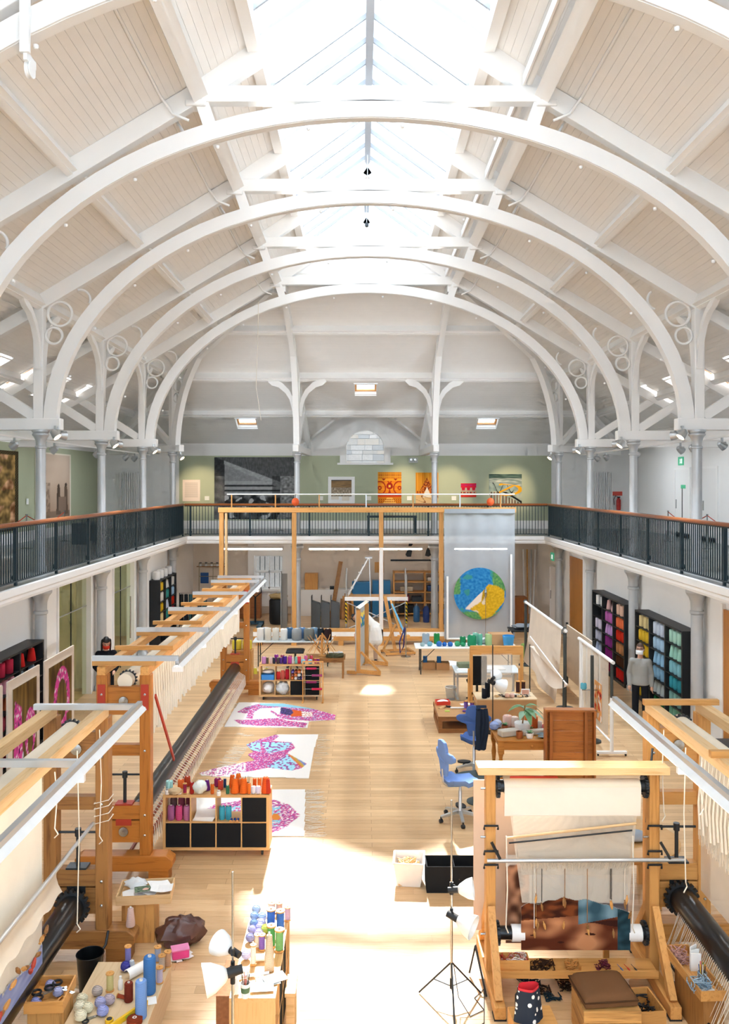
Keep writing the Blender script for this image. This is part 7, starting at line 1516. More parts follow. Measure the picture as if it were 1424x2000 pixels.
put('ochre_picture', MB().box(-.18, .18, -.02, 0, 0, .42), LITE[2], 'small ochre panel with dark figure on the far wall', 'picture', (.55, YB, 1.62))
put('blue_cabinet', MB().box(-.35, .35, -.22, .22, 0, 1.35), plain('cabinet_blue', '2f7ab0', .45), 'blue metal cabinet behind the scaffold, left', 'cabinet', (-.16, 33.3, 0), bev=.01); put('blue_cabinet', MB().box(-.35, .35, -.22, .22, 0, 1.4), MC['cabinet_blue'], 'blue metal cabinet behind the scaffold, right', 'cabinet', (.62, 33.3, 0), bev=.01)
for nm in ('blue_cabinet', 'blue_cabinet.001'): MB().box(-.33, -.005, -.235, -.22, .08, 1.28).to('door', MC['cabinet_blue'], bpy.data.objects[nm]); MB().box(.005, .33, -.235, -.22, .08, 1.28).to('door', MC['cabinet_blue'], bpy.data.objects[nm]); MB().box(.03, .06, -.25, -.235, .65, .8).to('handle', STEEL, bpy.data.objects[nm].children[1])
t = T('blue_drum', 'dark blue plastic drum with black lid by the far column', 'drum', (3.0, 31.6, 0)); MB().lathe([(.24, 0), (.26, .05), (.26, .5), (.22, .56)], 20).to('drum', plain('drum_blue', '28518f', .4), t, 40); MB().lathe([(.225, .56), (.23, .62), (0, .63)], 20).to('lid', BLACKM, t, 40)
for i, x in enumerate((1.9, 2.25, 2.55)): t = T('gas_bottle', 'dark cylinder standing by the far shelving, %s' % ORD[i], 'cylinder', (x, 32.0-.1*i, 0)); MB().lathe([(.11, 0), (.12, .03), (.12, .5), (.06, .6)], 14).to('cylinder', plain('bottle_%d' % i, ['35618a', '2a3f78', '77797a'][i], .4), t, 40); MB().lathe([(.03, .6), (.03, .68)], 10).to('valve', STEEL, t)
put('brown_plinth', MB().box(-.34, .34, -.3, .3, 0, 1.0), wood('stained_plinth', '9a5a28', '7a4218', 2, .5), 'tall brown timber plinth right of the gauze', 'plinth', (5.55, 31.5, 0), bev=.01)
for i in range(4): put('leaning_pole', MB().tube([(0, 0, 0), (.15+.06*i, 1.2, 2.55)], .03, 10), [PAPER, LITE[2], ALU, PAPER][i], 'long pole leaning in the far right corner, %s' % ORD[i], 'pole', (6.05+.1*i, 32.6, 0), 0, 50)
put('low_cupboard', MB().box(-1.0, 1.0, -.3, .3, 0, 1.02), WALLW, 'low white boxed ledge along the far wall', 'cupboard', (-1.55, 33.68, 0)); put('ledge_carton', MB().box(-.25, .25, -.2, .2, 0, .62), LITE[2], 'pine box standing on the white ledge', 'box', (-2.1, 33.6, 1.021), bev=.005)
put('leaning_timber', MB().bar((0, 0, 0), (.35, .7, 2.1), .16, .06, (0, 1, 0)), OLDW[2], 'dark timber mast leaning on the far wall', 'timber', (-1.3, 32.6, .02)); put('dark_camera', MB().box(-.08, .08, -.06, .06, 0, .12).lathe([(.05, 0), (.05, .06)], 10, (0, -.06, .06), Matrix.Rotation(PI/2, 4, 'X')), BLACKM, 'small dark object on the white ledge', 'object', (-1.3, 33.55, 1.021))
for i in range(6): put('timber_offcut', MB().bar((0, 0, 0), (.05, .25, .75+.1*(i % 3)), .09, .03, (0, 1, 0)), [OLDW[2], LITE[2]][i % 2], 'timber offcut leaning at the far wall, %s' % ORD[i], 'timber', (-.95+.1*i, 32.5, .01), .1*i)
for i in range(3):
    t = T('grey_bin_box', 'tall grey slotted box beside the far column, %s' % ('left', 'middle', 'right')[i], 'box', (-1.75+.34*i, 30.3, 0)); MB().prism([(-.15, 0), (.15, 0), (.15, .92), (-.15, 1.02)], -.2, .2, MXZ).to('box_body', plain('slate_board', '5d6062', .7), t); MB().box(-.16, -.14, -.21, .21, 0, 1.2).to('fin', DARKMET, t)
t = T('pump_truck', 'yellow and black pallet truck handle before the far window', 'pallet truck', (-4.0, 31.2, 0)); MB().tube([(0, 0, .1), (0, 0, 1.05)], .035, 8).to('mast', BLACKM, t, 50); MB().tube([(0, 0, 1.02), (-.2, 0, 1.2), (0, 0, 1.45), (.2, 0, 1.4), (.22, 0, 1.2), (0, 0, 1.02)], .02, 8).to('handle', BLACKM, t, 50); MB().box(-.3, -.14, -.9, .1, .03, .1).box(.14, .3, -.9, .1, .03, .1).box(-.3, .3, 0, .16, .03, .14).to('forks', plain('truck_blue', '3a5a6a'), t)
put('black_barrel', MB().lathe([(.3, 0), (.34, .1), (.34, .85), (.3, .9)], 18), BLACKM, 'black barrel heaped with cloth before the sash window', 'barrel', (-3.2, 31.6, 0), 0, 40); put('straw_heap', MB().blob((0, 0, .1), .34, .3, .1, 14, 8, .25, 41), cloth('straw_cloth', 'c2a878'), 'straw coloured cloth heap on the black barrel', 'cloth', (-3.2, 31.6, .9), 0, 60)
put('brown_chest', MB().box(-.55, .55, -.25, .25, 0, .95), wood('chest_brown', 'a8683a', '8a4f28', 0, .5), 'reddish brown chest below the far sash window', 'chest', (-4.55, 33.0, 0), bev=.01)
for i, x in enumerate((-2.88, -2.5)): t = T('grey_upright', 'slim grey shelving upright beside the far column, %s' % ('left', 'right')[i], 'upright', (x, 30.5, 0)); MB().box(-.1, .1, -.03, .03, 0, 1.95).to('panel', plain('putty_metal', 'b8b2aa', .5), t); MB().box(-.11, -.09, -.3, .03, 0, 2.05).to('edge', ALU, t)
put('wire_rack', MB().tube([(-.5, 0, 0), (-.5, 0, 2.3)], .014, 6).tube([(.5, 0, 0), (.5, 0, 2.3)], .014, 6).tube([(-.5, 0, 2.25), (.5, 0, 2.25)], .014, 6).tube([(-.5, 0, 1.8), (.5, 0, 1.8)], .012, 6).tube([(0, 0, 0), (0, 0, 2.25)], .01, 6), plain('brass_rail', '9a8a6a', .4, .5), 'thin brass clothes rail behind the giant frame', 'rail', (-5.5, 31.0, 0))
sh = tag(MB().box(-.6, .6, -.1, 0, 0, .03).to('jar_shelf', OLDW[0], loc=(-6.05, YB, 1.85)), 'small shelf of white jars at the far left', 'shelf')
for i in range(5): t = T('shelf_jar', 'white jar with dark lid on the small far shelf, %s from left' % ORD[i], 'jar', (-6.5+.22*i, YB-.06, 1.88)); MB().lathe([(.05, 0), (.05, .12)], 10).to('jar', PAPER, t, 40); MB().lathe([(.052, .12), (.052, .15), (0, .151)], 10).to('lid', BLACKM, t, 40)
put('blue_poster', MB().box(-.16, .16, -.01, 0, 0, .42), plain('poster_blue', '2a5a9a'), 'small blue poster on the far left wall', 'poster', (-6.35, YB, 1.2))
ct = T('coat_rack', 'dark coats crowded on a rack by the far left column', 'coat rack', (-5.75, 28.6, 0)); MB().tube([(-.45, 0, 0), (-.45, 0, 1.5), (.45, 0, 1.5), (.45, 0, 0)], .015, 6).to('rail', DARKMET, ct)
for i in range(6): MB().grid(lambda u, v: (-.38+.15*i+.06*math.sin(u*2*PI), (.06+.16*v)*math.cos(u*2*PI), 1.46-1.0*v), 14, 5).to('coat', [BLACKM, cloth('coat_grey', '2f3238'), cloth('coat_teal', '3a5a60')][i % 3], ct, 60)
# ------------------------------------------------------------------ right middle: low platform and bench
pf = T('low_platform', 'low two-deck brown wooden platform with open gap, on the floor', 'platform', (1.86, 18.35, 0))
PW = wood('platform_ply', 'b98a58', '9a6c3c', 0, .5); PE = wood('platform_edge', '8a5a30', '6a4020', 0, .5)
MB().box(-.42, .42, -.62, .62, .25, .34).to('top_deck', [PW], pf); MB().box(-.42, .42, -.62, .62, .0, .09).to('bottom_deck', PE, pf)
MB().box(-.425, .425, -.63, -.62, .25, .34).box(-.43, -.42, -.63, .62, .25, .34).to('edge_band', PE, pf)
for x in (-.38, .38):
    for y in (-.55, .55): MB().box(x-.04, x+.04, y-.05, y+.05, .09, .25).to('spacer_block', PE, pf)
t = T('red_tray', 'red plastic tray holding white paper on the low platform', 'tray', (1.62, 18.75, .341), .1); open_box(t, .3, .22, .08, plain('tray_red', 'd8402e', .45), .008); MB().grid(lambda u, v: (-.11+.24*u, -.08+.16*v, .05+.03*math.sin(3*u)), 6, 4).to('paper', PAPER, t)
put('white_roll', MB().tube([(-.2, 0, .02), (.2, 0, .02)], .018, 10), PAPER, 'thin white paper roll on the low platform', 'paper roll', (1.95, 18.35, .341), .02, 50); put('green_card', MB().box(-.05, .05, -.05, .05, 0, .01), plain('lime_card', 'a8b84a'), 'small green card on the low platform', 'card', (1.66, 18.15, .341))
for i, (x, y) in enumerate(((1.6, 18.45), (1.72, 18.48), (1.55, 18.38))): put('bobbin_heap', tangle(10, .05, .04, .02, .008, 100+i, .06), [PINE[0], BLACKM, PINE[0]][i], 'few small bobbins lying on the low platform, %s' % ('left', 'middle', 'nearest')[i], 'bobbins', (x, y, .341))
for i, (x, c) in enumerate(((2.08, '7a5aa8'), (2.2, '7a54a0'))): Yn('bobbin', c, (x, 18.35-.08*i, .341), .17, .055, 'purple yarn bobbin on the low platform, %s' % ('left', 'right')[i])
Yn('tube', '7a5aa8', (1.98, 18.1, .361), .12, .02, 'small purple tube lying on the low platform', None, PI/2, 1.3)
put('paper_bits', MB().box(-.12, .12, -.06, .06, 0, .006), PAPER, 'white sheet with red thread on the low platform', 'paper', (2.12, 18.72, .341), .2)
bx = T('long_carton', 'long brown cardboard bench carton with lamps and bobbins on it', 'bench', (2.88, 18.2, 0)); MB().box(-.62, .62, -.3, .3, 0, .64).to('carton', CARD, bx, bev=.006); MB().box(-.63, .63, -.31, .31, .64, .66).to('lid_board', PLY[0], bx)
for i in range(9): put('small_bobbin_pile', tangle(8, .07, .06, .03, .008, 120+i, .08), [PINE[0], plain('dark_bobbin', '4a3a34'), STRING][i % 3], 'little heap of bobbins on the cardboard bench, %s from left' % ORD[i], 'bobbins', (2.72+.08*i, 18.05+.06*(i % 3), .661))
put('picture_card', MB().box(-.09, .09, -.006, .006, 0, .14), PAPER, 'small framed sunset card standing on the cardboard bench', 'card', (3.32, 18.2, .661)); MB().box(-.075, .075, -.008, -.006, .02, .12).to('print', plain('sunset_print', 'e0a890'), bpy.data.objects['picture_card'])
for i, x in enumerate((2.42, 2.5)): Yn('tube', '22242a', (x, 17.98+.1*i, .661), .3 if i else .2, .055, 'black yarn tube on the cardboard bench, %s' % ('front', 'rear')[i])
for i, x in enumerate((3.2, 3.32)): Yn('bobbin', '4a2f2a', (x, 18.42, .661), .26, .05, 'dark brown tall bobbin on the cardboard bench, %s' % ('left', 'right')[i])
for i, (x, c) in enumerate(((2.9, 'e8b8a0'), (3.0, 'e8c0b0'))): Yn('ball', c, (x, 18.0, .661), .1, .05, 'peach wool ball on the cardboard bench, %s' % ('left', 'right')[i])
dl = T('clip_lamp_stand', 'black floor stand with two white clip lamp shades', 'lamp stand', (2.56, 17.75, 0)); MB().tube([(0, 0, .02), (0, 0, 1.82)], .011, 8).to('pole', BLACKM, dl, 50); MB().lathe([(.14, 0), (.14, .02), (.02, .03)], 16).to('base', BLACKM, dl, 40)
for p, a, s in (((.03, .05, 1.02), (.8, .2, -.35), 1.5), ((.03, .08, 1.12), (.4, .8, .1), 1.2)): MB().tube([(0, 0, p[2]), p], .012, 6).lathe([(.025, p[2]-.03), (.025, p[2]+.03)], 8).to('clamp', BLACKM, dl); lamp_head(dl, p, a, s)
put('wire_shade', MB().lathe([(.04, 0), (.1, .1), (.13, .2)], 10, m=rotm((0, 0, .12), 'Y', 1.2)), BLACKM, 'black wire lamp guard lying on the cardboard bench', 'lamp guard', (2.85, 18.25, .661)) if False else None
# ------------------------------------------------------------------ plant table
HT = wood('honey_table', 'c08038', '9a5f24', 0, .4)
wt_ = T('work_table', 'honey pine work table with turned legs, crowded with plants', 'table', (2.78, 15.2, 0)); MB().box(-.6, .6, -.45, .45, .71, .745).to('table_top', HT, wt_, bev=.008); MB().box(-.54, .54, -.4, .4, .56, .71).to('apron', HT, wt_)
for x in (-.53, .53):
    for y in (-.39, .39): MB().lathe([(.03, 0), (.04, .05), (.028, .12), (.045, .3), (.03, .42), (.05, .5), (.05, .56)], 12, (x, y, 0)).box(x-.05, x+.05, y-.05, y+.05, .5, .71).to('leg', HT, wt_, 40)
MB().lathe([(.02, 0), (.025, .015), (.01, .03)], 10, (0, -.4, .63), Matrix.Rotation(PI/2, 4, 'X')).to('knob', HT, wt_)
ZW = .746; TERRA = plain('terracotta', 'b5653e', .8); LEAF = plain('leaf_green', '5f8a5a', .5, vary=.25); LEAFP = plain('pale_leaf', '8fae92', .5, vary=.2); SOIL = plain('potting_soil', '3a2a20', .9)
def leaf(m, base_, dir_, up, L, w_, droop=.3):
    d = Vector(dir_).normalized(); s = d.cross(Vector(up)).normalized(); b = Vector(base_)
    pr = [0, .6, 1, .95, .6, .05]; vs = []
    for i, k in enumerate(pr):
        f = i/5; c = b+d*L*f+Vector((0, 0, -droop*L*f*f)); n = s.cross(d); vs += [c-s*w_*k/2+n*.02*L*k, c, c+s*w_*k/2+n*.02*L*k]
    for i in range(5): m.add([vs[3*i], vs[3*i+1], vs[3*i+4], vs[3*i+3]], [(0, 1, 2, 3)]); m.add([vs[3*i+1], vs[3*i+2], vs[3*i+5], vs[3*i+4]], [(0, 1, 2, 3)])
pl_ = T('umbrella_plant', 'large leafy potted plant with drooping pale green leaves', 'plant', (2.72, 15.32, ZW)); MB().lathe([(.08, 0), (.13, .02), (.15, .14), (.14, .15), (.12, .13)], 20).to('pot', TUBP, pl_, 40); MB().lathe([(.12, .125), (0, .13)], 16).to('soil', SOIL, pl_); MB().tube([(0, 0, .12), (.02, 0, .3), (.04, -.02, .46)], .012, 8).to('stem', OLDW[2], pl_)
for k in range(11): a = k*2.4; m = MB(); e = .2+.05*(k % 3); leaf(m, (.04, -.02, .44-.03*(k % 4)), (math.cos(a), math.sin(a), .55-.25*(k % 3)), (0, 0, 1), .3+.04*(k % 3), .12, .55); m.to('leaf', LEAFP if k % 2 else LEAF, pl_, 60)
def succulent(loc, label, pr, potm, n=12, L=.09):
    t = T('succulent', label, 'plant', loc); MB().lathe([(pr*.75, 0), (pr, pr*1.3), (pr*.9, pr*1.3), (pr*.85, pr*1.1)], 16).to('pot', potm, t, 40); MB().lathe([(pr*.86, pr*1.1), (0, pr*1.12)], 14).to('soil', SOIL, t)
    for k in range(n): a = k*2.4; m = MB(); leaf(m, (0, 0, pr*1.1), (math.cos(a), math.sin(a), .5+.14*(k % 5)), (0, 0, 1), L, .025, .1); m.to('leaf', LEAF, t, 60)
succulent((2.42, 15.42, ZW), 'spiky succulent in terracotta pot at the left table corner', .055, TERRA); succulent((2.76, 14.88, ZW), 'spiky succulent in a white bowl at the table front', .07, PAPER); succulent((2.86, 15.3, ZW), 'small orange flowering succulent beside the big plant', .04, TERRA, 8, .06)
for k in range(5): MB().blob((.03*math.cos(k*1.3), .03*math.sin(k*1.3), .1), .014, .014, .012, 8, 6).to('flower', ORG, bpy.data.objects['succulent.002'])
put('copper_pot', MB().lathe([(.05, 0), (.055, .01), (.06, .12), (.055, .12), (.05, .02), (0, .02)], 18), plain('copper', 'b87348', .35, .6), 'empty copper pot at the front of the work table', 'pot', (2.58, 14.86, ZW), 0, 40)
put('grey_box', MB().box(-.18, .18, -.09, .09, 0, .11), plain('warm_grey_box', 'c2b8a8', .6), 'long warm grey box on the work table', 'box', (2.42, 15.02, ZW), .35, bev=.02); put('grey_tray', MB().box(-.3, .3, -.06, .06, 0, .08), MC['warm_grey_box'], 'long pale tray lying across the work table', 'tray', (2.95, 15.12, ZW), .25, bev=.015)
put('foil_packet', MB().blob((0, 0, .045), .16, .08, .045, 14, 8, .2, 61), plain('foil_grey', '7a8a90', .3, .4), 'crumpled grey packet at the table front', 'packet', (3.05, 14.9, ZW), 0, 50); put('white_bundle', MB().blob((0, 0, .07), .12, .14, .07, 14, 8, .18, 62), MC['white_linen'], 'white cloth bundle at the right of the work table', 'cloth', (3.26, 14.98, ZW), 0, 50)
for i, (x, y, c, k, h, r, n) in enumerate(((2.3, 15.5, 'c0c4d8', 'ball', .1, .08, 'pale lilac'), (2.22, 15.36, 'a4b4dc', 'ball', .1, .08, 'light blue'), (2.5, 15.6, 'e0b8a8', 'fat', .2, .09, 'peach'), (2.62, 15.58, 'e6cfc0', 'fat', .18, .08, 'cream pink'), (2.85, 15.55, 'e07a3a', 'tube', .22, .05, 'orange'), (2.98, 15.5, 'd86a3a', 'tube', .2, .05, 'burnt orange'), (3.05, 15.42, 'e8e0da', 'tube', .14, .04, 'white'), (3.14, 15.3, 'd8707a', 'fat', .12, .075, 'coral pink'), (3.24, 15.42, '7a9ab8', 'tube', .18, .045, 'steel blue'), (3.3, 15.3, 'd8b090', 'bobbin', .18, .05, 'beige'))): Yn(k, c, (x, y, ZW), h, r, '%s yarn on the plant work table' % n)
put('bag_black', MB().blob((0, 0, .05), .14, .1, .05, 12, 8, .15, 63), BLACKM, 'small black pouch on the floor under the work table', 'pouch', (2.75, 15.25, 0), 0, 50)
# leaning drawer-like wooden tray
ld = T('leaning_crate', 'large shallow brown plank tray standing on edge', 'crate', (3.38, 14.58, 0), -.03); ld.scale = (.92, 1, 1.06)
for x in (-.46, .43): MB().box(x, x+.03, -.08, .1, 0, 1.22).to('side_board', SMOKEB if False else wood('mahogany_side', 'a8642e', '7c4419', 2, .45), ld)
MB().box(-.46, .46, -.08, .1, 1.22, 1.25).to('top_board', wood('mahogany_top', 'aa682f', '7c4419', 0, .45), ld); MB().box(-.46, .46, -.08, .1, 0, .03).to('bottom_board', MC['mahogany_top'], ld)
PLK = wood('mahogany_plank', 'bd7434', '8c4f20', 0, .45)
for k in range(7): MB().box(-.43, .43, .06, .08, .03+.17*k+.003, .2+.17*k-.003).to('plank', PLK, ld)
for x in (-.34, .3): MB().box(x-.03, x+.03, -.02, .06, .03, 1.22).to('batten', MC['mahogany_side'], ld)
# ------------------------------------------------------------------ drafting table, small loom, bin
dt = T('drafting_table', 'white laminate drafting table with steel legs', 'table', (2.85, 20.75, 0)); MB().box(-.78, .78, -.42, .42, .65, .68).to('table_top', TABG, dt, bev=.006)
for s in (-1, 1): MB().box(s*.72-.025, s*.72+.025, -.36, -.31, .06, .65).box(s*.72-.025, s*.72+.025, .31, .36, .06, .65).to('leg', ALU, dt); MB().box(s*.72-.03, s*.72+.03, -.42, .42, .02, .06).to('foot', ALU, dt)
MB().box(-.72, .72, .3, .33, .4, .46).to('stretcher', ALU, dt)
put('drawing_pad', MB().box(-.24, .24, -.2, .2, 0, .03), PAPER, 'white drawing pad on the drafting table', 'pad', (3.05, 20.75, .681), .04, bev=.003); put('green_case', MB().box(-.16, .16, -.14, .14, 0, .1), plain('khaki_case', '6a7054', .6), 'small khaki case on the drafting table', 'case', (2.35, 20.95, .681), .1, bev=.01); put('paper_tablet', MB().box(-.15, .15, -.12, .12, 0, .012), PAPER, 'white sheets at the left of the drafting table', 'paper', (2.3, 20.6, .681), -.2)
oc = T('office_chair', 'black mesh back office chair behind the small loom', 'chair', (2.58, 20.12, 0)); MB().box(-.2, .2, -.06, -.02, .5, 1.12).to('backrest', BLKCLOTH, oc, bev=.02); pad(.46, .44, .1).to('seat', BLKCLOTH, oc, 60, loc=(0, .2, .42)); MB().lathe([(.03, .08), (.03, .44)], 10, (0, .2, 0)).to('column', DARKMET, oc, 40)
for k in range(5): a = k*1.257; MB().bar((0, .2, .09), (.28*math.cos(a), .2+.28*math.sin(a), .04), .04, .03).to('base_leg', BLACKM, oc)
sl_ = T('small_loom', 'small pine upright loom with clear warp before the drafting table', 'loom', (2.95, 19.75, 0))
for x in (-.58, .58): MB().box(x-.035, x+.035, -.03, .03, .05, 1.4).to('post', LITE[2], sl_); MB().box(x-.03, x+.03, -.3, .3, 0, .06).to('foot', LITE[1], sl_); MB().bar((x-.06, -.02, .05), (x-.06, -.02, .9), .04, .05, (0, 1, 0)).to('side_support', LITE[2], sl_)
MB().box(-.6, .6, -.04, .04, 1.22, 1.42).to('top_board', LITE[0], sl_, bev=.006); MB().box(-.58, .58, -.03, .03, .3, .36).to('bottom_rail', LITE[0], sl_)
m = MB(); threads(m, (-.35, -.045, 1.25), (.35, -.045, 1.25), (-.35, -.035, .34), (.35, -.035, .34), 70, .0018); tag(m.to('warp', STRING, sl_), kind='stuff')
MB().grid(lambda u, v: (-.36+.72*u, -.05, .36+.86*v), 2, 2).to('warp_web', cloth('thin_warp_film', 'efeae2', .9, .22), sl_)
t = T('mesh_bin', 'silver wire mesh waste bin beside the drafting table', 'bin', (1.98, 20.5, 0)); MB().lathe([(.1, .01), (.135, .3)], 24).to('mesh_wall', cloth('wire_mesh', '9a9c9c', .5, .45), t, 40); MB().ring((0, 0, .3), .135, .007, 2, 24, 6).to('rim', ALU, t); MB().lathe([(.1, 0), (.1, .012), (0, .012)], 20).to('base', ALU, t)
# ------------------------------------------------------------------ cloth stands along the right
PIPEB = plain('grey_pipe', '4a4e4c', .5, .5); CANV = cloth('cream_canvas', 'e6d6c4', .9, 1, 80)
cs = T('cloth_stand', 'pair of dark pipe posts carrying a white pole hung with cream canvas', 'stand', (4.5, 22.0, 0))
for y in (-2.35, 2.35): MB().tube([(0, y, .03), (0, y, 1.86)], .04, 10).to('post', PIPEB, cs, 50); MB().lathe([(.2, 0), (.2, .03), (.05, .05)], 16, (0, y, 0)).to('base', PIPEB, cs, 40)
MB().tube([(0, -2.45, 1.79), (0, 2.5, 1.79)], .035, 10).to('white_pole', PAPER, cs, 50)
for y in (-2.35, 2.35): MB().lathe([(.06, -.05), (.06, .05)], 10, (0, y, 1.79), Matrix.Rotation(PI/2, 4, 'X')).to('coupler', STEEL, cs, 40)
cv = T('canvas_hanging', 'long cream canvas hanging from the white pole', 'cloth', (4.5, 22.0, 0)); MB().grid(lambda u, v: (.02+.05*math.sin(u*11)*(1-v)-.16*(1-v)**2, -1.9+3.6*u, .28+1.52*v-.35*(1-v)*(1-u)), 40, 16).to('canvas', CANV, cv, 70)
pb = T('pinboard', 'large beige pinboard panel standing behind the canvas', 'board', (5.1, 20.7, 0), .0); MB().box(-.02, .02, -1.25, 1.25, .25, 1.55).to('board', plain('beige_pinboard', 'dccbb6', .85), pb); MB().box(-.03, .03, -1.28, -1.25, 0, 1.6).box(-.03, .03, 1.25, 1.28, 0, 1.6).to('edge_post', DARKMET, pb)
put('white_board', MB().box(-.02, .02, -.3, .3, 0, 1.5), PAPER, 'narrow white board leaning before the pinboard', 'board', (4.85, 19.15, .0), .1)
hm = T('sling_cloth', 'narrow cream cloth slung between two thin rods', 'cloth', (3.98, 19.2, 0)); MB().tube([(-.0, -1.9, 1.1), (.05, 2.1, 1.36)], .014, 8).to('rod', PAPER, hm, 50); MB().grid(lambda u, v: (-.02+.1*math.sin(PI*v), -1.7+3.5*u, 1.12+.06*u-.42*v*math.sin(PI*min(1, u*.9+.1))), 30, 8).to('sling', CANV, hm, 70)
for y in (-1.6, 1.9): MB().tube([(0, y, .0), (0, y, 1.14+.06*(y > 0))], .016, 8).to('support_rod', PIPEB, hm, 50)
Yn('fat', '6ab8c8', (4.28, 17.15, 1.05), .12, .06, 'turquoise ball end of the crossbar beside the canvas', None); Yn('cone', 'e07a7a', (4.62, 17.15, 1.05), .2, .05, 'coral pink cone on the crossbar beside the canvas', None)
cb = T('crossbar_stand', 'dark pipe stand with a thin steel crossbar before the canvas', 'stand', (4.45, 17.15, 0)); MB().tube([(0, 0, .03), (0, 0, 1.72)], .035, 10).to('post', PIPEB, cb, 50); MB().lathe([(.18, 0), (.18, .03), (.04, .05)], 16).to('base', PIPEB, cb, 40); MB().tube([(-.2, 0, 1.03), (.22, 0, 1.03)], .012, 8).to('crossbar', STEEL, cb, 50); MB().ring((0, 0, .62), .08, .012, 2, 16, 6).to('collar_ring', BLACKM, cb)
ws = T('warp_rail', 'white wheeled rail stand hung with white warps and small tapestry', 'stand', (4.58, 17.4, 0))
for y in (-1.15, 1.15): MB().tube([(0, y, .06), (0, y, 1.1)], .035, 10).to('lower_post', PAPER, ws, 50); MB().tube([(0, y, 1.1), (0, y, 1.8)], .03, 10).to('upper_post', PIPEB if y < 0 else PAPER, ws, 50); MB().box(-.28, .28, y-.04, y+.04, .05, .09).to('foot', PAPER, ws)
for y in (-1.15, 1.15):
    for x in (-.26, .26): MB().lathe([(.025, -.012), (.025, .012)], 10, (x, y, .026), Matrix.Rotation(PI/2, 4, 'Y')).to('castor', BLACKM, ws)
MB().tube([(0, -1.25, 1.78), (0, 1.3, 1.78)], .035, 10).to('top_pole', PAPER, ws, 50); MB().tube([(0, -1.15, .25), (0, 1.15, .25)], .02, 8).to('lower_bar', PAPER, ws, 50)
m = MB(); threads(m, (0, -.95, 1.78), (0, 1.0, 1.78), (0, -.9, .3), (0, .9, .3), 90, .003); tag(m.to('warp', STRING, ws), kind='stuff')
for i, (y0, y1, z0) in enumerate(((.5, .8, .5), (.15, .35, .7), (-.45, -.2, .9))): MB().grid(lambda u, v: (.015*math.sin(u*9), y0+(y1-y0)*u, z0+(1.76-z0)*v), 8, 6).to('warp_skein', cloth('white_skein', 'ece6dc', .9, .8), ws, 60)
picture('small_tapestry', lambda u, v, d: (-.03+d, -.55+.5*u, .45+.75*v), lambda u, v: ['2a1a14', 'c8402a', 'e0a060', 'e8dcd0', '7a3020'][int(2.5+2.6*nz(u*4, v*5, 3)) % 5], 24, 36, .015, WEAVE, ws)
# dark things half seen on the right floor
put('grey_tool_bins', MB().box(-.3, .3, -.3, .3, 0, .5), plain('bin_grey', '5a5c5e', .6), 'grey bin beside the nearest sliding door', 'bin', (6.3, 15.4, 0), bev=.02)
sc2 = T('sample_table', 'dark table heaped with grey cloth and green yarn, far right', 'table', (4.75, 26.2, 0)); MB().box(-.4, .4, -.35, .35, .68, .72).to('table_top', BLACKM, sc2)
for x in (-.36, .36):
    for y in (-.3, .3): MB().box(x-.02, x+.02, y-.02, y+.02, 0, .68).to('leg', BLACKM, sc2)
put('grey_cloth_heap', MB().blob((0, 0, .08), .3, .22, .08, 16, 8, .25, 71), cloth('grey_marl', '8a8e94'), 'heap of grey and white cloth on the far right table', 'cloth', (4.75, 26.2, .721), 0, 60)
Yn('fat', '8aa85a', (4.62, 24.95, 0), .5, .16, 'tall olive green yarn package standing on the floor far right')
# ------------------------------------------------------------------ people
SKIN = plain('skin', 'd9a78c', .55, vary=.05)
def soft(name, mb, mt, parent, vox=.012, it=4):
    o = mb.to(name, mt, parent); r = o.modifiers.new('remesh', 'REMESH'); r.mode = 'VOXEL'; r.voxel_size = vox; r.use_smooth_shade = True
    s = o.modifiers.new('smooth', 'SMOOTH'); s.iterations = it; s.factor = .5; return o
def limb(m, pts, rs): 
    P_ = []; R_ = []
    for (a, b), (ra, rb) in zip(zip(pts, pts[1:]), zip(rs, rs[1:])):
        for k in range(6): f = k/6; P_.append(Vector(a).lerp(Vector(b), f)); R_.append(ra+(rb-ra)*f)
    P_.append(Vector(pts[-1])); R_.append(rs[-1]); m.tube(P_, R_, 12)
    for p, r in zip(pts, rs): m.blob(p, r, r, r, 10, 8)
def hand(m, w_, d, side):
    """palm, four bent fingers and a thumb at its side, from the wrist along d"""
    w_, d = Vector(w_), Vector(d).normalized(); s = Vector(side).normalized(); n = d.cross(s)
    m.tube([w_, w_+d*.04, w_+d*.085], [.026, .034, .032], 10)
    for i, (o, L) in enumerate(((-.027, .062), (-.009, .074), (.009, .07), (.026, .056))):
        b = w_+d*.08+s*o; m.tube([b, b+d*L*.45+n*.006, b+d*L*.8+n*.018, b+d*L+n*.032], [.0095, .009, .0085, .007], 8)
    b = w_+d*.03-s*.03; m.tube([b, b+d*.025-s*.022+n*.008, b+d*.055-s*.026+n*.018], [.012, .0105, .008], 8)
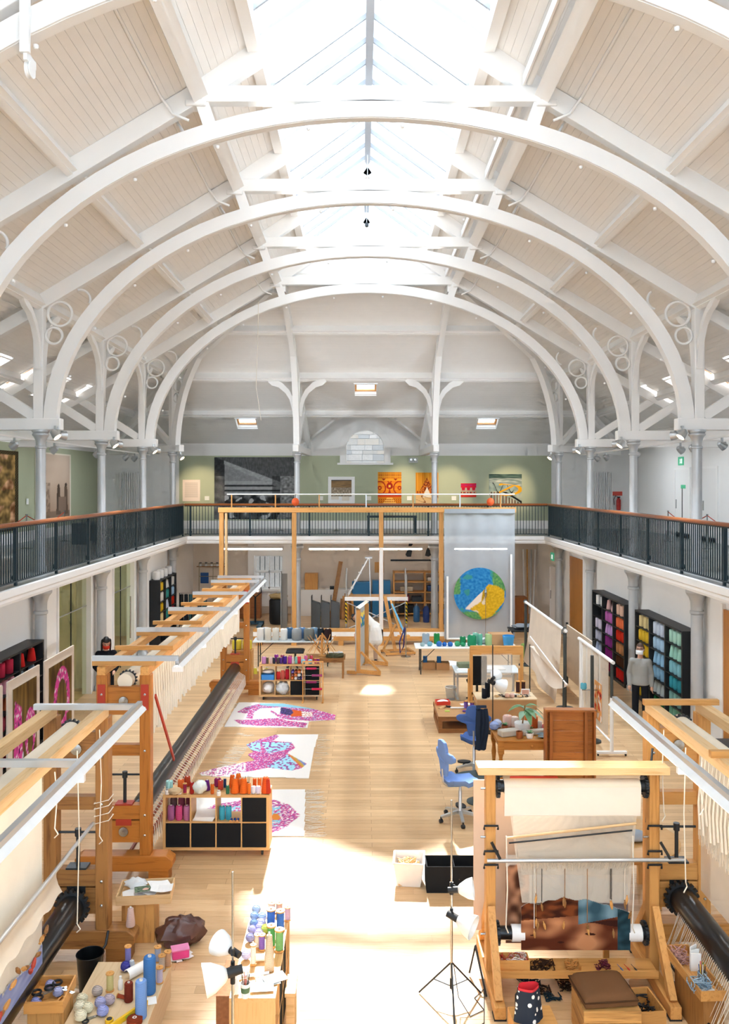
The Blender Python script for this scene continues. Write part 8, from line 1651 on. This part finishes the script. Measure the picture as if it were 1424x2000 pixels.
def head(t, M, hairmt, long_hair=False, mask=None, specs=False, body=None):
    q = lambda v: M @ Vector(v)
    b = body
    def eb(c, rx, ry, rz_, n=16, k=12):
        i0 = len(b.v); b.blob((0, 0, 0), rx, ry, rz_, n, k)
        for i in range(i0, len(b.v)): b.v[i] = tuple(q(Vector(b.v[i])+Vector(c)))
    eb((0, 0, 0), .076, .095, .115); eb((0, -.02, -.065), .055, .07, .06); eb((0, -.098, -.012), .013, .018, .024); eb((.078, .005, -.012), .012, .022, .032); eb((-.078, .005, -.012), .012, .022, .032)
    eb((0, -.082, .03), .05, .018, .014); eb((0, -.088, -.062), .026, .012, .01)
    m = MB()
    for s in (-1, 1):
        i0 = len(m.v); m.blob((0, 0, 0), .012, .006, .006, 10, 6)
        for i in range(i0, len(m.v)): m.v[i] = tuple(q(Vector(m.v[i])+Vector((s*.032, -.09, .012))))
    m.to('eyes', BLACKM, t, 60)
    m = MB()                                                    # hair: a cap lower at the back
    def hp(u, v, g):
        a = 2*PI*u; fr = max(0, -math.sin(a)); low = -.05-.02*abs(math.cos(a)) if math.sin(a) > .1 else (.055 if fr > .35 else .0)
        top = PI/2; bot = math.asin(max(-.9, min(.9, low/.125))); e = top+(bot-top)*v; return q(((.084+g)*math.cos(e)*math.cos(a), (.104+g)*math.cos(e)*math.sin(a), (.125+g)*math.sin(e)))
    m.grid(lambda u, v: hp(u, v, .002), 26, 10); m.grid(lambda u, v: hp(1-u, v, -.012), 26, 10); m.to('hair', hairmt, t, 70)
    if long_hair: m = MB(); limb(m, [q((0, .07, .03)), q((0, .1, -.1)), q((0, .085, -.26))], [.07, .065, .03]); [limb(m, [q((s_*.075, .03, .04)), q((s_*.088, .02, -.08)), q((s_*.09, .0, -.22))], [.035, .032, .02]) for s_ in (-1, 1)]; soft('hair_length', m, hairmt, t, .012)
    if mask:
        m = MB(); m.grid(lambda u, v: q(((.078)*math.sin((u-.5)*2.6), -.03-.09*math.cos((u-.5)*2.2)-.02*math.sin(PI*v)*math.cos((u-.5)*3), -.105+.09*v)), 16, 8); m.to('face_mask', mask, t, 70)
        for s in (-1, 1): m = MB().tube([q((s*.07, -.06, -.03)), q((s*.083, .0, .0)), q((s*.085, .015, -.02))], .0025, 5); m.to('mask_loop', mask, t)
    if specs:
        m = MB()
        for s in (-1, 1): m.tube([q((s*.034+.026*math.cos(k*PI/8), -.107, .012+.02*math.sin(k*PI/8))) for k in range(16)], .003, 5, True); m.tube([q((s*.06, -.105, .015)), q((s*.084, .0, .01))], .003, 5)
        m.tube([q((-.008, -.108, .014)), q((.008, -.108, .014))], .003, 5); m.to('spectacles', BLACKM, t, 60)
def person(label, loc, rz, J, top, bottom, hairmt, topn, bottomn, **kw):
    t = T('person', label, 'person', loc, rz); b = MB(); V = Vector
    pel, ch, nk = V(J['pelvis']), V(J['chest']), V(J['neck'])
    limb(b, [pel, (pel+ch)/2, ch, nk], [.09, .09, .09, .055]); limb(b, [nk, J['head_base']], [.056, .052])
    for s in 'LR':
        limb(b, [J['sh'+s], J['el'+s], J['wr'+s]], [.042, .038, .028]); hand(b, J['wr'+s], V(J['wr'+s])-V(J['el'+s]), J['side'+s])
        limb(b, [J['hip'+s], J['kn'+s], J['an'+s]], [.07, .05, .036])
    head(t, J['head'], hairmt, body=b, **kw)
    soft('body', b, SKIN, t, .009, 3)
    m = MB(); g = J.get('loose', 1.); tw = J['twist']; vs = []; n = 20      # the garment's trunk: oval sections along the spine
    up = (ch-pel).normalized()
    secs = [(pel-up*.06, .176, .13), (pel+up*.02, .176, .128), (pel.lerp(ch, .4), .16, .112), (pel.lerp(ch, .75), .172, .115), (ch, .178, .115), (ch.lerp(nk, .4), .165, .105), (ch.lerp(nk, .72), .12, .085), (ch.lerp(nk, 1.0), .066, .064)]
    for c, rx, ry in secs: vs += [c+tw @ V((rx*g*math.cos(2*PI*i/n), ry*g*math.sin(2*PI*i/n), 0)) for i in range(n)]
    k = len(secs); m.add(vs, [tuple(range(n))[::-1], tuple((k-1)*n+i for i in range(n))]+[(q*n+i, q*n+(i+1) % n, q*n+n+(i+1) % n, q*n+n+i) for q in range(k-1) for i in range(n)])
    for s in 'LR':
        limb(m, [J['sh'+s], J['el'+s], V(J['wr'+s]).lerp(V(J['el'+s]), .06)], [.07, .057, .043]); limb(m, [ch.lerp(nk, .3), J['sh'+s]], [.09, .07])
    if 'hem' in J: limb(m, [pel, J['hem']], [.19, .21])
    soft(topn, m, top, t)
    m = MB(); m.blob(pel, .14, .1, .1, 14, 10)
    for s in 'LR': limb(m, [J['hip'+s], J['kn'+s], V(J['an'+s])+V((0, 0, -.01))], [.084, .072, .062])
    soft(bottomn, m, bottom, t)
    for s in 'LR':
        a = V(J['an'+s]); m = MB(); m.blob((a.x, a.y-.05, .04), .048, .13, .04, 14, 8); m.blob((a.x, a.y, .06), .045, .05, .05, 12, 8); soft('shoe', m, BLACKM, t, .01)
    return t
HAIRB, HAIRK = plain('brown_hair', '4a3426', .6, vary=.3, scale=60), plain('dark_hair', '1d1716', .5, vary=.3, scale=60)
MASKW, MASKR = cloth('white_mask', 'eef0f2'), cloth('red_mask', 'd8402e')
I3 = Matrix.Identity(3)
def stand(h=1.):
    return dict(pelvis=(0, 0, .95*h), chest=(0, 0, 1.3*h), neck=(0, .01, 1.45*h), head_base=(0, 0, 1.55*h), shL=(-.165, 0, 1.385*h), shR=(.165, 0, 1.385*h), elL=(-.225, .03, 1.12*h), elR=(.225, .03, 1.12*h), wrL=(-.22, -.06, .88*h), wrR=(.23, -.07, .88*h), sideL=(0, 1, 0), sideR=(0, 1, 0),
                hipL=(-.09, 0, .92*h), hipR=(.09, 0, .92*h), knL=(-.1, -.01, .5*h), knR=(.1, -.03, .5*h), anL=(-.1, .02, .085), anR=(.11, .0, .085), twist=I3)
J = stand(1.0); J['head'] = rotm((0, -.02, 1.655), 'Z', -.25)
person('standing man in grey jumper, glasses and white face mask by the bookcases', (5.75, 18.2, 0), -.3, J, cloth('grey_jumper', 'a3a39e'), cloth('dark_trousers', '24262c'), HAIRB, 'jumper', 'trousers', mask=MASKW, specs=True)
J = stand(.98); J['head'] = Matrix.Translation((0, -.06, 1.61)) @ Matrix.Rotation(.5, 4, 'X'); J['elL'] = (-.24, -.06, 1.08); J['wrL'] = (-.16, -.26, 1.0); J['elR'] = (.24, -.06, 1.08); J['wrR'] = (.16, -.26, 1.0)
person('woman in black with red face mask looking down behind the loom', (-5.85, 19.2, 0), .35, J, cloth('black_top', '1c1c20'), cloth('black_trousers', '202126'), HAIRK, 'top', 'trousers', mask=MASKR, long_hair=True)
J = stand(1.0); TW = Matrix.Rotation(-1.0, 3, 'Y')
J.update(pelvis=(.12, 0, .92), chest=(-.16, 0, 1.16), neck=(-.3, 0, 1.24), head_base=(-.38, -.02, 1.26), head=Matrix.Translation((-.46, -.04, 1.27)) @ Matrix.Rotation(-.9, 4, 'Y') @ Matrix.Rotation(.2, 4, 'Z'), shL=(-.24, -.18, 1.2), shR=(-.24, .18, 1.2), elL=(-.3, -.2, .95), elR=(-.3, .2, .95), wrL=(-.42, -.16, .78), wrR=(-.42, .16, .78), hipL=(.1, -.09, .9), hipR=(.1, .09, .9), knL=(.14, -.09, .5), knR=(.14, .09, .5), anL=(.14, -.08, .085), anR=(.14, .08, .085), hem=(.14, 0, .62), twist=TW, loose=1.2)
person('stooping person in white smock with dark hair behind the upright panel', (.12, 24.95, 0), 0, J, cloth('white_smock', 'e9e6e0'), cloth('sand_trousers', 'b89a84'), HAIRK, 'smock', 'trousers', long_hair=True)
